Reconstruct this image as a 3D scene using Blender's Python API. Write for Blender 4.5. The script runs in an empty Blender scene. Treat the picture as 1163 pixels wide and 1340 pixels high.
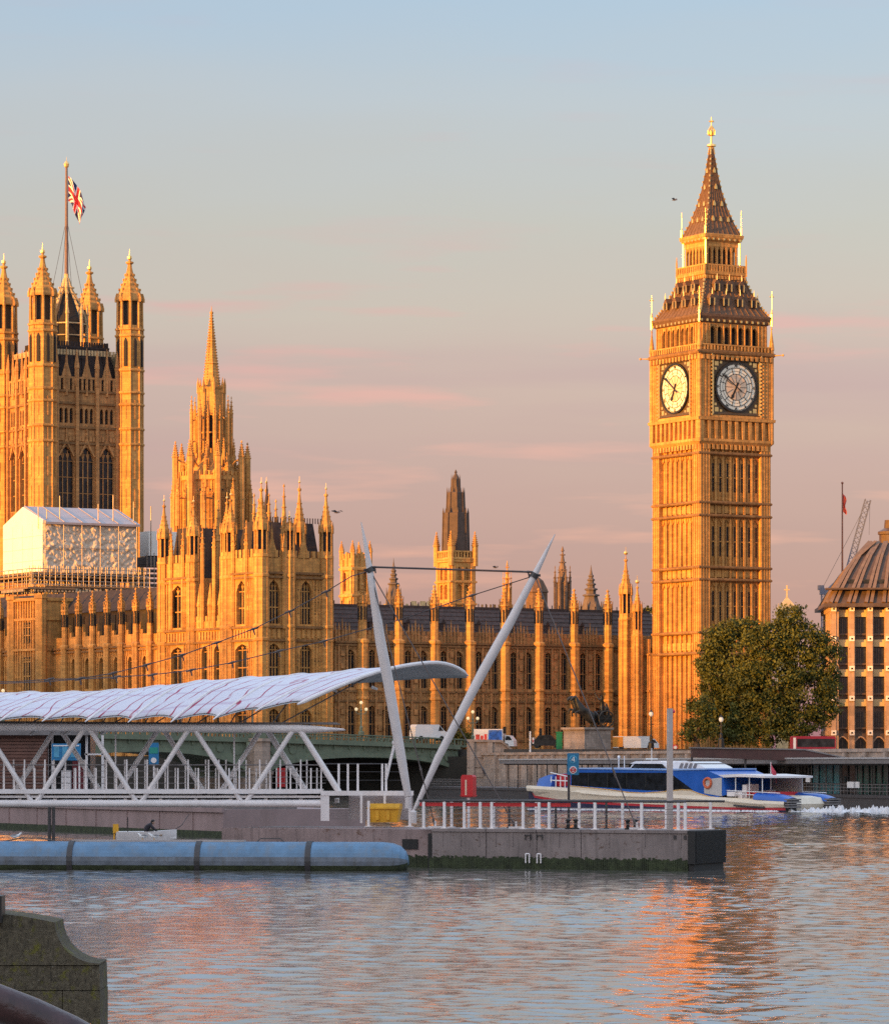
import bpy, bmesh, math, random
import numpy as np
from mathutils import Vector, Matrix, noise as mnoise

# ------------------------------------------------------------------ camera, sky, sun
SC = bpy.context.scene
F = 5200.0          # focal length in photograph pixels (1163 wide)
CAMH = 4.2          # camera height above the water
HY = 1000.0         # horizon row in the photograph
R = math.radians

cd = bpy.data.cameras.new("camera"); cam = bpy.data.objects.new("camera", cd)
SC.collection.objects.link(cam); SC.camera = cam
cam.location = (0, 0, CAMH); cam.rotation_euler = (R(90), 0, 0)
cd.sensor_fit = 'VERTICAL'; cd.sensor_height = 36.0
cd.lens = 36.0 * F / 1340.0
cd.shift_y = (HY - 670.0) / 1340.0
cd.clip_start = 0.5; cd.clip_end = 20000

SUN_EL = R(4.6)
SUN_H = Vector((-0.804, -0.595, 0)).normalized()
SUN_DIR = Vector((SUN_H.x * math.cos(SUN_EL), SUN_H.y * math.cos(SUN_EL), math.sin(SUN_EL)))

SC.view_settings.view_transform = 'Standard'; SC.view_settings.look = 'None'
SC.view_settings.exposure = 1.1; SC.view_settings.gamma = 1.0
SC.view_settings.use_curve_mapping = False
SC.cycles.use_denoising = False
SC.cycles.sample_clamp_indirect = 4.0

ld = bpy.data.lights.new("sun", 'SUN'); lo = bpy.data.objects.new("sun", ld)
SC.collection.objects.link(lo)
ld.energy = 5.0; ld.angle = R(1.1); ld.color = (1.0, 0.43, 0.05)
lo.location = (-200, -200, 200)
lo.rotation_euler = (-SUN_DIR).to_track_quat('-Z', 'Y').to_euler()

wd = bpy.data.worlds.new("World"); SC.world = wd; wd.use_nodes = True
def build_world():
    nt = wd.node_tree; N = nt.nodes; L = nt.links
    for n in list(N): N.remove(n)
    out = N.new('ShaderNodeOutputWorld')
    sky = N.new('ShaderNodeTexSky'); sky.sky_type = 'NISHITA'; sky.sun_disc = False
    sky.sun_elevation = SUN_EL
    sky.sun_rotation = math.atan2(SUN_DIR.x, SUN_DIR.y)
    b1 = N.new('ShaderNodeBackground'); b1.inputs[1].default_value = 0.05
    L.new(sky.outputs[0], b1.inputs[0])
    tc = N.new('ShaderNodeTexCoord')
    sep = N.new('ShaderNodeSeparateXYZ'); L.new(tc.outputs['Generated'], sep.inputs[0])
    # sqrt(elevation) drives the band colours of the dawn air
    mx = N.new('ShaderNodeMath'); mx.operation = 'MAXIMUM'; mx.inputs[1].default_value = 0.0
    L.new(sep.outputs[2], mx.inputs[0])
    # soft wobble so that the bands are not ruler-straight
    mp = N.new('ShaderNodeMapping'); mp.inputs['Scale'].default_value = (7, 7, 42)
    L.new(tc.outputs['Generated'], mp.inputs[0])
    nz = N.new('ShaderNodeTexNoise'); nz.inputs['Scale'].default_value = 1.0; nz.inputs['Detail'].default_value = 5; nz.inputs['Roughness'].default_value = .55
    L.new(mp.outputs[0], nz.inputs[0])
    ws = N.new('ShaderNodeMath'); ws.operation = 'MULTIPLY_ADD'; ws.inputs[1].default_value = 0.03; ws.inputs[2].default_value = -0.015
    L.new(nz.outputs[0], ws.inputs[0])
    ad = N.new('ShaderNodeMath'); ad.operation = 'ADD'; L.new(mx.outputs[0], ad.inputs[0]); L.new(ws.outputs[0], ad.inputs[1])
    mx2 = N.new('ShaderNodeMath'); mx2.operation = 'MAXIMUM'; mx2.inputs[1].default_value = 0.0; L.new(ad.outputs[0], mx2.inputs[0])
    sq = N.new('ShaderNodeMath'); sq.operation = 'POWER'; sq.inputs[1].default_value = 0.5
    L.new(mx2.outputs[0], sq.inputs[0])
    rp = N.new('ShaderNodeValToRGB'); L.new(sq.outputs[0], rp.inputs[0])
    el = rp.color_ramp.elements
    stops = SKY_STOPS
    el[0].position = stops[0][0]; el[0].color = (*stops[0][1], 1)
    el[1].position = stops[-1][0]; el[1].color = (*stops[-1][1], 1)
    for p, c in stops[1:-1]:
        e = el.new(p); e.color = (*c, 1)
    # thin pink streaks of cloud low down
    mp2 = N.new('ShaderNodeMapping'); mp2.inputs['Scale'].default_value = (16, 16, 150); mp2.inputs['Location'].default_value = (3.3, 1.7, 0.4)
    L.new(tc.outputs['Generated'], mp2.inputs[0])
    n2 = N.new('ShaderNodeTexNoise'); n2.inputs['Scale'].default_value = 1.0; n2.inputs['Detail'].default_value = 5; n2.inputs['Roughness'].default_value = .5
    L.new(mp2.outputs[0], n2.inputs[0])
    r2 = N.new('ShaderNodeValToRGB'); L.new(n2.outputs[0], r2.inputs[0])
    r2.color_ramp.elements[0].position = .54; r2.color_ramp.elements[0].color = (0, 0, 0, 1)
    r2.color_ramp.elements[1].position = .70; r2.color_ramp.elements[1].color = (1, 1, 1, 1)
    win = N.new('ShaderNodeValToRGB'); L.new(mx.outputs[0], win.inputs[0])
    we = win.color_ramp.elements
    we[0].position = 0.03; we[0].color = (0, 0, 0, 1); we[1].position = .22; we[1].color = (0, 0, 0, 1)
    for p, v in ((.05, .9), (.105, 1.0), (.128, .25)):
        e = we.new(p); e.color = (v, v, v, 1)
    mm = N.new('ShaderNodeMath'); mm.operation = 'MULTIPLY'; L.new(r2.outputs[0], mm.inputs[0]); L.new(win.outputs[0], mm.inputs[1])
    mm2 = N.new('ShaderNodeMath'); mm2.operation = 'MULTIPLY'; mm2.inputs[1].default_value = .95; L.new(mm.outputs[0], mm2.inputs[0])
    mixc = N.new('ShaderNodeMixRGB'); L.new(mm2.outputs[0], mixc.inputs[0]); L.new(rp.outputs[0], mixc.inputs[1]); mixc.inputs[2].default_value = (.235, .085, .105, 1)
    # mauve bank of thin cloud
    mp3 = N.new('ShaderNodeMapping'); mp3.inputs['Scale'].default_value = (5, 5, 70); mp3.inputs['Location'].default_value = (1.2, .3, 1.9)
    L.new(tc.outputs['Generated'], mp3.inputs[0])
    n3 = N.new('ShaderNodeTexNoise'); n3.inputs['Scale'].default_value = 1.0; n3.inputs['Detail'].default_value = 6
    L.new(mp3.outputs[0], n3.inputs[0])
    r3 = N.new('ShaderNodeValToRGB'); L.new(n3.outputs[0], r3.inputs[0])
    r3.color_ramp.elements[0].position = .40; r3.color_ramp.elements[0].color = (0, 0, 0, 1)
    r3.color_ramp.elements[1].position = .62; r3.color_ramp.elements[1].color = (1, 1, 1, 1)
    w3 = N.new('ShaderNodeValToRGB'); L.new(mx.outputs[0], w3.inputs[0])
    q = w3.color_ramp.elements
    q[0].position = .068; q[0].color = (0, 0, 0, 1); q[1].position = .106; q[1].color = (0, 0, 0, 1)
    for p, v in ((.080, 1.0), (.095, 1.0)):
        e = q.new(p); e.color = (v, v, v, 1)
    m3 = N.new('ShaderNodeMath'); m3.operation = 'MULTIPLY'; L.new(r3.outputs[0], m3.inputs[0]); L.new(w3.outputs[0], m3.inputs[1])
    m4 = N.new('ShaderNodeMath'); m4.operation = 'MULTIPLY'; m4.inputs[1].default_value = .75; L.new(m3.outputs[0], m4.inputs[0])
    mixd = N.new('ShaderNodeMixRGB'); L.new(m4.outputs[0], mixd.inputs[0]); L.new(mixc.outputs[0], mixd.inputs[1]); mixd.inputs[2].default_value = (.140, .055, .100, 1)
    # brighter warm air on the sunrise side, behind the camera
    dt = N.new('ShaderNodeVectorMath'); dt.operation = 'DOT_PRODUCT'; L.new(tc.outputs['Generated'], dt.inputs[0]); dt.inputs[1].default_value = SUN_DIR
    d0 = N.new('ShaderNodeMath'); d0.operation = 'MAXIMUM'; d0.inputs[1].default_value = 0; L.new(dt.outputs['Value'], d0.inputs[0])
    d1 = N.new('ShaderNodeMath'); d1.operation = 'POWER'; d1.inputs[1].default_value = 1.6; L.new(d0.outputs[0], d1.inputs[0])
    gl = N.new('ShaderNodeMixRGB'); gl.blend_type = 'ADD'; L.new(d1.outputs[0], gl.inputs[0]); L.new(mixd.outputs[0], gl.inputs[1]); gl.inputs[2].default_value = (.36, .28, .24, 1)
    b2 = N.new('ShaderNodeBackground'); b2.inputs[1].default_value = 1.0; L.new(gl.outputs[0], b2.inputs[0])
    ash = N.new('ShaderNodeAddShader'); L.new(b1.outputs[0], ash.inputs[0]); L.new(b2.outputs[0], ash.inputs[1])
    L.new(ash.outputs[0], out.inputs[0])
SKY_STOPS = [(0.0, (.105, .040, .088)), (.232, (.120, .046, .094)), (.259, (.134, .054, .096)), (.31, (.166, .088, .108)), (.34, (.170, .121, .125)),
             (.367, (.163, .137, .14)), (.407, (.153, .157, .19)), (.4385, (.125, .16, .224)), (.50, (.22, .27, .35)), (.62, (.32, .38, .48)), (.8, (.32, .39, .50)), (1.0, (.26, .34, .48))]
build_world()

# ------------------------------------------------------------------ placing helpers
def X(px, D): return (px - 581.5) / F * D
def Z(py, D): return CAMH + (HY - py) / F * D
def P(px, py, D): return Vector((X(px, D), D, Z(py, D)))
def wall_u(o, d, px):
    k = (px - 581.5) / F
    return (k * o[1] - o[0]) / (d[0] - k * d[1])

COL = SC.collection
BASE = {}      # base height of each Empty-rooted thing

def tagp(o, label, cat, group=None, kind=None):
    o['label'] = label; o['category'] = cat
    if group: o['group'] = group
    if kind: o['kind'] = kind

def thing(name, label, cat, loc, rz=0.0, group=None):
    o = bpy.data.objects.new(name, None); COL.objects.link(o)
    o.empty_display_size = 0.5
    o.location = loc; o.rotation_euler = (0, 0, rz)
    tagp(o, label, cat, group)
    BASE[o.name] = loc[2]
    return o

# ------------------------------------------------------------------ mesh builder
class MB:
    def __init__(s):
        s.v = []; s.f = []; s.m = []; s.T = None
    def add(s, vs, fs, m=0):
        b = len(s.v)
        if s.T: vs = [s.T(*p) for p in vs]
        s.v.extend(tuple(p) for p in vs)
        for f in fs:
            s.f.append(tuple(i + b for i in f)); s.m.append(m)
    def box(s, x0, y0, z0, x1, y1, z1, m=0):
        s.add([(x0, y0, z0), (x1, y0, z0), (x1, y1, z0), (x0, y1, z0), (x0, y0, z1), (x1, y0, z1), (x1, y1, z1), (x0, y1, z1)],
              [(0, 3, 2, 1), (4, 5, 6, 7), (0, 1, 5, 4), (1, 2, 6, 5), (2, 3, 7, 6), (3, 0, 4, 7)], m)
    def ext(s, poly, ax, lo, hi, m=0):
        n = len(poly)
        if ax == 'z': a = [(p[0], p[1], lo) for p in poly]; b = [(p[0], p[1], hi) for p in poly]
        elif ax == 'y': a = [(p[0], lo, p[1]) for p in poly]; b = [(p[0], hi, p[1]) for p in poly]
        else: a = [(lo, p[0], p[1]) for p in poly]; b = [(hi, p[0], p[1]) for p in poly]
        fs = [tuple(range(n))[::-1], tuple(range(n, 2 * n))] + [(i, (i + 1) % n, n + (i + 1) % n, n + i) for i in range(n)]
        s.add(a + b, fs, m)
    def lathe(s, cx, cy, pts, n=8, rot=0.0, m=0):
        vs = []; fs = []
        for r, z in pts:
            for i in range(n):
                a = rot + 2 * math.pi * i / n
                vs.append((cx + r * math.cos(a), cy + r * math.sin(a), z))
        for k in range(len(pts) - 1):
            for i in range(n):
                j = (i + 1) % n
                fs.append((k * n + i, k * n + j, (k + 1) * n + j, (k + 1) * n + i))
        fs.append(tuple(range(n))[::-1]); fs.append(tuple(range((len(pts) - 1) * n, len(pts) * n)))
        s.add(vs, fs, m)
    def sq(s, cx, cy, pts, m=0):
        s.lathe(cx, cy, [(h * math.sqrt(2), z) for h, z in pts], 4, math.pi / 4, m)
    def tube(s, p, q, r0, r1=None, n=8, m=0):
        r1 = r0 if r1 is None else r1
        p = Vector(p); q = Vector(q); d = (q - p)
        if d.length < 1e-6: return
        d.normalize(); a = d.orthogonal().normalized(); b = d.cross(a)
        vs = [p + a * (r0 * math.cos(t)) + b * (r0 * math.sin(t)) for t in [2 * math.pi * i / n for i in range(n)]]
        vs += [q + a * (r1 * math.cos(t)) + b * (r1 * math.sin(t)) for t in [2 * math.pi * i / n for i in range(n)]]
        fs = [tuple(range(n))[::-1], tuple(range(n, 2 * n))] + [(i, (i + 1) % n, n + (i + 1) % n, n + i) for i in range(n)]
        s.add([tuple(v) for v in vs], fs, m)
    def path(s, pts, rad, n=8, m=0):
        pts = [Vector(p) for p in pts]
        rs = rad if isinstance(rad, (list, tuple)) else [rad] * len(pts)
        vs = []; fs = []
        up = None
        for i, p in enumerate(pts):
            d = (pts[min(i + 1, len(pts) - 1)] - pts[max(i - 1, 0)]).normalized()
            if up is None: a = d.orthogonal().normalized()
            else:
                a = (up - d * up.dot(d)).normalized()
            up = a; b = d.cross(a)
            for k in range(n):
                t = 2 * math.pi * k / n
                vs.append(tuple(p + a * (rs[i] * math.cos(t)) + b * (rs[i] * math.sin(t))))
        for i in range(len(pts) - 1):
            for k in range(n):
                j = (k + 1) % n
                fs.append((i * n + k, i * n + j, (i + 1) * n + j, (i + 1) * n + k))
        fs.append(tuple(range(n))[::-1]); fs.append(tuple(range((len(pts) - 1) * n, len(pts) * n)))
        s.add(vs, fs, m)
    def ball(s, c, r, nu=8, nv=6, m=0, sz=1.0):
        pts = []
        for k in range(nv + 1):
            t = -math.pi / 2 + math.pi * k / nv
            pts.append((max(r * math.cos(t), 1e-4), c[2] + r * sz * math.sin(t)))
        s.lathe(c[0], c[1], pts, nu, 0, m)
    def grid(s, rows, m=0):
        n = len(rows[0]); vs = [p for r in rows for p in r]
        fs = [(i * n + j, i * n + j + 1, (i + 1) * n + j + 1, (i + 1) * n + j) for i in range(len(rows) - 1) for j in range(n - 1)]
        s.add([tuple(v) for v in vs], fs, m)
    def mesh(s, name, mats, smooth=False, dz=0.0, off=None):
        me = bpy.data.meshes.new(name)
        vs = s.v
        if off is not None: vs = [(x - off[0], y - off[1], z - off[2]) for x, y, z in vs]
        elif dz: vs = [(x, y, z - dz) for x, y, z in vs]
        me.from_pydata(vs, [], s.f)
        if not isinstance(mats, (list, tuple)): mats = [mats]
        for mt in mats: me.materials.append(mt)
        me.polygons.foreach_set('material_index', s.m)
        bm = bmesh.new(); bm.from_mesh(me)
        bmesh.ops.recalc_face_normals(bm, faces=bm.faces)
        bm.to_mesh(me); bm.free()
        if smooth:
            me.polygons.foreach_set('use_smooth', [True] * len(me.polygons))
            try: me.set_sharp_from_angle(angle=R(40))
            except Exception: pass
        me.update()
        return me

def root_base(o):
    while o.parent: o = o.parent
    return BASE.get(o.name, 0.0)

def part(name, mb, mats, parent, smooth=False, label=None, kind=None):
    """one mesh child; mesh coordinates: thing-local x, y and absolute z"""
    me = mb.mesh(name, mats, smooth, dz=root_base(parent) if parent.type == 'EMPTY' or parent.parent else 0)
    o = bpy.data.objects.new(name, me); COL.objects.link(o); o.parent = parent
    if label: o['label'] = label
    if kind: o['kind'] = kind
    return o

def inst(me, name, parent, loc, rz=0.0, sc=None):
    """one more object on shared mesh data; loc: thing-local x, y and absolute z"""
    o = bpy.data.objects.new(name, me); COL.objects.link(o); o.parent = parent
    o.location = (loc[0], loc[1], loc[2] - root_base(parent)); o.rotation_euler = (0, 0, rz)
    if sc is not None: o.scale = sc if isinstance(sc, (tuple, list)) else (sc, sc, sc)
    return o

def solo(name, mb, mats, label, cat, group=None, kind=None, smooth=False):
    """a thing that is one mesh, its origin at the middle of its base; world coordinates"""
    xs = [p[0] for p in mb.v]; ys = [p[1] for p in mb.v]; zs = [p[2] for p in mb.v]
    off = ((min(xs) + max(xs)) / 2, (min(ys) + max(ys)) / 2, min(zs))
    me = mb.mesh(name, mats, smooth, off=off)
    o = bpy.data.objects.new(name, me); COL.objects.link(o); o.location = off
    if label: tagp(o, label, cat, group)
    if kind: o['kind'] = kind
    BASE[o.name] = 0.0
    return o

def struct(name, mb, mats, smooth=False, kind='structure'):
    me = mb.mesh(name, mats, smooth)
    o = bpy.data.objects.new(name, me); COL.objects.link(o); o['kind'] = kind
    return o

def copy_tree(o, parent=None):
    c = o.copy(); COL.objects.link(c); c.parent = parent
    if o.name in BASE: BASE[c.name] = BASE[o.name]
    for ch in o.children: copy_tree(ch, c)
    return c

# ------------------------------------------------------------------ materials
def _new(name):
    m = bpy.data.materials.new(name); m.use_nodes = True
    nt = m.node_tree; b = nt.nodes.get('Principled BSDF')
    return m, nt.nodes, nt.links, b
def _noise(N, L, vec, scale, detail=5, rough=.6):
    n = N.new('ShaderNodeTexNoise'); n.inputs['Scale'].default_value = scale; n.inputs['Detail'].default_value = detail; n.inputs['Roughness'].default_value = rough
    L.new(vec, n.inputs['Vector']); return n.outputs[0]
def _map(N, L, vec, sc, loc=(0, 0, 0)):
    m = N.new('ShaderNodeMapping'); m.inputs['Scale'].default_value = sc; m.inputs['Location'].default_value = loc
    L.new(vec, m.inputs[0]); return m.outputs[0]
def _ramp(N, L, fac, a, b, ca=(0, 0, 0), cb=(1, 1, 1)):
    r = N.new('ShaderNodeValToRGB'); L.new(fac, r.inputs[0])
    e = r.color_ramp.elements; e[0].position = a; e[1].position = b; e[0].color = (*ca, 1); e[1].color = (*cb, 1)
    return r.outputs[0]
def _mix(N, L, fac, a, b, mode='MIX'):
    m = N.new('ShaderNodeMixRGB'); m.blend_type = mode
    for k, v in ((0, fac), (1, a), (2, b)):
        if isinstance(v, (int, float)): m.inputs[k].default_value = v
        elif isinstance(v, tuple): m.inputs[k].default_value = (*v, 1) if len(v) == 3 else v
        else: L.new(v, m.inputs[k])
    return m.outputs[0]
def _bump(N, L, b, h, strength, dist):
    bp = N.new('ShaderNodeBump'); bp.inputs['Strength'].default_value = strength; bp.inputs['Distance'].default_value = dist
    L.new(h, bp.inputs['Height']); L.new(bp.outputs[0], b.inputs['Normal'])
def mul(c, k): return tuple(min(1, max(0, x * k)) for x in c)

def pmat(name, col, rough=.6, metal=0.0, var=.15, scale=2.0, bump=.0, bscale=12.0, dirt=None, dirtcol=(.08, .06, .04), dscale=1.0, spec=None):
    m, N, L, b = _new(name)
    tc = N.new('ShaderNodeTexCoord'); v = tc.outputs['Object']
    n = _noise(N, L, v, scale)
    c = _ramp(N, L, n, .3, .7, mul(col, 1 - var), mul(col, 1 + var))
    if dirt:
        st = _noise(N, L, _map(N, L, v, (1.6 * dscale, 1.6 * dscale, .25 * dscale)), 1.0, 6, .65)
        c = _mix(N, L, _mix(N, L, 1.0, _ramp(N, L, st, .48, .78), (dirt, dirt, dirt), 'MULTIPLY'), c, dirtcol)
    L.new(c, b.inputs['Base Color'])
    rr = N.new('ShaderNodeMapRange'); L.new(n, rr.inputs[0]); rr.inputs[3].default_value = max(.03, rough - .08); rr.inputs[4].default_value = min(1, rough + .08)
    L.new(rr.outputs[0], b.inputs['Roughness'])
    b.inputs['Metallic'].default_value = metal
    if spec is not None: b.inputs['Specular IOR Level'].default_value = spec
    if bump: _bump(N, L, b, _noise(N, L, v, bscale), bump, .05)
    return m

def stone_mat(name, col, dark, bw=1.1, bh=.45, grime_shade=.8, contrast=.32):
    m, N, L, b = _new(name)
    tc = N.new('ShaderNodeTexCoord'); oi = N.new('ShaderNodeObjectInfo')
    va = N.new('ShaderNodeVectorMath'); va.operation = 'ADD'; L.new(tc.outputs['Object'], va.inputs[0]); L.new(oi.outputs['Location'], va.inputs[1]); v = va.outputs[0]
    sep = N.new('ShaderNodeSeparateXYZ'); L.new(v, sep.inputs[0])
    ad = N.new('ShaderNodeMath'); ad.operation = 'ADD'; L.new(sep.outputs[0], ad.inputs[0]); L.new(sep.outputs[1], ad.inputs[1])
    cb = N.new('ShaderNodeCombineXYZ'); L.new(ad.outputs[0], cb.inputs[0]); L.new(sep.outputs[2], cb.inputs[1])
    br = N.new('ShaderNodeTexBrick'); L.new(cb.outputs[0], br.inputs['Vector'])
    br.inputs['Scale'].default_value = 1.0; br.inputs['Brick Width'].default_value = bw; br.inputs['Row Height'].default_value = bh
    br.inputs['Mortar Size'].default_value = .02; br.inputs['Mortar Smooth'].default_value = .3
    br.inputs['Color1'].default_value = (*mul(col, 1 + contrast), 1); br.inputs['Color2'].default_value = (*mul(col, 1 - contrast), 1)
    br.inputs['Mortar'].default_value = (*mul(col, .55), 1)
    big = _noise(N, L, v, .22, 6, .6)
    c = _mix(N, L, .5, br.outputs[0], _ramp(N, L, big, .32, .68, mul(col, .62), mul(col, 1.25)))
    fine = _noise(N, L, v, 2.3, 6, .7)
    c = _mix(N, L, _ramp(N, L, fine, .45, .75, (0, 0, 0), (.5, .5, .5)), c, mul(dark, 1.5))
    st = _noise(N, L, _map(N, L, v, (2.4, 2.4, .07)), 1.0, 6, .7)
    c = _mix(N, L, _ramp(N, L, st, .47, .72, (0, 0, 0), (grime_shade, grime_shade, grime_shade)), c, dark)  # vertical streaks: soot plus recess shade put into the colour
    L.new(c, b.inputs['Base Color']); b.inputs['Roughness'].default_value = .88; b.inputs['Specular IOR Level'].default_value = .25
    _bump(N, L, b, fine, .35, .08)
    return m

def glass_mat(name, col=(.02, .022, .025), rough=.12, pane=None):
    m, N, L, b = _new(name)
    tc = N.new('ShaderNodeTexCoord'); v = tc.outputs['Object']
    n = _noise(N, L, v, 1.4, 3)
    L.new(_ramp(N, L, n, .35, .7, mul(col, .5), mul(col, 1.8)), b.inputs['Base Color'])
    b.inputs['Roughness'].default_value = rough; b.inputs['Specular IOR Level'].default_value = .3
    _bump(N, L, b, _noise(N, L, v, 3.0, 2), .12, .05)
    return m

def emit_mat(name, col, strength):
    m, N, L, b = _new(name)
    b.inputs['Base Color'].default_value = (*col, 1); b.inputs['Emission Color'].default_value = (*col, 1); b.inputs['Emission Strength'].default_value = strength
    return m

STONE = stone_mat('gold_limestone', (.61, .30, .085), (.13, .075, .035))
STONE2 = stone_mat('brown_limestone', (.48, .235, .085), (.11, .062, .032), grime_shade=.7)
STONEW = stone_mat('pale_limestone', (.58, .42, .22), (.2, .13, .07), grime_shade=.4)
ABUT = stone_mat('granite', (.40, .31, .25), (.12, .09, .07), 1.4, .6, .5)
SOOT_SHADE = stone_mat('soot_shade_stone', (.27, .14, .055), (.07, .04, .02))  # darker ledge copy: soot, with missing shadow lines put into the colour
ROOFD = pmat('lead_roof', (.050, .038, .036), .8, 0, .3, 1.2, .2, 6, .5, (.12, .075, .045), 1.0, .15)
ROOFI = pmat('iron_roof_tiles', (.145, .082, .048), .7, 0, .3, 2.5, .3, 9, .4, (.05, .032, .025), 1.0, .2)
SLATE = pmat('slate_roof', (.085, .058, .050), .8, 0, .3, 1.6, .3, 5, .5, (.04, .03, .028), 1.0, .2)
GILT = pmat('gilding', (.85, .58, .22), .32, .75, .12, 3)
GLASS = glass_mat('leaded_glass')
DARK = pmat('dark_opening', (.025, .02, .018), .9, 0, .3)
BRONZE = pmat('dark_bronze', (.030, .030, .027), .45, .4, .3, 3, .2)
DIAL = pmat('opal_glass', (.82, .74, .58), .35, 0, .05, 4)
IRON = pmat('black_iron', (.02, .018, .016), .5, .2, .2)
SURR = pmat('dial_surround_iron', (.10, .062, .03), .5, .2, .3, 5, .3)
WHITE = pmat('white_paint', (.82, .76, .74), .42, 0, .06, 1.2, .05, 20, .22, (.36, .25, .18))
WHITE2 = pmat('clean_white_paint', (.78, .76, .74), .35, 0, .04, 2)
GREYD = pmat('dark_grey_metal', (.055, .05, .05), .5, .2, .25, 2)
GREYM = pmat('mid_grey_metal', (.20, .18, .175), .5, .2, .2, 2, .1, 12, .3)
BLACKR = pmat('black_rubber', (.018, .017, .016), .7, 0, .3, 4, .2)
GREENB = pmat('sage_green_ironwork', (.145, .175, .115), .6, 0, .18, .6, .1, 8, .5, (.07, .075, .05))
RED = pmat('red_paint', (.55, .025, .03), .42, 0, .12, 3)
YELLOW = pmat('yellow_plastic', (.72, .36, .02), .5, 0, .12, 3, 0, 8, .25, (.3, .15, .03))
BLUE = pmat('blue_paint', (.012, .10, .42), .3, 0, .15, 1.0)
CREAM = pmat('cream_hull_paint', (.76, .65, .50), .3, 0, .06, .7, 0, 8, .25, (.45, .32, .2))
# ------------------------------------------------------------------ gothic masonry helpers
def faceT(cx, cy, k):
    if k == 0: return lambda u, w, z: (cx + u, cy - w, z)
    if k == 1: return lambda u, w, z: (cx - w, cy - u, z)
    if k == 2: return lambda u, w, z: (cx - u, cy + w, z)
    return lambda u, w, z: (cx + w, cy + u, z)
FROT = [0, -math.pi / 2, math.pi, math.pi / 2]

def facade(mb, u0, u1, w, dep, rows, m=0):
    """a wall skin with real openings: rows of (z0, z1, [(ua, ub)], arch height)"""
    for z0, z1, ops, ah in rows:
        cur = u0
        for ua, ub in ops:
            if ua > cur + 1e-4: mb.box(cur, w - dep, z0, ua, w, z1, m)
            if ah:
                md = (ua + ub) / 2; q = (ub - ua) / 4
                mb.ext([(ua, z1), (ua, z1 - ah), (ua + q * .7, z1 - ah * .42), (md, z1)], 'y', w - dep, w, m)
                mb.ext([(ub, z1), (md, z1), (ub - q * .7, z1 - ah * .42), (ub, z1 - ah)], 'y', w - dep, w, m)
            cur = ub
        if u1 > cur + 1e-4: mb.box(cur, w - dep, z0, u1, w, z1, m)

def ribs(mb, u0, u1, w, proj, z0, z1, n, wd, m=0):
    for i in range(n):
        u = u0 + (u1 - u0) * (i + .5) / n
        mb.box(u - wd / 2, w - .05, z0, u + wd / 2, w + proj, z1, m)

def crenels(mb, u0, u1, w0, w1, z0, z1, pitch=1.1, gap=.4, m=0):
    n = max(1, int((u1 - u0) / pitch)); p = (u1 - u0) / n
    for i in range(n):
        mb.box(u0 + i * p + p * gap / 2, w0, z0, u0 + (i + 1) * p - p * gap / 2, w1, z1, m)

_wcache = {}
def window_mesh(wdt, h, lights=2, transoms=1, arch=0.0, frame=None, mt=.11):
    key = (round(wdt, 2), round(h, 2), lights, transoms, round(arch, 2), frame.name if frame else '', mt)
    if key in _wcache: return _wcache[key]
    mb = MB()
    mb.box(-wdt / 2, 0.0, 0, wdt / 2, .06, h, 0)
    for i in range(1, lights):
        x = -wdt / 2 + wdt * i / lights
        mb.box(x - mt / 2, -.16, 0, x + mt / 2, -.005, h - arch * (.25 if lights > 1 else 0), 1)
    for t in range(1, transoms + 1):
        z = (h - arch) * t / (transoms + 1)
        mb.box(-wdt / 2, -.14, z - .08, wdt / 2, -.006, z + .08, 1)
    if arch:
        z = h - arch
        mb.box(-wdt / 2, -.13, z - .05, wdt / 2, -.007, z + .07, 1)
        for i in range(lights):
            x = -wdt / 2 + wdt * (i + .5) / lights; q = wdt / lights / 2
            mb.ext([(x - q, z + .1), (x - q * .2, z + arch * .55), (x - q, z + arch * .5)], 'y', -.12, -.008, 1)
            mb.ext([(x + q, z + .1), (x + q, z + arch * .5), (x + q * .2, z + arch * .55)], 'y', -.12, -.008, 1)
    me = mb.mesh('window', [GLASS, frame or STONE2]); _wcache[key] = me
    return me

def put_window(root, T, k, u, w, z, me, name='window'):
    p = T(u, w, z); return inst(me, name, root, p, FROT[k])

def spirelet(mb, cx, cy, z0, r, zb, zt, n=8, m=0, rot=None, crock=5):
    """a gothic pinnacle: panelled shaft z0..zb, gablets, crocketed spire to zt"""
    rot = math.pi / n if rot is None else rot
    mb.lathe(cx, cy, [(r, z0), (r, zb - .25), (r * 1.22, zb - .2), (r * 1.22, zb), (r * .92, zb + .05), (r * .12, zt - .5), (r * .3, zt - .42), (r * .3, zt - .3), (r * .06, zt)], n, rot, m)
    for i in range(n):
        a = rot + 2 * math.pi * i / n
        for c in range(crock):
            f = (c + .5) / crock * .9
            rr = r * .92 * (1 - f) + r * .12 * f + .04; z = zb + (zt - zb - .5) * f
            s = max(.07, r * .14)
            mb.box(cx + rr * math.cos(a) - s, cy + rr * math.sin(a) - s, z, cx + rr * math.cos(a) + s, cy + rr * math.sin(a) + s, z + s * 2)

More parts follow.
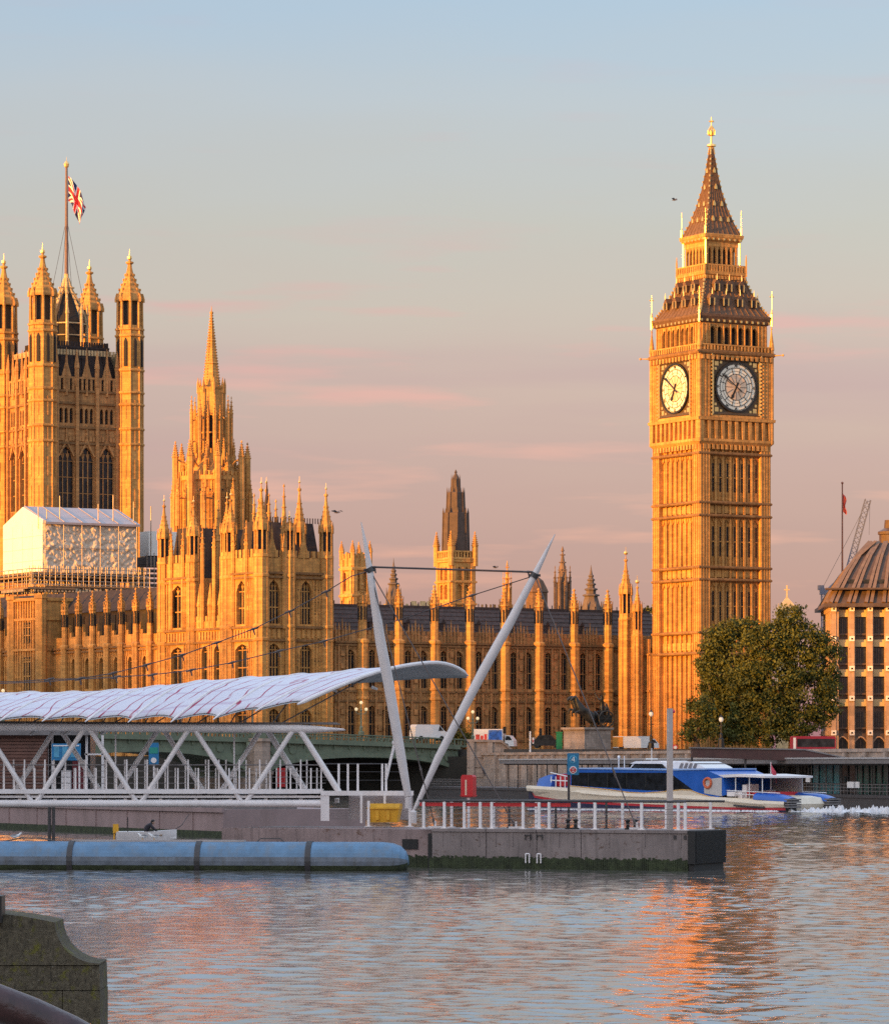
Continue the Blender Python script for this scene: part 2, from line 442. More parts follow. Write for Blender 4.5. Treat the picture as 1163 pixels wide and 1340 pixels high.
def lantern_turret(mb, cx, cy, z0, r, z1, zc, zt, m=0, n=8, dark=1):
    """octagonal turret: shaft to z1, open lantern z1..zc, ogee cap to zt"""
    rot = math.pi / n
    mb.lathe(cx, cy, [(r, z0), (r, z1 - .5), (r * 1.12, z1 - .4), (r * 1.12, z1), (r * .96, z1 + .05), (r * .96, z1 + .6)], n, rot, m)
    mb.lathe(cx, cy, [(r * .62, z1), (r * .62, zc)], n, rot, dark)
    for i in range(n):
        a = rot + 2 * math.pi * i / n
        mb.tube((cx + r * .9 * math.cos(a), cy + r * .9 * math.sin(a), z1), (cx + r * .9 * math.cos(a), cy + r * .9 * math.sin(a), zc + .3), r * .15, r * .12, 5, m)
        a2 = a
        spx, spy = cx + r * 1.02 * math.cos(a2), cy + r * 1.02 * math.sin(a2)
        mb.lathe(spx, spy, [(r * .12, zc - .2), (r * .12, zc + .5), (r * .02, zc + 1.5)], 4, a2, m)
    H = zt - zc
    mb.lathe(cx, cy, [(r * 1.0, zc), (r * 1.03, zc + .25), (r * .92, zc + H * .14), (r * .62, zc + H * .34), (r * .34, zc + H * .55), (r * .2, zc + H * .72), (r * .15, zc + H * .82), (r * .3, zc + H * .85), (r * .3, zc + H * .88), (r * .1, zc + H * .9), (r * .03, zt)], n, rot, m)
    for i in range(n):
        a = rot + 2 * math.pi * i / n
        for rr, f in ((.95, .14), (.78, .25), (.6, .36), (.45, .47), (.33, .58)):
            s = r * .06
            x, y, z = cx + r * rr * math.cos(a), cy + r * rr * math.sin(a), zc + H * f
            mb.box(x - s, y - s, z - s, x + s, y + s, z + s * 2, m)

GZ = 7.0     # level of the far bank
DIAL2 = pmat('warm_opal_glass', (.72, .50, .33), .4, 0, .12, 5)
# ------------------------------------------------------------------ clock tower
def clock_tower():
    D0 = 612.0; ox, oy = X(915, D0), D0
    t = thing('clock_tower', 'tall gold stone clock tower with two pale dials and a pointed iron roof', 'clock tower', (ox, oy, GZ), R(30))
    c = 6.6
    b = MB()
    b.box(c - 5.85, c - 5.85, GZ, c + 5.85, c + 5.85, 55.4)
    for sx in (-1, 1):
        for sy in (-1, 1):
            x0, x1 = sorted((c + sx * 4.7, c + sx * 6.6)); y0, y1 = sorted((c + sy * 4.7, c + sy * 6.6))
            b.box(x0, y0, GZ, x1, y1, 55.4)
    bands = (22.9, 26.1, 34.3, 36.2, 44.2, 46.2, 53.8)
    for k in range(4):
        b.T = faceT(c, c, k)
        for i in range(8):
            u = -4.7 + 9.4 * i / 7
            if 0 < i < 7: b.box(u - .17, 5.7, GZ, u + .17, 6.26, 54.6)
        for i in range(7):
            u = -4.7 + 9.4 * (i + .5) / 7
            b.box(u - .06, 5.7, GZ, u + .06, 6.04, 54.6)
            for z0, z1 in ((26.5, 34.0), (36.5, 43.9), (46.5, 53.6)):
                b.ext([(u - .6, z1 + .1), (u - .6, z1 - .9), (u - .2, z1 - .35), (u, z1 + .1)], 'y', 5.7, 6.10)
                b.ext([(u + .6, z1 + .1), (u, z1 + .1), (u + .2, z1 - .35), (u + .6, z1 - .9)], 'y', 5.7, 6.11)
            for zz in (34.6, 44.5, 23.3):
                b.box(u - .38, 5.75, zz + .2, u + .38, 6.16, zz + 1.35)
        for sg in (-1, 1):
            for uu in (4.85, 5.4, 5.9, 6.4):
                b.box(sg * uu - .09, 6.5, GZ, sg * uu + .09, 6.72, 55.2)
    b.T = None
    for z in bands:
        b.sq(c, c, [(6.62, z - .22), (6.82, z - .05), (6.82, z + .16), (6.64, z + .3)], 1)
    part('shaft', b, [STONE, SOOT_SHADE], t)
    # slit windows
    for k in (0, 1):
        T = faceT(c, c, k)
        for i in range(7):
            u = -4.7 + 9.4 * (i + .5) / 7
            for z0, h in ((28.0, 4.6), (38.0, 4.6), (48.0, 4.4)):
                if k == 1 and i % 2 == 0: continue
                put_window(t, T, k, u + .33, 5.91, z0, window_mesh(.34, h, 1, 1, 0, STONE))
    # corbelled stage under the dials
    b = MB()
    b.sq(c, c, [(6.6, 55.2), (7.0, 55.7), (7.0, 56.1), (6.5, 56.15), (6.5, 58.9), (7.15, 58.95), (7.2, 59.4), (6.9, 59.45)])
    for k in range(4):
        b.T = faceT(c, c, k)
        for i in range(11):
            u = -6.3 + 12.6 * i / 10
            b.ext([(6.4, 56.1), (6.75, 56.1), (6.8, 57.2), (6.98, 57.9), (7.05, 58.95), (6.4, 58.95)], 'x', u - .2, u + .2) if False else b.ext([(u - .2, 56.1), (u + .2, 56.1), (u + .3, 58.95), (u - .3, 58.95)], 'y', 6.4, 7.0)
        crenels(b, -6.2, 6.2, 6.5, 6.8, 54.5, 55.25, .8, .45)
    b.T = None
    part('corbel_stage', b, [STONE], t)
    # clock stage
    b = MB()
    b.box(c - 6.5, c - 6.5, 59.4, c + 6.5, c + 6.5, 69.0)
    for sx in (-1, 1):
        for sy in (-1, 1):
            x0, x1 = sorted((c + sx * 4.75, c + sx * 6.85)); y0, y1 = sorted((c + sy * 4.75, c + sy * 6.85))
            b.box(x0, y0, 59.4, x1, y1, 69.0)
            b.lathe(c + sx * 6.72, c + sy * 6.72, [(.36, 55.6), (.36, 70.2), (.45, 70.3), (.4, 70.8), (.07, 73.4), (.14, 73.5), (.02, 74.1)], 8, .39)
    for k in range(4):
        b.T = faceT(c, c, k)
        for sg in (-1, 1):
            for uu in (5.1, 5.7, 6.3, 6.8):
                b.box(sg * uu - .1, 6.75, 59.5, sg * uu + .1, 7.0, 69.0)
        b.box(-4.75, 6.3, 68.7, 4.75, 6.9, 69.0); b.box(-4.75, 6.3, 59.4, 4.75, 6.95, 59.8)
        crenels(b, -6.8, 6.8, 7.0, 7.25, 68.3, 69.0, .9, .5)
        crenels(b, -6.9, 6.9, 6.75, 7.05, 69.8, 70.5, .62, .5); b.box(-6.9, 6.72, 70.5, 6.9, 7.08, 70.7)
    b.T = None
    b.sq(c, c, [(6.9, 69.0), (7.15, 69.25), (7.2, 69.6), (6.95, 69.8), (6.0, 69.82)], 1)
    part('clock_stage', b, [STONE, SOOT_SHADE], t)
    for sx in (-1, 1):
        for sy in (-1, 1):
            b = MB()
            b.tube((c + sx * 6.9, c + sy * 6.9, 69.4), (c + sx * 8.0, c + sy * 8.0, 69.45), .14, .05, 6); b.ball((c + sx * 8.0, c + sy * 8.0, 69.45), .2); part('gargoyle', b, [STONE], t)
    for k in range(4):
        T = faceT(c, c, k)
        b = MB(); b.T = T
        b.box(-4.5, 6.3, 59.85, 4.5, 6.62, 68.65, 0)
        for sg in (-1, 1):
            b.box(sg * 4.35 - .14, 6.5, 59.9, sg * 4.35 + .14, 6.95, 68.6, 1)
            for i in range(17): b.box(sg * 4.6 - .1, 6.85, 59.7 + i * .58, sg * 4.6 + .1, 7.12, 59.98 + i * .58, 1)
            for sz in (-1, 1):
                for (du, dz, r_) in ((3.55, 3.55, .34), (2.75, 3.75, .2), (3.75, 2.75, .2)):
                    b.box(sg * du - r_, 6.55, 64.2 + sz * dz - r_, sg * du + r_, 6.74, 64.2 + sz * dz + r_, 1)
        b.box(-4.4, 6.5, 68.2, 4.4, 6.85, 68.55, 0); b.box(-4.4, 6.5, 59.9, 4.4, 6.85, 60.3, 0)
        part('dial_surround', b, [SURR, GILT], t)
        # the dial itself
        b = MB(); b.T = T
        def ring(r0, r1, w0, w1, m, n=48):
            pa = [(math.cos(2 * math.pi * i / n), math.sin(2 * math.pi * i / n)) for i in range(n)]
            vs = [(r0 * x, w1, 64.2 + r0 * y) for x, y in pa] + [(r1 * x, w1, 64.2 + r1 * y) for x, y in pa] + [(r1 * x, w0, 64.2 + r1 * y) for x, y in pa]
            fs = [(i, (i + 1) % n, n + (i + 1) % n, n + i) for i in range(n)] + [(n + i, n + (i + 1) % n, 2 * n + (i + 1) % n, 2 * n + i) for i in range(n)]
            b.add(vs, fs, m)
        n = 48
        b.ext([(3.7 * math.cos(2 * math.pi * i / n), 64.2 + 3.7 * math.sin(2 * math.pi * i / n)) for i in range(n)], 'y', 6.6, 6.80, 0)
        b.ext([(1.95 * math.cos(2 * math.pi * i / n), 64.2 + 1.95 * math.sin(2 * math.pi * i / n)) for i in range(n)], 'y', 6.7, 6.815, 2)
        ring(3.66, 3.95, 6.6, 7.0, 1); ring(3.52, 3.6, 6.75, 6.84, 1); ring(2.92, 3.0, 6.75, 6.84, 1); ring(1.98, 2.07, 6.75, 6.84, 1); ring(2.45, 2.5, 6.75, 6.83, 1)
        def stroke(a0, r0, a1, r1, wd):
            p = Vector((r0 * math.sin(a0), 64.2 + r0 * math.cos(a0))); q = Vector((r1 * math.sin(a1), 64.2 + r1 * math.cos(a1)))
            d = (q - p).normalized(); nn = Vector((-d.y, d.x)) * wd / 2
            b.ext([tuple(p - nn), tuple(q - nn), tuple(q + nn), tuple(p + nn)], 'y', 6.78, 6.85, 1)
        for i in range(60):
            a = 2 * math.pi * i / 60; stroke(a, 3.0, a, 3.14 if i % 5 else 3.52, .05)
        ROM = ['XII', 'I', 'II', 'III', 'IV', 'V', 'VI', 'VII', 'VIII', 'IX', 'X', 'XI']
        for i in range(12):
            a = 2 * math.pi * i / 12; stroke(a, .7, a, 2.0, .06); stroke(a + .26, 2.0, a + .26, 3.0, .09)
            s = ROM[i]; wts = [1.4 if ch != 'I' else .7 for ch in s]; tot = sum(wts); cur = -tot / 2; stp = .042
            for ch, wv in zip(s, wts):
                m0 = (cur + wv / 2) * stp * 1.5; h = wv * stp * .6; cur += wv
                if ch == 'I': stroke(a + m0, 3.16, a + m0, 3.5, .07)
                elif ch == 'V': stroke(a + m0 - h, 3.5, a + m0, 3.16, .07); stroke(a + m0 + h, 3.5, a + m0, 3.16, .05)
                else: stroke(a + m0 - h, 3.5, a + m0 + h, 3.16, .07); stroke(a + m0 + h, 3.5, a + m0 - h, 3.16, .05)
        dial = part('clock_face', b, [DIAL, IRON, DIAL2], t)
        def hand(nm, ang, ln, tail, w0, w1, dep):
            h = MB(); h.T = T
            d = Vector((math.sin(ang), math.cos(ang))); nn = Vector((-d.y, d.x)); cc = Vector((0, 64.2))
            pl = [cc - d * tail - nn * w0 * .7, cc - d * tail + nn * w0 * .7, cc + nn * w0 * .4, cc + d * ln * .62 + nn * w0 * .5, cc + d * ln * .78 + nn * w0, cc + d * ln, cc + d * ln * .78 - nn * w0, cc + d * ln * .62 - nn * w0 * .5, cc - nn * w0 * .4]
            h.ext([tuple(q) for q in pl], 'y', dep, dep + .08, 0)
            part(nm, h, [IRON], dial)
        hand('hour_hand', R(205.5), 2.1, .8, .3, .1, 6.92)
        hand('minute_hand', R(51 * 6), 3.5, 1.1, .17, .1, 7.04)
    # belfry
    b = MB(); b.box(c - 5.2, c - 5.2, 69.8, c + 5.2, c + 5.2, 74, 1)
    for k in range(4):
        b.T = faceT(c, c, k)
        ops = [(-4.55 + i * 1.3 + .15, -4.55 + (i + 1) * 1.3 - .15) for i in range(7)]
        hw = 6.2 if k % 2 == 0 else 5.69
        facade(b, -hw, hw, 6.2, .5, [(69.8, 70.3, [], 0), (70.3, 73.6, ops, .6), (73.6, 74.05, [], 0)])
        for i in range(8): b.box(-4.55 + i * 1.3 - .09, 6.15, 70.2, -4.55 + i * 1.3 + .09, 6.42, 73.9)
        for sg in (-1, 1):
            b.box(sg * 5.2 - .12, 6.15, 70, sg * 5.2 + .12, 6.4, 73.9); b.box(sg * 5.85 - .12, 6.15, 70, sg * 5.85 + .12, 6.4, 73.9)
    b.T = None
    part('belfry', b, [STONE, DARK], t)
    b = MB()
    b.sq(c, c, [(6.3, 74.05), (6.55, 74.3), (6.7, 74.7), (6.85, 75.0), (6.85, 75.35), (6.5, 75.45)])
    for k in range(4):
        b.T = faceT(c, c, k)
        for i in range(13): b.box(-6.3 + i * 1.05 - .16, 6.5, 74.2, -6.3 + i * 1.05 + .16, 6.78, 74.55, 1)
    b.T = None
    part('eaves', b, [ROOFI, GILT], t)
    # lower roof
    prof = [(6.45, 75.4), (5.75, 76.5), (5.05, 78.0), (4.3, 79.8), (3.65, 81.7)]
    b = MB(); b.sq(c, c, prof)
    for k in range(4):
        b.T = faceT(c, c, k)
        for i in range(12):
            f = (i + .5) / 12 * 2 - 1
            for (h0, z0), (h1, z1) in zip(prof[:-1], prof[1:]):
                b.add([(f * h0 - .05, h0 - .02, z0), (f * h0 + .05, h0 - .02, z0), (f * h1 + .05, h1 - .02, z1), (f * h1 - .05, h1 - .02, z1), (f * h0, h0 + .1, z0), (f * h1, h1 + .1, z1)], [(0, 4, 5, 3), (4, 1, 2, 5)])
    b.T = None
    for sx in (-1, 1):
        for sy in (-1, 1):
            for (h0, z0), (h1, z1) in zip(prof[:-1], prof[1:]):
                for f in (.15, .5, .85):
                    h = h0 + (h1 - h0) * f; z = z0 + (z1 - z0) * f
                    b.box(c + sx * h - .12, c + sy * h - .12, z, c + sx * h + .12, c + sy * h + .12, z + .38, 1)
    part('lower_roof', b, [ROOFI, GILT], t)
    dm = MB()
    dm.box(-.42, -.35, 0, .42, 1.2, 1.0, 0); dm.box(-.22, -.42, .1, .22, -.3, .95, 2)
    dm.ext([(-.55, .95), (.55, .95), (.0, 1.75)], 'y', -.42, 1.3, 0)
    dm.box(-.5, -.46, -.1, -.34, -.32, 1.05, 1); dm.box(.34, -.46, -.1, .5, -.32, 1.05, 1); dm.lathe(0, -.4, [(.1, 1.6), (.1, 2.1), (.02, 2.6)], 4, 0, 1)
    dme = dm.mesh('dormer', [ROOFI, GILT, DARK])
    for k in range(4):
        T = faceT(c, c, k)
        for n, z, w in ((4, 76.9, 5.55), (3, 79.3, 4.5)):
            for i in range(n):
                u = (i - (n - 1) / 2) * (2.6 if n == 4 else 2.3)
                put_window(t, T, k, u, w + .1, z, dme, 'dormer')
    # lantern gallery
    b = MB()
    b.sq(c, c, [(3.6, 81.6), (3.95, 81.9), (4.0, 82.4), (2.9, 82.45)])
    b.box(c - 2.35, c - 2.35, 82.3, c + 2.35, c + 2.35, 87.2, 1)
    for k in range(4):
        b.T = faceT(c, c, k)
        for i in range(7):
            u = -2.7 + 5.4 * i / 6
            b.box(u - .14, 2.6, 82.3, u + .14, 2.95, 87.1)
            if i < 6:
                q = .45
                um = u + .45
                b.ext([(u, 86.4), (u, 85.0), (u + .18, 85.7), (um, 86.4)], 'y', 2.62, 2.9); b.ext([(u + .9, 86.4), (um, 86.4), (u + .72, 85.7), (u + .9, 85.0)], 'y', 2.62, 2.9)
        b.box(-3.0, 2.6, 86.4, 3.0, 2.97, 87.1)
        crenels(b, -3.9, 3.9, 3.78, 3.95, 82.4, 83.4, .5, .45); b.box(-3.95, 3.76, 83.3, 3.95, 3.97, 83.5)
        crenels(b, -3.9, 3.9, 3.7, 4.0, 81.2, 81.7, .6, .4)
    b.T = None
    for sx in (-1, 1):
        for sy in (-1, 1):
            b.lathe(c + sx * 3.15, c + sy * 3.15, [(.17, 82.3), (.17, 87.3)], 6, 0, 2)
            b.lathe(c + sx * 3.9, c + sy * 3.9, [(.16, 81.8), (.14, 84.2), (.05, 85.2)], 5, 0, 0)
            b.lathe(c + sx * 3.35, c + sy * 3.35, [(.13, 87.4), (.13, 89.4), (.04, 89.8), (.03, 91.4), (.09, 91.5), (.02, 92.2)], 6, 0, 2)
    b.sq(c, c, [(2.95, 87.05), (3.4, 87.4), (3.6, 87.8), (3.65, 88.2), (3.3, 88.35)], 0)
    for k in range(4):
        b.T = faceT(c, c, k)
        for i in range(7): b.box(-3 + i * 1.0 - .14, 3.3, 87.3, -3 + i * 1.0 + .14, 3.62, 87.6, 2)
    b.T = None
    part('lantern_gallery', b, [STONE, DARK, GILT], t)
    prof = [(3.35, 88.3), (2.55, 90.2), (1.75, 92.8), (1.12, 95.6), (.68, 98.4), (.36, 101.0), (.22, 102.2)]
    b = MB(); b.sq(c, c, prof)
    for k in range(4):
        b.T = faceT(c, c, k)
        for i in range(7):
            f = (i + .5) / 7 * 2 - 1
            for (h0, z0), (h1, z1) in zip(prof[:-2], prof[1:-1]):
                b.add([(f * h0 - .04, h0 - .02, z0), (f * h0 + .04, h0 - .02, z0), (f * h1 + .03, h1 - .02, z1), (f * h1 - .03, h1 - .02, z1), (f * h0, h0 + .08, z0), (f * h1, h1 + .06, z1)], [(0, 4, 5, 3), (4, 1, 2, 5)])
        for z, h, n in ((90.4, 2.5, 3), (92.9, 1.75, 2), (95.6, 1.15, 1), (98.2, .72, 1)):
            for i in range(n):
                u = (i - (n - 1) / 2) * 1.4
                b.ext([(u - .22, z), (u + .22, z), (u + .22, z + .35), (u, z + .8), (u - .22, z + .35)], 'y', h - .5, h + .16, 1)
    b.T = None
    for sx in (-1, 1):
        for sy in (-1, 1):
            for (h0, z0), (h1, z1) in zip(prof[:-1], prof[1:]):
                for f in (.1, .4, .7):
                    h = h0 + (h1 - h0) * f; z = z0 + (z1 - z0) * f
                    b.box(c + sx * h - .09, c + sy * h - .09, z, c + sx * h + .09, c + sy * h + .09, z + .3, 1)
    part('spire', b, [ROOFI, GILT], t)
    b = MB()
    b.lathe(c, c, [(.25, 102.0), (.3, 102.2), (.75, 102.4), (.7, 102.7), (.16, 102.8), (.12, 104.0), (.4, 104.3), (.45, 104.6), (.15, 104.9), (.07, 105.2), (.07, 107.0)], 8)
    for i in range(8):
        a = i * math.pi / 4
        b.path([(c, c, 104.0), (c + .55 * math.cos(a), c + .55 * math.sin(a), 104.2), (c + .6 * math.cos(a), c + .6 * math.sin(a), 104.8), (c + .1 * math.cos(a), c + .1 * math.sin(a), 105.6)], .07, 5)
    b.box(c - .45, c - .06, 106.2, c + .45, c + .06, 106.4); b.box(c - .06, c - .45, 106.2, c + .06, c + .45, 106.4)
    part('finial', b, [GILT], t)
    for sx in (-1, 1):
        for sy in (-1, 1):
            b = MB(); x, y = c + sx * 6.75, c + sy * 6.75
            b.lathe(x, y, [(.15, 74.0), (.15, 75.9), (.22, 76.0), (.05, 76.7), (.04, 78.6), (.03, 79.4)], 6)
            for i in range(4):
                a = i * math.pi / 2; b.ball((x + .32 * math.cos(a), y + .32 * math.sin(a), 78.6), .1)
            b.ball((x, y, 78.9), .13)
            part('pinnacle', b, [GILT], t)
    # stone skirts at the foot of the tower, on the river side
    b = MB()
    b.box(-.5, 13.3, GZ, 6, 21.5, 23.3)
    for k in range(9): b.box(-.75, 13.5 + k * .95, GZ, -.45, 13.75 + k * .95, 23.0)
    for z in (13.5, 17.2, 22.9): b.box(-.8, 13.25, z, 6, 21.6, z + .3)
    for k in range(7): b.box(-.6, 13.6 + k * 1.15, 23.3, -.2, 14.2 + k * 1.15, 24.5 + .35 * (7 - k) * .4)
    part('annexe', b, [STONE], t)
    return t

# ------------------------------------------------------------------ the great square flag tower
def flag_tower():
    D0 = 819.0; ox, oy = X(55, D0), D0
    t = thing('flag_tower', 'huge square stone tower with four pinnacled corner turrets and a flagpole on its roof', 'tower', (ox, oy, GZ), R(30))
    S = 20.6; c = S / 2
    b = MB()
    b.box(1.2, 1.2, GZ, S - 1.2, S - 1.2, 84.0)
    zr = [(GZ, 30, [], 0), (30, 60.5, [], 0)]
    for k in range(4):
        b.T = faceT(c, c, k)
        hw = c - 1.6
        big = [(-6.6 + i * 4.6 + .0, -6.6 + i * 4.6 + 3.3) for i in range(3)]
        big = [(a + .35, q + .35) for a, q in big]
        sm = []
        for i in range(3):
            for j in range(3):
                u = -6.1 + i * 4.6 + j * 1.15
                sm.append((u, u + .75))
        hwk = hw if k % 2 == 0 else hw - .9
        facade(b, -hwk, hwk, c - .4, .9, [(GZ, 59.5, [], 0), (59.5, 72.4, big, 2.2), (72.4, 77.3, [], 0), (77.3, 80.5, sm, .6), (80.5, 84.2, [], 0)])
        for z in (72.9, 76.2, 81.2, 83.7):
            b.box(-hwk, c - .6, z, hwk, c + .0, z + .45, 1)
        for i in range(4):
            u = -6.9 + i * 4.6
            b.box(u - .35, c - .5, GZ, u + .35, c + .25, 85.0); b.lathe(u, c - .1, [(.5, 85.0), (.5, 88.6), (.62, 88.7), (.06, 92.6)], 6)
        for i in range(3):
            u = -4.6 + i * 4.6
            b.lathe(u, c - .2, [(.3, 83), (.3, 90), (.05, 93)], 6)
            b.ext([(u - 1.2, 86.5), (u + 1.2, 86.5), (u, 90.6)], 'y', c - .45, c - .15)
            # ogee hood over each great window
            b.ext([(u - 1.9, 70.4), (u - 1.55, 70.4), (u, 73.2), (u, 74.6), (u - .5, 73.2)], 'y', c - .5, c - .1); b.ext([(u + 1.9, 70.4), (u + .5, 73.2), (u, 74.6), (u, 73.2), (u + 1.55, 70.4)], 'y', c - .5, c - .1)
            b.box(u - .12, c - .5, 73.5, u + .12, c - .05, 77)
            for q in (-1.6, -.9, .9, 1.6): b.box(u + q - .3, c - .5, 73.6, u + q + .3, c - .15, 74.6)
        crenels(b, -hwk, hwk, c - .6, c - .1, 84.1, 86.6, 1.0, .55); b.box(-hwk, c - .62, 86.5, hwk, c - .08, 86.9)
        ribs(b, -hwk, hwk, c - .4, .18, GZ, 59.4, 22, .2)
    b.T = None
    part('wall', b, [STONE2, SOOT_SHADE], t)
    for k in (0, 1):
        T = faceT(c, c, k)
        for i in range(3):
            put_window(t, T, k, -6.6 + i * 4.6 + .35 + 1.65, c - 1.1, 59.5, window_mesh(3.3, 12.9, 3, 2, 3.0, STONE2, .22))
            for j in range(3): put_window(t, T, k, -6.1 + i * 4.6 + j * 1.15 + .375, c - 1.1, 77.3, window_mesh(.75, 3.2, 1, 0, 0, STONE2))
    me = None
    for sx, sy in ((0, 0), (1, 0), (0, 1), (1, 1)):
        if me is None:
            b = MB(); r = 2.75
            lantern_turret(b, 0, 0, GZ, r, 97.5, 103.2, 112.6)
            for i in range(8):
                a = math.pi / 8 + i * math.pi / 4
                b.tube((r * .98 * math.cos(a), r * .98 * math.sin(a), GZ), (r * .98 * math.cos(a), r * .98 * math.sin(a), 97), .24, .24, 5)
                a += math.pi / 8; rr = r * .93
                b.lathe(rr * math.cos(a), rr * math.sin(a), [(.42, 89.5), (.42, 94.6), (.1, 95.4)], 4, a + math.pi / 4, 1)
                for zz in (60, 66, 72, 78.5): b.lathe(rr * math.cos(a), rr * math.sin(a), [(.18, zz), (.18, zz + 4)], 4, a + math.pi / 4, 0)
            for z in (73.1, 76.3, 81.4, 83.9, 88.6, 95.8): b.lathe(0, 0, [(r * 1.0, z - .3), (r * 1.14, z), (r * 1.14, z + .3), (r, z + .5)], 8, math.pi / 8)
            o = part('turret', b, [STONE, DARK], t); me = o.data
            o.location = (.4, .4, 0)
            g = MB(); g.lathe(0, 0, [(.14, 111.6), (.5, 112.2), (.5, 112.6), (.12, 112.9), (.03, 114.2)], 6)
            fin = part('finial', g, [GILT], o); fme = fin.data
        else:
            o = bpy.data.objects.new('turret', me); COL.objects.link(o); o.parent = t; o.location = (.4 + sx * (S - .8), .4 + sy * (S - .8), 0)
            f = bpy.data.objects.new('finial', fme); COL.objects.link(f); f.parent = o
    # roof with crest
    b = MB()
    b.sq(c, c, [(8.4, 84), (6.6, 93.5), (6.4, 93.6)])
    for k in range(4):
        b.T = faceT(c, c, k)
        for i in range(9): b.add([(-7.5 + i * 1.9 - .08, 8.3, 84.2), (-7.5 + i * 1.9 + .08, 8.3, 84.2), ((-7.5 + i * 1.9) * .78 + .06, 6.6, 93.4), ((-7.5 + i * 1.9) * .78 - .06, 6.6, 93.4), (-7.5 + i * 1.9, 8.55, 84.2), ((-7.5 + i * 1.9) * .78, 6.8, 93.4)], [(0, 4, 5, 3), (4, 1, 2, 5)])
        crenels(b, -6.6, 6.6, 6.4, 6.6, 93.5, 94.6, .55, .45); b.box(-6.7, 6.35, 93.2, 6.7, 6.75, 93.6)
    b.T = None
    part('roof', b, [ROOFD], t)
    b = MB()
    for k in range(4):
        b.T = faceT(c, c, k)
        crenels(b, -8.4, 8.4, c - 1.5, c - 1.2, 91.5, 92.6, .7, .4); b.box(-8.4, c - 1.6, 84, 8.4, c - 1.3, 91.6) if k in (2, 3) else None
    b.T = None
    part('parapet', b, [STONEW], t)
    b = MB()
    n = 8
    for i in range(n):
        a = math.pi / 8 + 2 * math.pi * i / n
        q = lambda r, z: (c + r * math.cos(a), c + r * math.sin(a), z)
        b.path([q(4.2, 94), q(4.2, 98.5), q(3.9, 100.5), q(2.6, 103.4), q(1.2, 106.0), q(.45, 108.5)], [.34, .32, .3, .28, .25, .2], 6)
        b.lathe(*q(4.3, 0)[:2], [(.34, 94), (.34, 100.6), (.5, 100.8), (.05, 103.2)], 6)
        for r_, z in ((3.6, 101.3), (3.0, 102.8), (2.4, 104.0), (1.8, 105.2), (1.2, 106.5)): b.box(*[v - .17 for v in q(r_ + .25, z)], *[v + .17 for v in q(r_ + .25, z)])
        a2 = a + math.pi / 4
        p2 = lambda r, z: (c + r * math.cos(a2), c + r * math.sin(a2), z)
        b.tube(q(4.2, 98.8), p2(4.2, 98.8), .18, .18, 5); b.tube(q(4.2, 96.3), p2(4.2, 96.3), .15, .15, 5)
    b.lathe(c, c, [(.9, 104.8), (1.0, 106.5), (.5, 108.8), (.55, 109.4)], 8)
    b.lathe(c, c, [(3.4, 93.6), (3.3, 99.5), (2.2, 102.0), (.5, 106.5)], 8, math.pi / 8, 1)
    part('crown', b, [STONEW, DARK], t)
    b = MB()
    b.lathe(c, c, [(.55, 94), (.42, 110), (.26, 131.6)], 10)
    fp = part('flagpole', b, [pmat('pole_paint', (.16, .10, .085), .45)], t)
    b = MB(); b.lathe(c, c, [(.05, 131.5), (.5, 131.9), (.6, 132.5), (.35, 132.9), (.06, 133.2), (.02, 134.0)], 8)
    part('finial', b, [GILT], fp)
    b = MB()
    for dx, dy in ((3.4, -3.4), (-3.4, 3.4), (3.4, 3.4), (-3.4, -3.4)):
        b.tube((c, c, 121), (c + dx * 1.2, c + dy * 1.2, 94.5), .045, .045, 4)
    part('guy_wire', b, [GREYD], fp)
    # flag: folded, drooping cloth with the union pattern in its own cloth coordinates
    wx = ox + c * math.cos(R(30)) - c * math.sin(R(30)); wy = oy + c * math.sin(R(30)) + c * math.cos(R(30))
    b = MB(); rows = []; NU, NV = 56, 36
    uv = []
    for j in range(NV + 1):
        v = j / NV; r_ = []
        for i in range(NU + 1):
            u = i / NU
            # hoist is upright, the fly hangs down in folds
            x = .35 + 3.9 * u ** .85 * (0.62 + .38 * v) + .25 * math.sin(u * 9 + v * 2.5) * u
            y = .7 * math.sin(u * 11 + v * 3) * u ** .6 - .6 * u
            z = 129.9 - (1 - v) * (5.2 - 1.0 * u) - 6.3 * u ** 1.25 + .35 * math.sin(u * 7 + v * 5) * u
            r_.append((wx + x, wy + y, z)); uv.append((u, v))
        rows.append(r_)
    b.grid(rows)
    fm, N, L, bs = _new('union_flag_cloth')
    at = N.new('ShaderNodeAttribute'); at.attribute_name = 'cloth'
    sp = N.new('ShaderNodeSeparateXYZ'); L.new(at.outputs['Vector'], sp.inputs[0])
    def mth(op, a, q=None):
        n = N.new('ShaderNodeMath'); n.operation = op
        for k, vv in ((0, a), (1, q)):
            if vv is None: continue
            if isinstance(vv, (int, float)): n.inputs[k].default_value = vv
            else: L.new(vv, n.inputs[k])
        return n.outputs[0]
    cu = mth('SUBTRACT', sp.outputs[0], .5); cv = mth('SUBTRACT', sp.outputs[1], .5)
    au = mth('ABSOLUTE', cu); av = mth('ABSOLUTE', cv)
    dd = mth('ABSOLUTE', mth('SUBTRACT', au, av))
    c1 = _mix(N, L, mth('LESS_THAN', dd, .13), (.015, .02, .09), (.75, .7, .66))
    c1 = _mix(N, L, mth('LESS_THAN', dd, .045), c1, (.6, .03, .035))
    cr = mth('MINIMUM', mth('MULTIPLY', au, 1.9), av)
    c1 = _mix(N, L, mth('LESS_THAN', cr, .17), c1, (.75, .7, .66))
    c1 = _mix(N, L, mth('LESS_THAN', cr, .10), c1, (.6, .03, .035))
    L.new(c1, bs.inputs['Base Color']); bs.inputs['Roughness'].default_value = .8
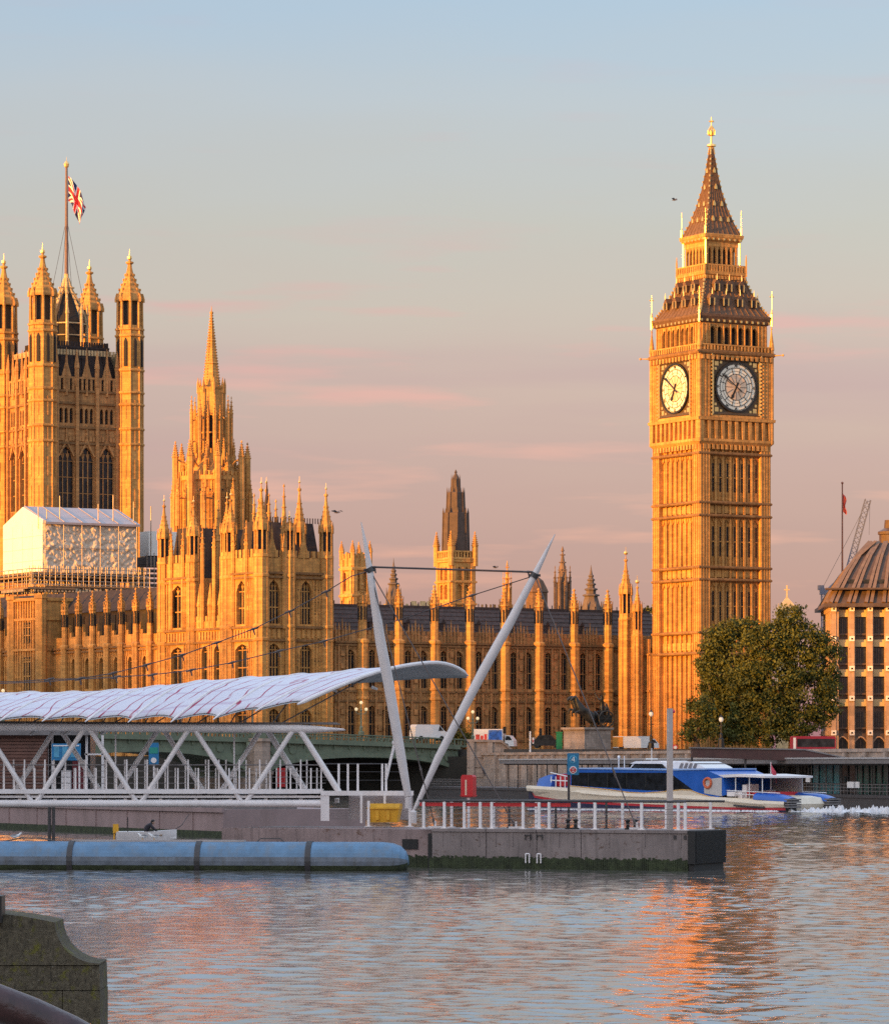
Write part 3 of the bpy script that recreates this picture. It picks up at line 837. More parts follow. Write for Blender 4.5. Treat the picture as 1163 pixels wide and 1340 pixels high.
    fo = solo('flag', b, [fm], 'red, white and blue crossed flag drooping from the tall tower flagpole', 'flag', smooth=True)
    att = fo.data.attributes.new('cloth', 'FLOAT_VECTOR', 'POINT')
    att.data.foreach_set('vector', [q for u, v in uv for q in (u, v, 0.0)])
    md = fo.modifiers.new('thickness', 'SOLIDIFY'); md.thickness = .03

# ------------------------------------------------------------------ octagonal central spire
def octagon_tower():
    D0 = 730.0; ox, oy = X(277, D0), D0
    s = F / D0
    z = lambda y: Z(y, D0)
    t = thing('octagonal_tower', 'octagonal stone tower with a slender needle spire ringed by pinnacles, behind the corner pavilion', 'tower', (ox, oy, GZ), R(36))
    n = 8; rot = math.pi / 8
    b = MB()
    R1 = 5.6
    zt1 = z(624)
    b.lathe(0, 0, [(R1, GZ), (R1, zt1 - 1.0), (R1 * 1.06, zt1 - .8), (R1 * 1.06, zt1)], n, rot)
    zs0, zs1 = zt1, z(596)
    b.lathe(0, 0, [(R1 * .95, zs0), (3.0, zs1), (2.9, zs1 + .3)], n, rot)
    R2 = 2.35; zt2 = z(508)
    b.lathe(0, 0, [(R2 * .8, zs1 - 1), (R2 * .8, zt2)], n, rot, 1)
    b.lathe(0, 0, [(R2, zs1), (R2, z(588)), (R2 * .8, z(587))], n, rot)
    b.lathe(0, 0, [(R2 * .85, z(545)), (R2, z(544)), (R2, zt2 - .4), (R2 * 1.12, zt2), (R2 * .95, zt2 + .1)], n, rot)
    for i in range(n):
        a = rot + i * math.pi / 4; ca, sa = math.cos(a), math.sin(a)
        b.tube((R2 * ca, R2 * sa, zs1 - .5), (R2 * ca, R2 * sa, zt2 + .5), .34, .3, 5)
        b.lathe(R2 * 1.06 * ca, R2 * 1.06 * sa, [(.26, zt2 - 1), (.26, zt2 + .6), (.03, zt2 + 1.9)], 5)
        a2 = a + math.pi / 8; ap = R2 * math.cos(math.pi / 8)
        b.box(ap * .96 * math.cos(a2) - .09, ap * .96 * math.sin(a2) - .09, zs1, ap * .96 * math.cos(a2) + .09, ap * .96 * math.sin(a2) + .09, zt2 - .2)
        q0 = Vector((R2 * ca, R2 * sa, z(567))); a3 = a + math.pi / 4; q1 = Vector((R2 * math.cos(a3), R2 * math.sin(a3), z(567)))
        b.tube(q0, q1, .2, .2, 4)
        # gablet on sloped roof
        rr = 3.9; zz = z(607)
        b.lathe(rr * math.cos(a2), rr * math.sin(a2), [(.62, zz - 1.2), (.62, zz + .5), (.04, zz + 2.0)], 4, a2 + math.pi / 4, 0)
        b.lathe((rr + .25) * math.cos(a2), (rr + .25) * math.sin(a2), [(.36, zz - .9), (.36, zz + .5)], 4, a2 + math.pi / 4, 1)
        # corner ribs and wall panels below
        b.tube((R1 * ca, R1 * sa, GZ), (R1 * ca, R1 * sa, zt1 + .2), .5, .46, 6)
        for f in (.2, .35, .5, .65, .8):
            pa = Vector((R1 * ca, R1 * sa, 0)).lerp(Vector((R1 * math.cos(a3), R1 * math.sin(a3), 0)), f)
            b.tube((pa.x, pa.y, GZ), (pa.x, pa.y, zt1), .17 if abs(f - .5) > .01 else .26, None, 4)
        for f in (.1, .3, .5, .7, .9):
            pa = Vector((R1 * 1.04 * ca, R1 * 1.04 * sa, 0)).lerp(Vector((R1 * 1.04 * math.cos(a3), R1 * 1.04 * math.sin(a3), 0)), f)
            b.box(pa.x - .22, pa.y - .22, zt1, pa.x + .22, pa.y + .22, zt1 + .8)
    part('wall', b, [STONE, DARK], t)
    for i in range(n):
        a = rot + math.pi / 8 + i * math.pi / 4; ap = R1 * math.cos(math.pi / 8)
        for q in (-.95, .95):
            x, y = ap * math.cos(a) - q * math.sin(a), ap * math.sin(a) + q * math.cos(a)
            inst(window_mesh(1.05, 9.5, 2, 1, 1.4, STONE), 'window', t, (x + .03 * math.cos(a), y + .03 * math.sin(a), zt1 - 12.0), a + math.pi / 2)
    # outer detached pinnacles carried on flying buttresses
    for i in range(n):
        a = rot + i * math.pi / 4; ca, sa = math.cos(a), math.sin(a)
        b = MB(); rp = 6.7
        spirelet(b, rp * ca, rp * sa, GZ + 30, .58, z(598), z(578), 6)
        b.path([(R1 * .8 * ca, R1 * .8 * sa, z(612)), (5.3 * ca, 5.3 * sa, z(606)), (rp * ca, rp * sa, z(601))], .2, 5)
        b.path([(R1 * ca, R1 * sa, z(640)), (rp * ca, rp * sa, z(640))], .3, 5)
        rq = 3.7
        spirelet(b, rq * ca, rq * sa, z(610), .32, z(540), z(518), 6, crock=3)
        b.path([(R2 * ca, R2 * sa, z(545)), (3.1 * ca, 3.1 * sa, z(550)), (rq * ca, rq * sa, z(552))], .15, 5)
        b.path([(R2 * ca, R2 * sa, z(575)), (rq * ca, rq * sa, z(580))], .15, 5)
        part('pinnacle', b, [STONE], t)
    for i in range(n):
        a = rot + math.pi / 8 + i * math.pi / 4; ca, sa = math.cos(a), math.sin(a)
        for rp, yb, yc, yt, w in ((5.25, 640, 612, 594, .34), (2.95, 604, 549, 531, .22), (7.3, 690, 650, 628, .42), (4.2, 618, 590, 574, .26)):
            b = MB(); spirelet(b, rp * ca, rp * sa, z(yb), w, z(yc), z(yt), 6, crock=3)
            if rp > 4.5: b.path([(rp * .75 * ca, rp * .75 * sa, z(yc) - .5), (rp * ca, rp * sa, z(yc + 4))], .16, 5)
            part('pinnacle', b, [STONE], t)
    b = MB()
    z0, z1 = zt2, z(412)
    rr = lambda zz: 1.62 + (.16 - 1.62) * (zz - z0) / (z1 - z0)
    b.lathe(0, 0, [(rr(z0), z0), (rr(z(477)), z(477)), (rr(z(477)) + .22, z(476)), (rr(z(475)), z(474)), (rr(z(447)), z(447)), (rr(z(447)) + .2, z(446)), (rr(z(445)), z(444)), (.16, z1), (.34, z1 + .3), (.34, z1 + .5), (.1, z1 + .7), (.02, z(400))], n, rot)
    for i in range(n):
        a = rot + i * math.pi / 4
        for k in range(26):
            zz = z0 + (z1 - z0) * (k + .5) / 26; r_ = rr(zz) + .03
            b.box(r_ * math.cos(a) - .09, r_ * math.sin(a) - .09, zz, r_ * math.cos(a) + .09, r_ * math.sin(a) + .09, zz + .22)
    part('spire', b, [STONE], t)

# ------------------------------------------------------------------ palace ranges
def buttress_mesh(r, zc, ztop, ztip, m=STONE, zb=GZ):
    """octagonal buttress rising through the cornice into a pinnacle; origin at z = GZ"""
    b = MB(); n = 8; rot = math.pi / 8
    b.lathe(0, 0, [(r, 0), (r, zc - GZ - .2), (r * 1.18, zc - GZ), (r * 1.18, zc - GZ + .35), (r * .74, zc - GZ + .6), (r * .74, ztop - GZ - .3), (r * .95, ztop - GZ - .2), (r * .95, ztop - GZ), (r * .7, ztop - GZ + .05), (r * .1, ztip - GZ - .4), (r * .28, ztip - GZ - .35), (r * .28, ztip - GZ - .22), (r * .05, ztip - GZ)], n, rot)
    for i in range(n):
        a = rot + i * math.pi / 4
        b.tube((r * .7 * math.cos(a), r * .7 * math.sin(a), ztop - GZ - 1.0), (r * .92 * math.cos(a), r * .92 * math.sin(a), ztop - GZ + .9), .09, .03, 4)
        for f in (.15, .35, .55, .75):
            rr = r * (.7 - .6 * f) + .05; z = ztop - GZ + (ztip - ztop - .4) * f
            b.box(rr * math.cos(a) - .08, rr * math.sin(a) - .08, z, rr * math.cos(a) + .08, rr * math.sin(a) + .08, z + .16)
        a += math.pi / 8; rr = r * .69
        b.lathe(rr * math.cos(a), rr * math.sin(a), [(.16, ztop - GZ - 2.6), (.16, ztop - GZ - .7)], 4, a + math.pi / 4, 1)
    for z in (9.0, 15.2, 16.6): b.lathe(0, 0, [(r, z - GZ - .1), (r * 1.14, z - GZ), (r * 1.14, z - GZ + .22), (r, z - GZ + .4)], n, rot)
    return b.mesh('buttress', [m, DARK])

def north_wing():
    D0 = 572.6; ox, oy = X(438, D0), D0
    rz = R(31); d = (math.cos(rz), math.sin(rz))
    t = thing('palace_wing', 'long low gothic stone wing with slate roof and pinnacled buttresses, left of the clock tower', 'palace wing', (ox, oy, GZ), rz)
    us = [wall_u((ox, oy), d, p) for p in (473.2, 520, 567, 613.2, 658.6, 703.4, 749.6, 793.6)]
    L = us[-1] + 13.0
    us_all = [us[0] - 6.4] + us
    b = MB(); b.T = faceT(0, 0, 0)
    b.box(0, -13, GZ, L, -.7, 23.0)
    upper, lower = [], []
    spans = list(zip(us_all[:-1], us_all[1:]))
    for a, q in spans:
        m = (a + q) / 2; w = (q - a)
        for c in (a + w * .29, q - w * .29):
            if c - .8 < 0: continue
            upper.append((c - .8, c + .8)); lower.append((c - .8, c + .8))
    facade(b, 0, L, 0, .75, [(GZ, 9.6, [], 0), (9.6, 14.3, lower, .7), (14.3, 16.9, [], 0), (16.9, 22.4, upper, .8), (22.4, 23.4, [], 0)])
    for z, pr in ((9.1, .22), (14.8, .2), (16.2, .26), (22.9, .3), (23.3, .42)): b.box(-.1, -.1, z, L, pr, z + .28, 1)
    b.box(0, -.5, 23.4, L, -.1, 24.6); crenels(b, 0, L, -.5, -.05, 24.6, 25.2, .9, .4)
    for a, q in spans:
        m = (a + q) / 2
        if m < .5: continue
        b.box(m - .85, -.1, GZ, m - .6, .26, 23.0); b.box(m + .6, -.1, GZ, m + .85, .26, 23.0)
        for z in (10.6, 13.0, 17.6, 19.6, 21.4): b.box(m - .3, -.1, z, m + .3, .2, z + .8)
        for o in (-1.15, -.55, 0, .55, 1.15): b.lathe(m + o, .28, [(.13, 23.4), (.13, 25.5), (.2, 25.6), (.02, 26.4)], 4, .785) if False else b.lathe(m + o, .0, [(.15, 23.4), (.15, 25.4 + (.5 if o == 0 else 0)), (.02, 26.3 + (.6 if o == 0 else 0))], 4, .785)
        for dz in (15.1, 15.9): ribs(b, a + .8, q - .8, 0, .14, dz - .1, dz + .5, 9, .22)
        ribs(b, a + .8, q - .8, 0, .12, 22.45, 23.0, 14, .16)
    b.T = None
    part('wall', b, [STONE2, SOOT_SHADE], t)
    wu = window_mesh(1.6, 5.5, 3, 1, .8, STONE2, .13); wl = window_mesh(1.6, 4.7, 3, 1, .7, STONE2, .13)
    for a, q in upper:
        inst(wu, 'window', t, ((a + q) / 2, .55, 16.9)); inst(wl, 'window', t, ((a + q) / 2, .55, 9.6))
    bm_ = buttress_mesh(.86, 23.4, 29.3, 32.0)
    for u in us: inst(bm_, 'buttress', t, (u, -.25, GZ))
    b = MB()
    b.ext([(.6, 24.2), (7.2, 29.0), (13.0, 24.2)], 'x', -1.0, L - .5)
    b.box(-1, 7.0, 28.9, L - .5, 7.4, 29.25)
    for i in range(46):
        u = i * L / 46; b.box(u, 7.15, 29.2, u + .12, 7.25, 29.75)
    for i in range(7): b.box(-1 + 0, .85 + i * .9, 24.38 + i * .655, L - .5, .95 + i * .9, 24.50 + i * .655)
    rf = part('roof', b, [SLATE], t)
    b = MB()
    for a, q in spans[1:]:
        m = (a + q) / 2
        b.box(m - .35, 2.2, 25.3, m + .35, 3.6, 26.6)
        b.ext([(m - .45, 26.5), (m + .45, 26.5), (m, 27.2)], 'y', 2.1, 4.5)
    part('roof_vents', b, [SLATE], rf, kind='stuff')
    # end turrets beside the clock tower
    for px, r, zb, zc, zt, D in ((818.5, .95, 29.0, 30.5, 36.8, 589), (833.5, .72, 26.5, 27.8, 32.4, 586)):
        wx, wy = X(px, D), D
        dx, dy = wx - ox, wy - oy
        lx, ly = dx * d[0] + dy * d[1], -dx * d[1] + dy * d[0]
        b = MB(); lantern_turret(b, lx, ly, GZ, r, zb - 1.5, zc + .5, zt, 0)
        for i in range(8):
            a = math.pi / 8 + i * math.pi / 4
            b.tube((lx + r * math.cos(a), ly + r * math.sin(a), GZ), (lx + r * math.cos(a), ly + r * math.sin(a), zb - 1.6), .14, .14, 4)
        o = part('turret', b, [STONE, DARK], t)
        g = MB(); g.ball((lx, ly, zt + .3), .32); g.lathe(lx, ly, [(.05, zt), (.04, zt + 1.2)], 5)
        part('finial', g, [GILT], o)

def pavilion():
    D0 = 565.0; ox, oy = X(341.5, D0), D0
    rz = R(34); dn = (math.cos(rz), math.sin(rz)); de = (-math.sin(rz), math.cos(rz))
    t = thing('corner_pavilion', 'tall gothic stone corner pavilion bristling with crocketed turrets, sunlit on its left side', 'palace pavilion', (ox, oy, GZ), rz)
    LN = wall_u((ox, oy), dn, 431.5); LE = wall_u((ox, oy), de, 209.5)
    y1 = wall_u((ox, oy), de, 291.5); y2 = wall_u((ox, oy), de, 256)
    ZC = 32.9
    un = lambda p: wall_u((ox, oy), dn, p)
    ue = lambda p: wall_u((ox, oy), de, p)
    b = MB()
    b.box(.8, .8, GZ, LN, LE - .1, 23.3)
    b.box(.8, .8, 23.3, LN, y1 - .3, ZC); b.box(.8, y2 + .3, 23.3, LN, LE - .1, ZC); b.box(4.2, y1 - .5, 23.3, LN, y2 + .5, 28.5)
    TN = lambda u, w, z: (u, -w, z)
    TE = lambda u, w, z: (-w, u, z)
    # north side
    wN = [(un(350.5), un(366.5)), (un(392.8), un(408.3))]
    b.T = TN
    facade(b, 0, LN, 0, .85, [(GZ, 8.4, [], 0), (8.4, 13.6, wN, .9), (13.6, 17.0, [], 0), (17.0, 22.9, wN, .9), (22.9, 25.7, [], 0), (25.7, 32.0, wN, 1.6), (32.0, ZC, [], 0)])
    b.T = TE
    wE = [(ue(326), ue(308)), (ue(288), ue(280)), (ue(272), ue(264)), (ue(241), ue(224))]
    wEu = [(ue(322.5), ue(309.5)), ]; wEu2 = [(ue(241.5), ue(224))]
    facade(b, 0.02, LE, 0, .85, [(GZ, 8.4, [], 0), (8.4, 13.6, wE, .9), (13.6, 17.0, [], 0), (17.0, 22.9, wE, .9), (22.9, 23.3, [], 0)])
    facade(b, 0.02, y1, 0, .85, [(23.3, 25.7, [], 0), (25.7, 32.0, wEu, 1.6), (32.0, ZC, [], 0)])
    facade(b, y2, LE, 0, .85, [(23.3, 25.7, [], 0), (25.7, 32.0, wEu2, 1.6), (32.0, ZC, [], 0)])
    for T, L0, L1, zs in ((TN, -.3, LN, (16.2, 23.2, 25.1, 32.2, 32.8)), (TE, -.3, LE, (16.2, 23.2, 25.1)), (TE, -.3, y1, (32.2, 32.8)), (TE, y2, LE, (32.2, 32.8))):
        b.T = T
        for i, z in enumerate(zs): b.box(L0, -.1, z, L1, .34 + .02 * i, z + .32, 1)
    def skip(u, ops): return any(a - .15 < u < q + .15 for a, q in ops)
    for T, a0, a1, z0, z1, ops in ((TN, .3, LN, GZ, 32.0, wN), (TE, .3, y1, 25.2, 32.2, wEu), (TE, y2, LE, 25.2, 32.2, wEu2), (TE, .3, LE, GZ, 23.2, wE)):
        b.T = T; n = int((a1 - a0) / .55)
        for i in range(n + 1):
            u = a0 + (a1 - a0) * i / n
            if skip(u, ops): continue
            b.box(u - .09, -.05, z0, u + .09, .17, z1)
            for zz in (11.0, 12.9, 15.1, 18.6, 20.4, 22.4, 27.2, 28.9, 30.6):
                if z0 < zz < z1: b.box(u + .09, -.05, zz, u + .46, .07, zz + .14, 1); b.box(u + .2, -.05, zz + .5, u + .35, .10, zz + 1.1)
    for T, a0, a1 in ((TN, 0, LN), (TE, 0, LE)):
        b.T = T
        n = int((a1 - a0) / .8)
        for i in range(n):
            u = a0 + (i + .5) * (a1 - a0) / n
            b.box(u - .22, -.05, 23.7, u + .22, .2, 24.9)
    # parapets
    b.T = TN; b.box(0, -.5, ZC, LN, -.1, 35.2); crenels(b, 0, LN, -.5, -.05, 35.2, 36.2, 1.0, .45)
    b.T = TE; b.box(0, -.5, ZC, y1, -.1, 35.2); b.box(y2, -.5, ZC, LE, -.1, 35.2); crenels(b, 0, y1, -.5, -.05, 35.2, 36.4, 1.0, .45); crenels(b, y2, LE, -.5, -.05, 35.2, 36.4, 1.0, .45)
    b.box(y1, -.5, 23.3, y2, -.05, 26.4); crenels(b, y1, y2, -.5, -.02, 26.4, 27.2, .8, .45)
    for u in (y1 + .9, (y1 + y2) / 2, y2 - .9): b.lathe(u, -.25, [(.4, 23.3), (.4, 28.6), (.5, 28.7), (.04, 32.0)], 6)
    for L0, L1, T in ((0, LN, TN),):
        b.T = T
        for px in (357, 398): b.ext([(un(px) - 1.0, 35), (un(px) + 1.0, 35), (un(px), 38.4)], 'y', -.4, -.1); b.lathe(un(px), -.25, [(.22, 35), (.22, 38.5), (.02, 40.0)], 5)
        for px in (371, 381): b.lathe(un(px), .2, [(.34, 25.0), (.34, 36.5), (.45, 36.6), (.04, 39.0)], 6)
    b.T = None
    part('wall', b, [STONE, SOOT_SHADE], t)
    for a, q in wN:
        m = (a + q) / 2; w = q - a
        for z, h, ar in ((8.4, 5.2, .9), (17.0, 5.9, .9), (25.7, 6.3, 1.6)): inst(window_mesh(w, h, 4, 1, ar, STONE, .15), 'window', t, (m, .6, z))
    for a, q in wE:
        m = (a + q) / 2; w = q - a
        for z, h in ((8.4, 5.2), (17.0, 5.9)): inst(window_mesh(w, h, 3 if w > 2 else 2, 1, .9, STONE, .14), 'window', t, (.6, m, z), -math.pi / 2)
    for a, q in wEu + wEu2: inst(window_mesh(q - a, 6.3, 3, 1, 1.6, STONE, .16), 'window', t, (.6, (a + q) / 2, 25.7), -math.pi / 2)
    # turrets
    def turret(lx, ly, r, ztip, z0=GZ, lit=STONE):
        b = MB(); zl = 35.6; zc = 39.0
        lantern_turret(b, lx, ly, z0, r, zl, zc, ztip, 0)
        for z in (16.3, 23.3, 25.2, 32.4):
            if z > z0: b.lathe(lx, ly, [(r, z - .15), (r * 1.14, z), (r * 1.14, z + .3), (r, z + .5)], 8, math.pi / 8)
        for i in range(8):
            a = math.pi / 8 + i * math.pi / 4
            b.tube((lx + r * .98 * math.cos(a), ly + r * .98 * math.sin(a), z0), (lx + r * .98 * math.cos(a), ly + r * .98 * math.sin(a), zl - .3), .12, .12, 4)
        o = part('turret', b, [STONE, DARK], t)
        g = MB(); g.ball((lx, ly, ztip + .1), .2, 6, 4); g.lathe(lx, ly, [(.05, ztip), (.03, ztip + .9)], 4)
        part('finial', g, [GILT], o)
    turret(.2, .2, 1.05, 45.6)
    turret(.2, ue(302) + .3, .95, 44.4); turret(.2, y1 - .9, .95, 44.0)
    turret(.2, y2 + .9, .95, 44.0); turret(.2, LE - .9, .95, 44.6)
    turret(LN - .5, .2, 1.0, 45.2)
    turret(un(377.5) + .1, -.1, .8, 41.0, GZ)
    turret(un(387) + 2.5, 3.0, .95, 46.2, 30); turret(LN - 1, LE * .55, .9, 47.0, 28)
    for yy in (1.2, y1 * .5, y1 - 1.2, y2 + 1.2, (y2 + LE) / 2, LE - 1.2):
        b = MB(); spirelet(b, 4.6, yy, 32, .5, 38.6, 44.6 + (yy % 1.3), 8, crock=4); part('pinnacle', b, [STONE], t)
    for yy in (y1 * .36, y1 * .7, y2 + (LE - y2) * .33, y2 + (LE - y2) * .66, y1 + 2.2, y2 - 2.2):
        b = MB(); spirelet(b, -.1, yy, 25.5, .3, 37.2, 40.6, 6, crock=3); part('pinnacle', b, [STONE], t)
    for xx in (LN * .2, LN * .45, LN * .8):
        b = MB(); spirelet(b, xx, 4.4, 32, .45, 38.4, 43.8, 8, crock=4); part('pinnacle', b, [STONE], t)
    # roofs
    b = MB()
    b.ext([(1.2, 33), (3.6, 40.4), (6.0, 40.4), (y1 - 1.2, 33)] if y1 > 8 else [(1.2, 33), (3, 40.4), (5.4, 40.4), (y1 - .8, 33)], 'x', 1.0, LN - .6)
    b.ext([(y2 + 1.2, 33), (y2 + 3.4, 40.4), (LE - 3.4, 40.4), (LE - 1.2, 33)], 'x', 1.0, LN - .6)
    b.ext([(y1 - 1, 27), (y1 + .8, 33.4), (y2 - .8, 33.4), (y2 + 1, 27)], 'x', 5.0, LN - 1)
    for i in range(26): b.box(1.2 + i * .45, 3.9, 40.4, 1.32 + i * .45, 4.0, 41.2)
    rf = part('roof', b, [ROOFD], t)
    b = MB(); b.lathe(LN - 3.2, LE * .42, [(.9, 36), (.9, 40), (.2, 45), (.05, 47)], 8)
    part('roof_fleche', b, [ROOFD], rf)

def river_wing():
    rz = R(-53); d = (math.cos(rz), math.sin(rz))
    # right end behind the pavilion's left corner
    ex, ey = X(214, 588), 588.0
    L = 66.0; ox, oy = ex - d[0] * L, ey - d[1] * L
    t = thing('palace_wing', 'gothic stone river wing with close-set buttresses and narrow windows under the white scaffold shelter', 'palace wing', (ox, oy, GZ), rz)
    us = [wall_u((ox, oy), d, p) for p in (-14, 3, 21.5, 87.3, 105.3, 123.7, 142.7, 161.3, 180.3, 198.8)]
    ta, tb = wall_u((ox, oy), d, 33), wall_u((ox, oy), d, 70)
    b = MB(); b.T = faceT(0, 0, 0)
    b.box(0, -14, GZ, L, -.75, 24)
    ops = []
    for px in (-5, 12, 96.5, 114.5, 133, 152, 170.5, 189.5):
        u = wall_u((ox, oy), d, px); ops.append((u - .62, u + .62))
    ops.sort()
    facade(b, 0, L, 0, .8, [(GZ, 9, [], 0), (9, 14, ops, .7), (14, 17.2, [], 0), (17.2, 22.0, ops, .8), (22.0, 23.5, [], 0)])
    for z, pr in ((15.4, .25), (16.6, .2), (22.8, .3), (23.3, .42)): b.box(0, -.1, z, L, pr, z + .3, 1)
    b.box(0, -.6, 23.5, L, -.1, 25.2)
    for i, u in enumerate(us[:-1]):
        w = us[i + 1] - u
        if w > 6: continue
        n = 6
        for k in range(n):
            f = (k + .5) / n; h = 25.2 + 2.6 * (1 - math.sin(math.pi * f)) ** 1.0
            b.box(u + w * k / n + .06, -.55, 25.2, u + w * (k + 1) / n - .06, -.12, h)
        ribs(b, u + .5, u + w - .5, 0, .12, 22.1, 22.8, 6, .14)
        for du in (-1.0, 1.0): b.box(u + w / 2 + du - .1, -.05, GZ, u + w / 2 + du + .1, .18, 22)
    # projecting tower bay
    b.box(ta, -6, GZ, tb, 2.2, 31.5)
    for z, pr in ((15.4, .3), (23.3, .35), (28.0, .25), (31.0, .4)): b.box(ta - .25, -6, z, tb + .25, 2.2 + pr, z + .35)
    ribs(b, ta, tb, 2.2, .2, GZ, 31, 11, .2)
    b.T = None
    for uu in (ta, tb): b.lathe(uu, -2.2, [(.9, GZ), (.9, 31.2), (1.05, 31.3), (1.05, 31.9)], 8, math.pi / 8)
    part('wall', b, [STONE, SOOT_SHADE], t)
    w1 = window_mesh(1.24, 4.8, 2, 1, .8, STONE, .13); w2 = window_mesh(1.24, 5.0, 2, 1, .7, STONE, .13)
    for a, q in ops:
        inst(w1, 'window', t, ((a + q) / 2, .6, 17.2)); inst(w2, 'window', t, ((a + q) / 2, .6, 9.0))
    for z, h in ((17.2, 5.2), (24.5, 3.2)):
        inst(window_mesh(1.9, h, 3, 1, .8, STONE, .14), 'window', t, ((ta + tb) / 2 + .4, -2.26, z))
    bm_ = buttress_mesh(.62, 23.5, 29.4, 32.2)
    for u in us: inst(bm_, 'buttress', t, (u, -.3, GZ))
    # attic storey and roof behind the parapet
    b = MB()
    b.box(0, 2.0, 24, L, 13, 29.0)
    for i in range(20):
        u = L - 2 - i * 3.0; b.box(u - .8, 1.86, 25.4, u + .8, 2.0, 28.4, 1)
    b.ext([(1.6, 29.0), (4.5, 32.4), (13, 32.4), (13, 29)], 'x', 0, L)
    part('roof', b, [ROOFD, DARK], t)

# ------------------------------------------------------------------ scaffold shelters on the roofs
SHEET = None
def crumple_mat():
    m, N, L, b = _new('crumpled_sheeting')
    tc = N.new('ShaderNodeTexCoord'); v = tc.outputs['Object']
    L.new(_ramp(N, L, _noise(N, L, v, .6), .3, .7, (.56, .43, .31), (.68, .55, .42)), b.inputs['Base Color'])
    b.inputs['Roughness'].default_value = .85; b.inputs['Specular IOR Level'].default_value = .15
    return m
def shelter():
    global SHEET
    SHEET = crumple_mat()
    PLANK = pmat('scaffold_planks', (.24, .14, .07), .8, 0, .4, 2, .3, 6)
    TUBE = pmat('scaffold_tube', (.34, .26, .20), .4, .5, .3, 1.5)
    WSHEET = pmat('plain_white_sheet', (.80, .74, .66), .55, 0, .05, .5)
    RF = pmat('shelter_roof_sheet', (.34, .29, .30), .4, 0, .12, .6)
    D0 = 640.0; s = F / D0
    rz = R(30)
    d = (math.cos(rz), math.sin(rz)); e = (-math.sin(rz), math.cos(rz))
    ox, oy = X(56, D0), D0
    z0, z1, zr = Z(748.5, D0), Z(684, D0), Z(660, D0)
    t = thing('scaffold_shelter', 'large white sheeted scaffold shelter with crumpled side and pitched roof on the river wing roof', 'scaffold shelter', (ox, oy, z0 - 3.4), rz)
    L = wall_u((ox, oy), d, 178.5); W = wall_u((ox, oy), e, 4.5)
    b = MB(); b.ext([(0.0, z0), (W, z0), (W, z1 + .3), (W * .5, zr), (0, z1 + .5)], 'x', .0, .25)
    part('gable_sheet', b, [WSHEET], t)
    # crumpled side: a displaced cloth surface lashed to the frame
    rng = random.Random(4)
    rows = []; NU, NV = 150, 60
    for j in range(NV + 1):
        r_ = []
        for i in range(NU + 1):
            u = i / NU * L; zz = z0 + (z1 - z0) * j / NV
            p = Vector((u * .8, zz * .7, 0)); p2 = Vector((u * 1.5 + zz * .8, zz * 1.2 - u * .5, 4.2))
            f = abs(mnoise.noise(p)) * 1.1 + abs(mnoise.noise(p2)) * .75 + .25 * abs(mnoise.noise(p2 * 2.1))
            edge = min(1, j / 4, (NV - j) / 4, i / 3 + .2, (NU - i) / 3 + .2)
            r_.append((u, -.05 - .42 * f * edge + .12 * edge, zz))
        rows.append(r_)
    b = MB(); b.grid(rows)
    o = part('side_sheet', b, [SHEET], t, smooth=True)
    b = MB()
    for i in range(6): b.tube((.2 + i * (L - .4) / 5, -.62, z0 - .4), (.2 + i * (L - .4) / 5, -.62, z1 + .1), .06, .06, 5)
    b.tube((0, -.64, z0 + (z1 - z0) * .5), (L, -.64, z0 + (z1 - z0) * .5), .045, .045, 5)
    part('batten', b, [TUBE], t, kind='stuff')
    b = MB()
    for f in (.25, .5, .75): b.box(-.02, W * f - .03, z0, .01, W * f + .03, z1)
    for k in (1, 2, 3): b.box(-.03, 0, z0 + (z1 - z0) * k / 4 - .02, .01, W, z0 + (z1 - z0) * k / 4 + .02)
    part('seam', b, [pmat('sheet_seam', (.6, .5, .4), .7)], t, kind='stuff')
    b = MB(); b.box(.3, .4, z0, L, W, z1)
    part('inner_frame', b, [GREYM], t)
    b = MB()
    b.ext([(-.7, z1 - .2), (W * .5, zr - .2), (W + .6, z1 - .2), (W + .6, z1 + .1), (W * .5, zr + .15), (-.7, z1 + .15)], 'x', .3, L + .4)
    for i in range(6): b.ext([(-.75, z1 + .16), (W * .5, zr + .17), (W * .5, zr + .26), (-.75, z1 + .26)], 'x', .3 + i * L / 5.2, .42 + i * L / 5.2)
    part('roof', b, [RF], t)
    b = MB()
    b.box(-3.5, -3.0, z0 - 1.0, L + 1, W + 2, z0 - .75); b.box(-3.0, -2.0, z0 - .35, L + .6, W + 2, z0 - .12)
    b.box(-4.2, -3.6, z0 - 2.9, L * .25, W + 3, z0 - 2.6); b.box(-1, -3.3, z0 - 2.5, L + 8, W, z0 - 2.3)
    part('deck', b, [PLANK], t)
    b = MB()
    for i in range(22):
        u = -3 + i * (L + 4) / 21
        for w in (-3.0, -1.6, .2): b.tube((u, w, z0 - 3.6), (u, w, z0 + (0.9 if w < -1 else 0.1)), .075, .075, 5)
        if i % 2 == 0 and i < 21: b.tube((u, -3.0, z0 - 3.4), (u + (L + 4) / 21, -3.0, z0 - .8), .06, .06, 4)
    for zz in (z0 - 3.2, z0 - 2.1, z0 - 1.5, z0 - .5, z0 + .4): b.tube((-3.4, -3.0, zz), (L + 1.2, -3.0, zz), .07, .07, 5); b.tube((-3.2, -3.0, zz), (-3.2, W, zz), .07, .07, 5)
    for i in range(12):
        v = -3 + i * (W + 4) / 11
        b.tube((-3.3, v, z0 - 3.6), (-3.3, v, z0 + .3), .075, .075, 5)
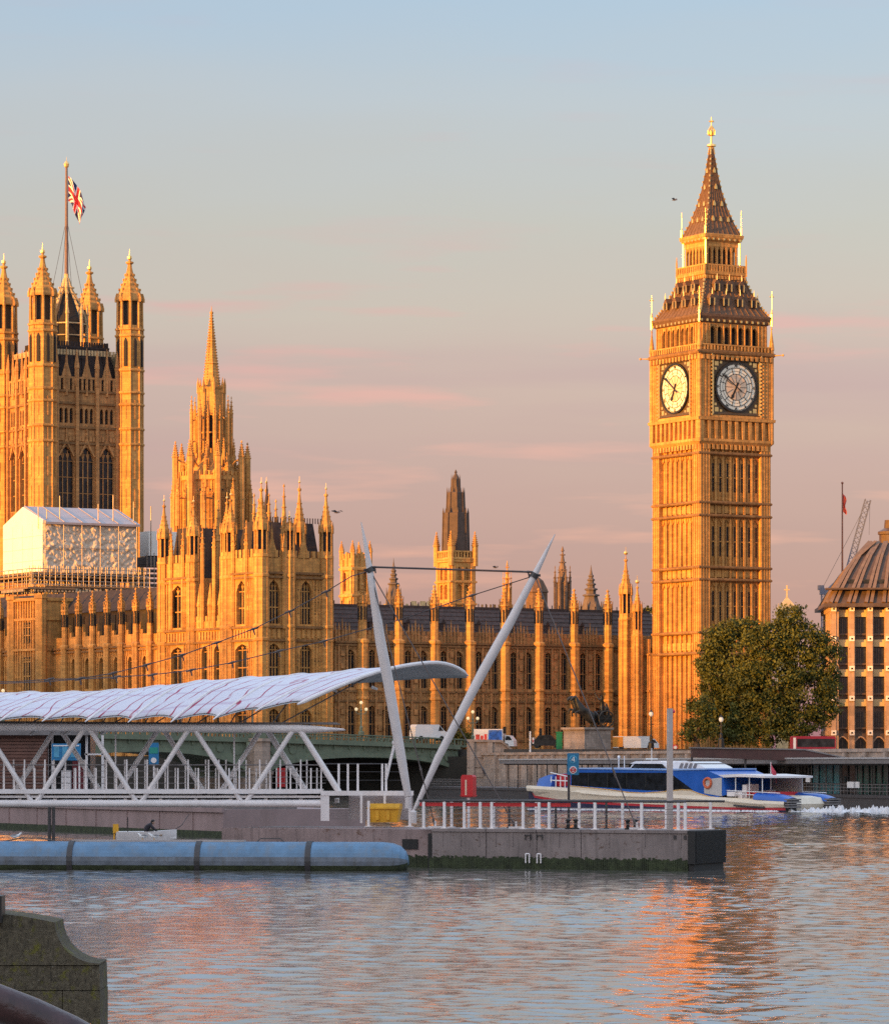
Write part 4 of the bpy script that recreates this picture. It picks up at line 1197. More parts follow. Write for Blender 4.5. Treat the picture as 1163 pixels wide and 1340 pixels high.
    for u, h in ((3.5, 4.5), (L * .62, 3.4), (L * .78, 5), (L, 4), (-.3, 2.6), (1.2, 2.2)): b.tube((u, 1.0, z1 - 1), (u, 1.0, z1 + h), .09, .08, 5)
    part('scaffold_tube', b, [TUBE], t, kind='stuff')
    b = MB()
    for i in range(34):
        u = -3 + i * (L + 4) / 34; b.box(u, -3.35, z0 - 3.3, u + .35, -3.05, z0 - 2.7 - .15 * (i % 3))
    for i in range(16):
        v = -2 + i * .55; b.box(-4.3, v, z0 - 3.3, -4.0, v + .3, z0 - 2.9)
    part('bracket', b, [pmat('bracket_timber', (.5, .36, .22), .7)], t, kind='stuff')
    # smaller one beside it
    D1 = 655.0; ox, oy = X(195, D1), D1
    z0, z1 = Z(727, D1), Z(695, D1)
    t = thing('scaffold_shelter', 'small white sheeted scaffold box in the gap between the large shelter and the corner pavilion', 'scaffold shelter', (ox, oy, Z(775, D1)), rz)
    b = MB(); b.box(0, 0, z0, 9, 3.4, z1); 
    part('sheet', b, [WSHEET], t)
    b = MB(); b.box(-.6, -.4, z0 - 1.4, 10, 4.4, z0 - .2)
    for i in range(5): b.box(-.9, -1.0, z0 - 1.8 - i * .8, 10, 3.4, z0 - 1.5 - i * .8)
    part('deck', b, [GREYD], t)
    b = MB()
    for i in range(9):
        u = -.8 + i * 1.3; b.tube((u, -1, Z(775, D1)), (u, -1, z0 + (3.0 if i == 3 else .4)), .08, .08, 5)
    b.tube((-.2, -1.2, z0 - 2), (-.2, -1.2, z1 + 4.0), .1, .09, 5)
    part('scaffold_tube', b, [TUBE], t, kind='stuff')

# ------------------------------------------------------------------ towers and turrets beyond the north wing
def skyline():
    # pale square tower with a dark stepped spire
    D0 = 720.0; ox, oy = X(590, D0), D0; z = lambda y: Z(y, D0)
    t = thing('lantern_tower', 'sunlit square stone tower carrying a dark stepped octagonal spire, behind the slate roof', 'tower', (ox, oy, GZ), R(31))
    S = 5.2; wr = wall_u((ox, oy), (math.cos(R(31)), math.sin(R(31))), 623.5); wl = wall_u((ox, oy), (-math.sin(R(31)), math.cos(R(31))), 572.5)
    S = (wr + wl) / 2; c = S / 2; h = S / 2
    b = MB(); b.box(.5, .5, GZ, S - .5, S - .5, z(735))
    for k in range(4):
        b.T = faceT(c, c, k)
        ops = [(-1.25, -.3), (.3, 1.25)]
        hk = h if k % 2 == 0 else h - .71
        facade(b, -hk, hk, h, .7, [(GZ, z(784), [], 0), (z(784), z(764), ops, .4), (z(764), z(762), [], 0), (z(762), z(741), ops, .7), (z(741), z(733), [], 0)])
        for sg in (-1, 1): b.box(sg * (h - .5) - .35, h - .1, GZ, sg * (h - .5) + .35, h + .22, z(736))
        b.box(-.14, h - .1, GZ, .14, h + .14, z(741))
        crenels(b, -h, h, h - .3, h + .05, z(733), z(722), .62, .5); b.box(-h, h - .32, z(722), h, h + .07, z(720))
    b.T = None
    for y in (792, 763, 736, 733): b.sq(c, c, [(h, z(y)), (h + .3, z(y) + .15), (h + .3, z(y) + .4), (h, z(y) + .6)])
    part('wall', b, [STONE], t)
    for k in (0, 1):
        for u in (-.775, .775):
            for y, hh in ((784, 20), (762, 21)): put_window(t, faceT(c, c, k), k, u, h - .55, z(y), window_mesh(.95, hh * D0 / F, 2, 1, .5, STONE))
    for sx in (0, 1):
        for sy in (0, 1):
            b = MB(); spirelet(b, sx * S, sy * S, z(740), .55, z(712), z(694), 8)
            part('pinnacle', b, [STONE], t)
    b = MB()
    for r, ya, yb in ((2.4, 736, 670), (1.65, 670, 643), (.85, 643, 626)):
        b.lathe(c, c, [(r * 1.03, z(ya)), (r * .93, z(yb)), (r * .7, z(yb) + .1)], 8, math.pi / 8)
        for i in range(8):
            a = math.pi / 8 + i * math.pi / 4
            b.tube((c + r * 1.02 * math.cos(a), c + r * 1.02 * math.sin(a), z(ya)), (c + r * .95 * math.cos(a), c + r * .95 * math.sin(a), z(yb) + .2), r * .09, r * .07, 4)
            b.lathe(c + r * .95 * math.cos(a), c + r * .95 * math.sin(a), [(r * .09, z(yb)), (r * .01, z(yb) + 1.0)], 4)
    b.lathe(c, c, [(.8, z(626)), (.15, z(617)), (.3, z(616.5)), (.03, z(612.5))], 8)
    part('spire', b, [pmat('sooty_spire', (.085, .055, .04), .8, 0, .3, 1, .2)], t)
    # square tower with four pinnacles, left
    D0 = 700.0; ox, oy = X(461.5, D0), D0; z = lambda y: Z(y, D0)
    t = thing('pinnacled_tower', 'squat square stone tower with four thin corner pinnacles, just right of the corner pavilion', 'tower', (ox, oy, GZ), R(34))
    wr = wall_u((ox, oy), (math.cos(R(34)), math.sin(R(34))), 484); S = wr; c = h = S / 2
    b = MB(); b.box(.4, .4, GZ, S - .4, S - .4, z(730))
    for k in range(4):
        b.T = faceT(c, c, k); hk = h if k % 2 == 0 else h - .61
        ops = [(-1.35, -.3), (.3, 1.35)]
        facade(b, -hk, hk, h, .6, [(GZ, z(773), [], 0), (z(773), z(748), ops, .6), (z(748), z(730), [], 0)])
        for sg in (-1, 1): b.box(sg * (h - .4) - .4, h - .1, GZ, sg * (h - .4) + .4, h + .3, z(732))
        crenels(b, -h, h, h - .3, h + .02, z(730), z(724), .8, .45); b.box(-.25, h - .1, z(745), .25, h + .2, z(722))
    b.T = None
    for y in (782, 747): b.sq(c, c, [(h + .1, z(y)), (h + .4, z(y) + .2), (h + .4, z(y) + .5), (h, z(y) + .9)])
    part('wall', b, [STONE], t)
    for k in (0, 1):
        for u in (-.825, .825): put_window(t, faceT(c, c, k), k, u, h - .5, z(773), window_mesh(1.05, 25 * D0 / F, 1, 1, .6, STONE))
    for sx in (0, 1):
        for sy in (0, 1):
            b = MB(); spirelet(b, sx * S, sy * S, z(740), .42, z(720), z(706.5), 6)
            part('pinnacle', b, [STONE], t)
    # small spires behind the ridge
    def pagoda(px, ytip, ybase, wpx, D0, label):
        z = lambda y: Z(y, D0); w = wpx / 2 * D0 / F
        b = MB(); x = X(px, D0); H = ybase - ytip
        pts = [(w, z(ybase) - 6), (w, z(ybase)), (w * 1.1, z(ybase) + .15), (w * .8, z(ytip + H * .78))]
        for f, q in ((.64, .62), (.52, .48), (.42, .36), (.33, .28), (.25, .2)):
            zz = z(ytip + H * f); pts += [(w * q, zz), (w * q * 1.35, zz + .12), (w * q * 1.3, zz + .3), (w * q * .75, zz + .45)]
        pts += [(w * .07, z(ytip + H * .1)), (.02, z(ytip))]
        b.lathe(x, D0, pts, 8, math.pi / 8)
        for i in range(8):
            a = math.pi / 8 + i * math.pi / 4; b.lathe(x + w * math.cos(a), D0 + w * math.sin(a), [(w * .13, z(ybase) - 4), (w * .11, z(ybase) + .9), (.02, z(ybase) + 2.2)], 5)
        solo('turret', b, [pmat('sooty_lead', (.12, .085, .065), .8, 0, .3, 1)], label, 'turret')
    pagoda(515, 730, 786, 20, 668, 'dark tiered turret with a thin tip between the leaning mast and the lantern tower')
    pagoda(773, 739, 804, 29, 668, 'wide dark tiered turret behind the slate roof, third spire left of the clock tower')
    def spire(px, ytip, ybase, ybody, wpx, D0, label, mat):
        z = lambda y: Z(y, D0); w = wpx / 2 * D0 / F; b = MB(); x = X(px, D0)
        b.lathe(x, D0, [(w, z(ybody) - 8), (w, z(ybase)), (w * 1.15, z(ybase) + .2), (w * .85, z(ybase) + .3), (w * .1, z(ytip) - 1.0), (w * .3, z(ytip) - .9), (.03, z(ytip))], 8, math.pi / 8)
        for i in range(8):
            a = math.pi / 8 + i * math.pi / 4; r = w * 1.25
            spirelet(b, x + r * math.cos(a), D0 + r * math.sin(a), z(ybody) - 6, w * .22, z(ybase) + .5, z(ybase) + 3.2, 5, crock=2)
            for f in (.15, .35, .55, .75):
                rr = w * (.85 - .75 * f) + .06; zz = z(ybase) + (z(ytip) - z(ybase)) * f; b.box(x + rr * math.cos(a) - .1, D0 + rr * math.sin(a) - .1, zz, x + rr * math.cos(a) + .1, D0 + rr * math.sin(a) + .1, zz + .2)
        solo('spire', b, [mat], label, 'spire')
    spire(735.8, 714.5, 764, 800, 17, 700, 'slim dark needle spire with buttresses behind the tip of the right mast', pmat('dark_spire_stone', (.16, .10, .065), .85, 0, .3, 1))
    spire(663.5, 733.5, 772, 800, 9, 690, 'small half-lit stone spire crossed by the mast cable right of the lantern tower', STONE)
    D0 = 690; x = X(702, D0); z = lambda y: Z(y, D0); b = MB()
    b.lathe(x, D0, [(2.0, GZ + 12), (2.0, z(776)), (2.2, z(775)), (1.9, z(770)), (1.2, z(760)), (.3, z(755)), (.03, z(748))], 8, .39)
    solo('turret', b, [ROOFI], 'domed brown roof turret hidden behind the top of the right mast', 'turret')
    # low sunlit roofs seen over the ridge
    b = MB(); D0 = 700
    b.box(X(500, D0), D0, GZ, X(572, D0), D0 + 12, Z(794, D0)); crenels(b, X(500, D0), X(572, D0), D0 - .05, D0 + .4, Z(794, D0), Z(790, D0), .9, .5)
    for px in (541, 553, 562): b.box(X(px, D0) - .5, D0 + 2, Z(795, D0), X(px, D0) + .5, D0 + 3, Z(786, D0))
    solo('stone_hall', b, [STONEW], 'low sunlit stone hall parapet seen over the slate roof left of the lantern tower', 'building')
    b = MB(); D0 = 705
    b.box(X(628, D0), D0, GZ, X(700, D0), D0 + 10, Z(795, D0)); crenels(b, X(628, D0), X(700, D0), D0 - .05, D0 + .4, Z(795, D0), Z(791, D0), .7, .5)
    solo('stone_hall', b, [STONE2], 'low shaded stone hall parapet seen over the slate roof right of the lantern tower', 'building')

def lower(fn, dz):
    before = set(bpy.data.objects)
    fn()
    for o in set(bpy.data.objects) - before:
        if o.parent is None:
            o.location.z += dz
lower(clock_tower, -1.65)
for o in bpy.data.objects:      # the tower stands a little nearer than the wing behind it
    if o.parent is None and o.name == 'clock_tower':
        o.location = Vector((0, 0, CAMH)) + (o.location - Vector((0, 0, CAMH))) * .94; o.scale = (.94, .94, .94)
lower(flag_tower, -2.45); lower(north_wing, -1.59); lower(pavilion, -1.47); lower(river_wing, -1.6)
GZ = 5.3
octagon_tower(); shelter(); skyline()
# ------------------------------------------------------------------ ground, road, near bank
PAVE = pmat('paving', (.20, .17, .145), .85, 0, .2, .5, .2, 5)
ASPH = pmat('asphalt', (.05, .048, .046), .9, 0, .25, .8, .2, 20)
def grounds():
    b = MB()
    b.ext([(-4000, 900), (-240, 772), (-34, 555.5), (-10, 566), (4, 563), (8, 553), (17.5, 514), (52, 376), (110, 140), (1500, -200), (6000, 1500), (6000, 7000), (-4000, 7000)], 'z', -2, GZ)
    o = struct('ground', b, [PAVE, pmat('algae_shade_wall', (.030, .026, .020), .9, 0, .4, .4, .2, 3)])  # bank sides near-black: algae tone with arch shade painted in
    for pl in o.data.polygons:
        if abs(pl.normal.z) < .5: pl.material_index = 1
    b = MB()
    b.ext([(2, 566), (9, 556), (34, 550), (62, 560), (62, 590), (36, 598), (-6, 584)], 'z', GZ - .3, GZ + 1.0)
    struct('road', b, [ASPH])
    b = MB()
    b.ext([(9, -160), (5, 24.6), (-10, 27), (-88, 168), (-285, 565), (-1500, 700), (-1500, -160)], 'z', -2.5, 2.3)
    struct('near_bank', b, [PAVE])
    # river wall with coping, panels and the stair ramp by the bridge
    b = MB()
    pts = [(5, 561.6), (7.3, 551.7), (16.8, 512.7), (51.3, 374.7), (109, 139)]
    for (x0, y0), (x1, y1) in zip(pts[:-1], pts[1:]):
        dx, dy = x1 - x0, y1 - y0; l = math.hypot(dx, dy); nx, ny = dy / l, -dx / l
        if nx > 0: nx, ny = -nx, -ny
        q = lambda w: [(x0 + nx * w, y0 + ny * w), (x1 + nx * w, y1 + ny * w)]
        a = q(0.0); c = q(.7); b.ext([a[0], a[1], c[1], c[0]], 'z', -1.5, 5.45)
        a = q(-.1); c = q(.9); b.ext([a[0], a[1], c[1], c[0]], 'z', 5.45, 5.8)
        for k in range(int(l / 6)):
            f = (k + .5) * 6 / l; px_, py_ = x0 + dx * f + nx * .8, y0 + dy * f + ny * .8
            b.lathe(px_, py_, [(.55, -1), (.5, 5.4)], 4, math.atan2(dy, dx) + math.pi / 4)
    solo('river_wall', b, [ABUT], 'granite river wall with coping running right from the green bridge', 'river wall')
    b = MB(); D0 = 557
    prof = [(X(611, D0), Z(1050, D0)), (X(611, D0), Z(970.5, D0)), (X(655, D0), Z(971.5, D0)), (X(683, D0), Z(995, D0)), (X(724, D0), Z(1019, D0)), (X(724, D0), Z(1050, D0))]
    b.ext(prof, 'y', D0, D0 + 2.2, 0)
    cp = [(X(610, D0), Z(970.5, D0)), (X(655.5, D0), Z(971.5, D0)), (X(684, D0), Z(995, D0)), (X(725, D0), Z(1019, D0)), (X(725, D0), Z(1016, D0)), (X(684.5, D0), Z(992, D0)), (X(656, D0), Z(968.3, D0)), (X(610, D0), Z(967.4, D0))]
    b.ext(cp, 'y', D0 - .3, D0 + 2.5, 0)
    for px in (617, 641): b.box(X(px, D0) - .35, D0 - .25, Z(1050, D0), X(px, D0) + .35, D0 + .1, Z(970, D0))
    for i in range(4): b.box(X(612, D0), D0 - .12, Z(1030 - i * 13, D0), X(650 - i * 1, D0), D0 + .1, Z(1028.5 - i * 13, D0))
    solo('stair_wall', b, [ABUT], 'pinkish stone abutment with a parapet sloping down river stairs, at the right end of the bridge', 'stair wall')
    # unseen block left of the frame, heights and gables shaped to set the shade
    t = thing('riverside_shade_block', 'unseen riverside block on the near bank, its gables shaped to cast shade', 'office building', (-40, 40, 1.9))
    b = MB(); rb = MB(); wn = MB()
    def lin(Y): return -.45 * Y - 34
    rg = random.Random(9)
    segs = []
    for r0, r1, h in ((-120, 130, 22.0), (130, 360, 28.5), (360, 432, 30.0), (432, 660, 41.0)):
        n = max(2, round((r1 - r0) / 24))
        for i in range(n): segs.append((r0 + (r1 - r0) * i / n, r0 + (r1 - r0) * (i + 1) / n, h))
    for y0, y1, h in segs:
        p = lambda Y, o: (lin(Y) - o * .912, Y - 40 - o * .41)
        a0, a1 = p(y0, 0), p(y1, 0); c0, c1 = p(y0, 16), p(y1, 16)
        b.ext([a0, a1, c1, c0], 'z', 0 + 1.9, h)
        ng = max(2, round((y1 - y0) / 4.6)); gw = (y1 - y0) / ng
        for j in range(ng):                      # a row of steep gables shaped to fade the shade upward, with chimneys
            ya = y0 + j * gw; hg = 18.5 + rg.uniform(-2, 2)
            A, B, M_ = p(ya, 0), p(ya + gw, 0), p(ya + gw / 2, 0); A2, B2, M2 = [(q[0] + SUN_H.x * 7, q[1] + SUN_H.y * 7) for q in (A, B, M_)]
            rb.add([(*A, h), (*B, h), (*M_, h + hg), (*A2, h), (*B2, h), (*M2, h + hg)], [(0, 1, 2), (3, 5, 4), (0, 2, 5, 3), (1, 4, 5, 2), (0, 3, 4, 1)])
            if j % 3 == 1: rb.box(A[0] - 5, A[1] - .8, h, A[0] - 3.4, A[1] + .8, h + hg * .9)
        n = int((y1 - y0) / 3.4)
        for i in range(n):
            for fl in range(6):
                zz = 5 + fl * 4.1
                if zz + 2.4 > h: continue
                Y = y0 + (y1 - y0) * (i + .5) / n; q = p(Y, -.06)
                wn.box(q[0] - .1, q[1] - .7, zz, q[0] + .12, q[1] + .7, zz + 2.4)
    part('wall', b, [STONEW], t); part('roof', rb, [SLATE], t); part('windows', wn, [GLASS], t, kind='stuff')
    # the block alone gives the shade of this bank

# ------------------------------------------------------------------ water
def water():
    rows = []
    D = 14.0; ds = [D]
    while D < 720:
        st = .11 if D < 60 else (.11 + (D - 60) / 110 * .09 if D < 170 else .20 + (D - 170) / 280 * .8)
        if D > 450: st = 3.0
        D += st; ds.append(D)
    ds = np.array([-160, -60, 0.] + ds + [800, 1500, 7000])
    xn = np.concatenate([[-40, -12, -5, -2.5, -1.2, -.6, -.35, -.22, -.17], np.linspace(-.135, .135, 340), [.17, .22, .35, .6, 1.2, 2.5, 5, 12, 40]])
    Dm, Xn = np.meshgrid(ds, xn, indexing='ij')
    Xm = Xn * np.maximum(Dm, 30)
    rng = np.random.RandomState(3)
    Zm = np.zeros_like(Dm)
    mask = (np.abs(Xn) <= .14) & (Dm >= 14) & (Dm < 450)
    xs = Xm[mask]; ys = Dm[mask]; z = np.zeros_like(xs)
    # patches of calmer and rougher water
    env = 1 + .35 * np.sin(xs * .16 + ys * .05 + 1.0) * np.sin(ys * .075 - xs * .09) + .25 * np.sin(xs * .41 - ys * .13 + 2)
    sp = np.maximum(.15, (.27 / 300) * 1.0 * ys)
    for i in range(110):
        lam = .27 * (2.6 / .27) ** (rng.rand() ** 1.35)
        th = rng.normal(1.25, .8)
        k = 2 * math.pi / lam
        amp = .0052 * lam ** .62 * rng.uniform(.5, 1.2)
        ph = rng.rand() * 6.28
        row = .11 + np.clip((ys - 60) / 110, 0, 10) * .09
        fade = np.clip((lam - 2.2 * row) / (1.5 * row), 0, 1)
        arg = k * (np.cos(th) * xs + np.sin(th) * ys) + ph + .6 * np.sin(xs * .23 + i) + .5 * np.sin(ys * .19 + i * 1.7)
        s = np.sin(arg)
        z += fade * amp * (s + .35 * (1 - np.abs(np.cos(arg / 2)) * 2) * .5)
    Zm[mask] = z * env * .32
    # taper to flat at the fine patch's edge
    co = np.stack([Xm, Dm, Zm], -1).reshape(-1, 3)
    nr, nc = Dm.shape
    idx = np.arange(nr * nc).reshape(nr, nc)
    fq = np.stack([idx[:-1, :-1], idx[:-1, 1:], idx[1:, 1:], idx[1:, :-1]], -1).reshape(-1, 4)
    me = bpy.data.meshes.new('water')
    me.vertices.add(len(co)); me.vertices.foreach_set('co', co.astype(np.float32).ravel())
    me.loops.add(fq.size); me.loops.foreach_set('vertex_index', fq.astype(np.int32).ravel())
    me.polygons.add(len(fq)); me.polygons.foreach_set('loop_start', np.arange(0, fq.size, 4, dtype=np.int32)); 
    me.polygons.foreach_set('use_smooth', np.ones(len(fq), dtype=bool))
    me.update(calc_edges=True)
    m, N, L, b = _new('river_water')
    b.inputs['Base Color'].default_value = (.11, .10, .09, 1); b.inputs['Roughness'].default_value = .02; b.inputs['IOR'].default_value = 1.6
    tc = N.new('ShaderNodeTexCoord'); v = tc.outputs['Object']
    n1 = _noise(N, L, _map(N, L, v, (1.0, 1.5, 1)), 3.2, 4, .6); n2 = _noise(N, L, _map(N, L, v, (.55, .9, 1)), .8, 4, .55)
    mx = _mix(N, L, .35, n1, n2)
    _bump(N, L, b, mx, .30, .04)
    me.materials.append(m)
    o = bpy.data.objects.new('water', me); COL.objects.link(o); o['kind'] = 'structure'
WATER_FN = water

# ------------------------------------------------------------------ bridge
def bridge():
    D0 = 566.0; ox, oy = X(611, D0), D0
    d = (-.8, -.6); rz = math.atan2(d[1], d[0])
    t = thing('bridge', 'sage green iron arch bridge with stone piers crossing the river behind the pier gangway', 'bridge', (ox, oy, 0), rz)
    Lp = 36.2; NS = 7
    WD = 13.0
    def deck(x): return 6.55 + 1.9 * math.sin(math.pi * min(1, max(0, x / (NS * Lp)))) ** .8
    b = MB()
    for i in range(NS):
        x0, x1 = i * Lp + 1.6, (i + 1) * Lp - 1.6; mid = (x0 + x1) / 2; hw = (x1 - x0) / 2
        crown = deck(mid) - 1.95; spr = 2.3
        n = 20; arch = []
        for k in range(n + 1):
            a = math.pi * k / n; arch.append((mid - hw * math.cos(a), spr + (crown - spr) * math.sin(a) ** .85))
        top = [(x0 + (x1 - x0) * k / 8, deck(x0 + (x1 - x0) * k / 8)) for k in range(9)]
        for k in range(n):
            p, q = arch[k], arch[k + 1]
            b.ext([(p[0], p[1]), (q[0], q[1]), (q[0], deck(q[0])), (p[0], deck(p[0]))], 'y', -WD, 0)
            b.ext([(p[0], p[1] - .02), (q[0], q[1] - .02), (q[0], q[1] + .55), (p[0], p[1] + .55)], 'y', -.02, .28)
            b.ext([(p[0], deck(p[0]) - .35), (q[0], deck(q[0]) - .35), (q[0], deck(q[0]) + .05), (p[0], deck(p[0]) + .05)], 'y', 0, .55)
        for sd in (x0 + 1.6, x0 + 4.4, x0 + 7.0, x1 - 1.6, x1 - 4.4, x1 - 7.0):
            zz = deck(sd) - 1.2; r = max(.25, 1.2 - abs(abs(sd - mid) - hw) * .13)
            pts = [(sd + r * math.cos(j * .785), zz + r * math.sin(j * .785)) for j in range(8)]
            b.ext(pts, 'y', .0, .14)
        for k in range(13):
            x = x0 + (x1 - x0) * (k + .5) / 13; b.box(x - .1, 0, deck(x) - .9, x + .1, .2, deck(x) - .3)
    part('arch_span', b, [GREENB], t)
    b = MB()
    n = 220; Lt = NS * Lp
    for k in range(n):
        x = k * Lt / n; x1 = (k + 1) * Lt / n; z = deck(x)
        for y in (.15, -WD + .15):
            b.box(x, y, z + .05, x1, y + .28, z + .32); b.box(x, y - .04, z + 1.02, x1, y + .32, z + 1.2)
            b.box(x + .05, y + .05, z + .3, x + .32, y + .22, z + 1.05); b.box(x + .6, y + .08, z + .3, x + .75, y + .2, z + 1.05)
    part('parapet', b, [GREENB], t)
    for i in range(1, NS):
        b = MB(); x = i * Lp
        b.box(x - 1.55, -WD, -2, x + 1.55, .6, deck(x) - 1.0)
        b.lathe(x, .9, [(1.7, -2), (1.7, 2.7), (1.9, 2.8), (1.9, 3.2), (1.45, 3.3), (1.45, deck(x) - .3), (1.75, deck(x) - .2), (1.75, deck(x) + .2)], 8, math.pi / 8)
        b.lathe(x, .5, [(1.2, deck(x)), (1.2, deck(x) + 1.3), (1.35, deck(x) + 1.35), (1.35, deck(x) + 1.6)], 8, math.pi / 8, 1)
        part('pier', b, [ABUT, GREENB], t)
    # three-globe lamps on the parapet
    GL = emit_mat('lamp_globe', (.55, .42, .24), .55)
    def lamp(x, y, zb, label, k=1.0):
        w = (ox + d[0] * x - d[1] * y, oy + d[1] * x + d[0] * y)
        o = thing('street_lamp', label, 'street lamp', (w[0], w[1], zb), rz, 'three-globe lamps along the bridge')
        b = MB()
        b.lathe(0, 0, [(.42, zb), (.42, zb + .5), (.2, zb + .6), (.26, zb + 1.1), (.12, zb + 1.3), (.1, zb + 3.4), (.2, zb + 3.45), (.08, zb + 3.6), (.07, zb + 4.3)], 8)
        for sg in (-1, 1): b.path([(0, 0, zb + 3.0), (sg * .5, 0, zb + 2.95), (sg * .85, 0, zb + 3.15), (sg * .85, 0, zb + 3.35)], .06, 5)
        part('lamp_post', b, [GREENB], o)
        for (gx, gz) in ((-.85, 3.62), (.85, 3.62), (0, 4.55)):
            g = MB(); g.ball((gx, 0, zb + gz), .24, 8, 6)
            part('globe', g, [GL], o, smooth=True)
    k = lambda px: wall_u((ox, oy), d, px)
    for px, lab in ((471, 'green three-globe street lamp seen just left of the leaning left mast'), (329, 'green three-globe street lamp above the bridge pier, behind the canopy edge'), (3, 'three-globe lamp over the canopy at the left edge of the photo')):
        lamp(k(px), .3, deck(k(px)) + 1.1, lab)
    lamp(-.8, .3, 7.1, 'green three-globe street lamp at the right end of the bridge beside the leaning right mast')

# ------------------------------------------------------------------ leafy things
LEAFM = None
def leaf_mat(name, c0, c1):
    m, N, L, b = _new(name)
    tc = N.new('ShaderNodeTexCoord'); v = tc.outputs['Object']
    oi = N.new('ShaderNodeNewGeometry')
    n = _noise(N, L, v, .55, 4)
    c = _ramp(N, L, n, .35, .68, c0, c1)
    c = _mix(N, L, .25, c, _ramp(N, L, oi.outputs['Random Per Island'], 0, 1, mul(c0, .85), mul(c1, 1.1)))
    L.new(c, b.inputs['Base Color']); b.inputs['Roughness'].default_value = .6; b.inputs['Specular IOR Level'].default_value = .2
    try: b.inputs['Subsurface Weight'].default_value = 0
    except Exception: pass
    return m
def tree(px, D0, zb, blobs, n, label, seed, leaf=.42, mat=None, trunk=.45, group=None):
    rng = random.Random(seed)
    x0 = X(px, D0)
    t = thing('tree', label, 'tree', (x0, D0, zb), 0, group)
    b = MB()
    tops = [(X(q[0], D0) - x0, 0, Z(q[1], D0)) for q in blobs]
    fork = zb + (max(p[2] for p in tops) - zb) * .3
    b.path([(0, 0, zb - .3), (.1, 0, zb + (fork - zb) * .5), (0, .1, fork)], [trunk * 1.3, trunk, trunk * .8], 8)
    for p in tops: b.path([(0, .1, fork - .4), (p[0] * .5, rng.uniform(-1, 1), (fork + p[2]) / 2 - .2), p], [trunk * .6, trunk * .35, .05], 6)
    part('trunk', b, [pmat('bark', (.09, .065, .045), .9, 0, .3, 2, .4)], t)
    tot = sum(q[2] * q[3] for q in blobs)
    V = []; Fc = []
    for q in blobs:
        cx, cz = X(q[0], D0) - x0, Z(q[1], D0); rx, rz_ = q[2] * D0 / F, q[3] * D0 / F; ry = rx * .9
        # several leaf clumps inside each mass, so light and gaps show through
        m = int(n * q[2] * q[3] / tot); nc = max(6, m // 55)
        for c in range(nc):
            while True:
                u = Vector((rng.uniform(-1, 1), rng.uniform(-1, 1), rng.uniform(-1, 1)))
                if .25 < u.length < 1: break
            u = u.normalized() * u.length ** .45
            cc = Vector((cx + u.x * rx, u.y * ry, cz + u.z * rz_)); cr = rng.uniform(.55, 1.35)
            for k in range(m // nc):
                p = cc + Vector((rng.gauss(0, cr * .5), rng.gauss(0, cr * .5), rng.gauss(0, cr * .36)))
                s = leaf * rng.uniform(.55, 1.25)
                a = Vector((rng.gauss(0, 1), rng.gauss(0, 1), rng.gauss(0, .7))).normalized(); e = a.orthogonal().normalized()
                e = (Matrix.Rotation(rng.uniform(0, 6.28), 3, a) @ e); f = a.cross(e)
                i = len(V)
                V += [tuple(p - e * s * .5), tuple(p + f * s * .32 - e * .02), tuple(p + e * s * .55), tuple(p - f * s * .32)]
                Fc.append((i, i + 1, i + 2, i + 3))
    me = bpy.data.meshes.new('crown'); me.from_pydata([(x, y, z - zb) for x, y, z in V], [], Fc); me.materials.append(mat or LEAFM); me.update()
    o = bpy.data.objects.new('crown', me); COL.objects.link(o); o.parent = t
    return t
def trees():
    global LEAFM
    LEAFM = leaf_mat('plane_leaves', (.036, .044, .011), (.115, .118, .022))
    tree(938, 548, GZ, [(938, 842, 17, 22), (957, 830, 20, 18), (950, 880, 30, 26), (936, 908, 20, 22), (964, 918, 30, 30), (978, 826, 17, 16), (921, 868, 9, 15), (948, 945, 20, 16), (955, 962, 26, 12)], 26000, 'leafy plane tree with a sunlit yellow-green top at the foot of the clock tower', 5, .40)
    tree(1035, 543, GZ, [(1005, 840, 28, 26), (1036, 812, 18, 20), (1050, 845, 32, 30), (1072, 870, 24, 40), (1010, 890, 40, 34), (1055, 905, 38, 36), (1078, 925, 16, 28), (1000, 935, 32, 26), (1040, 945, 32, 20), (1000, 962, 34, 13), (1040, 955, 20, 14), (1025, 835, 22, 24), (985, 865, 26, 34), (980, 910, 24, 40), (970, 950, 20, 18)], 46000, 'tall dark plane tree between the clock tower and the brown-roofed office building', 6, .40)
    tree(911, 540, GZ, [(909, 935, 15, 22), (918, 925, 12, 14), (904, 958, 14, 12), (918, 955, 14, 14)], 3200, 'small round tree in front of the clock tower base, left of the plane trees', 7, .42)
    tree(845, 700, GZ + 8, [(845, 800, 7, 7), (851, 804, 6, 7), (843, 812, 7, 9)], 700, 'distant dark treetop peeping between the end turret and the clock tower', 8, .5)
    tree(600, 582, GZ + .8, [(603, 962, 8, 7), (592, 965, 7, 6), (612, 966, 7, 6)], 900, 'low dark shrub behind the bridge parapet near the right mast', 9, .35)

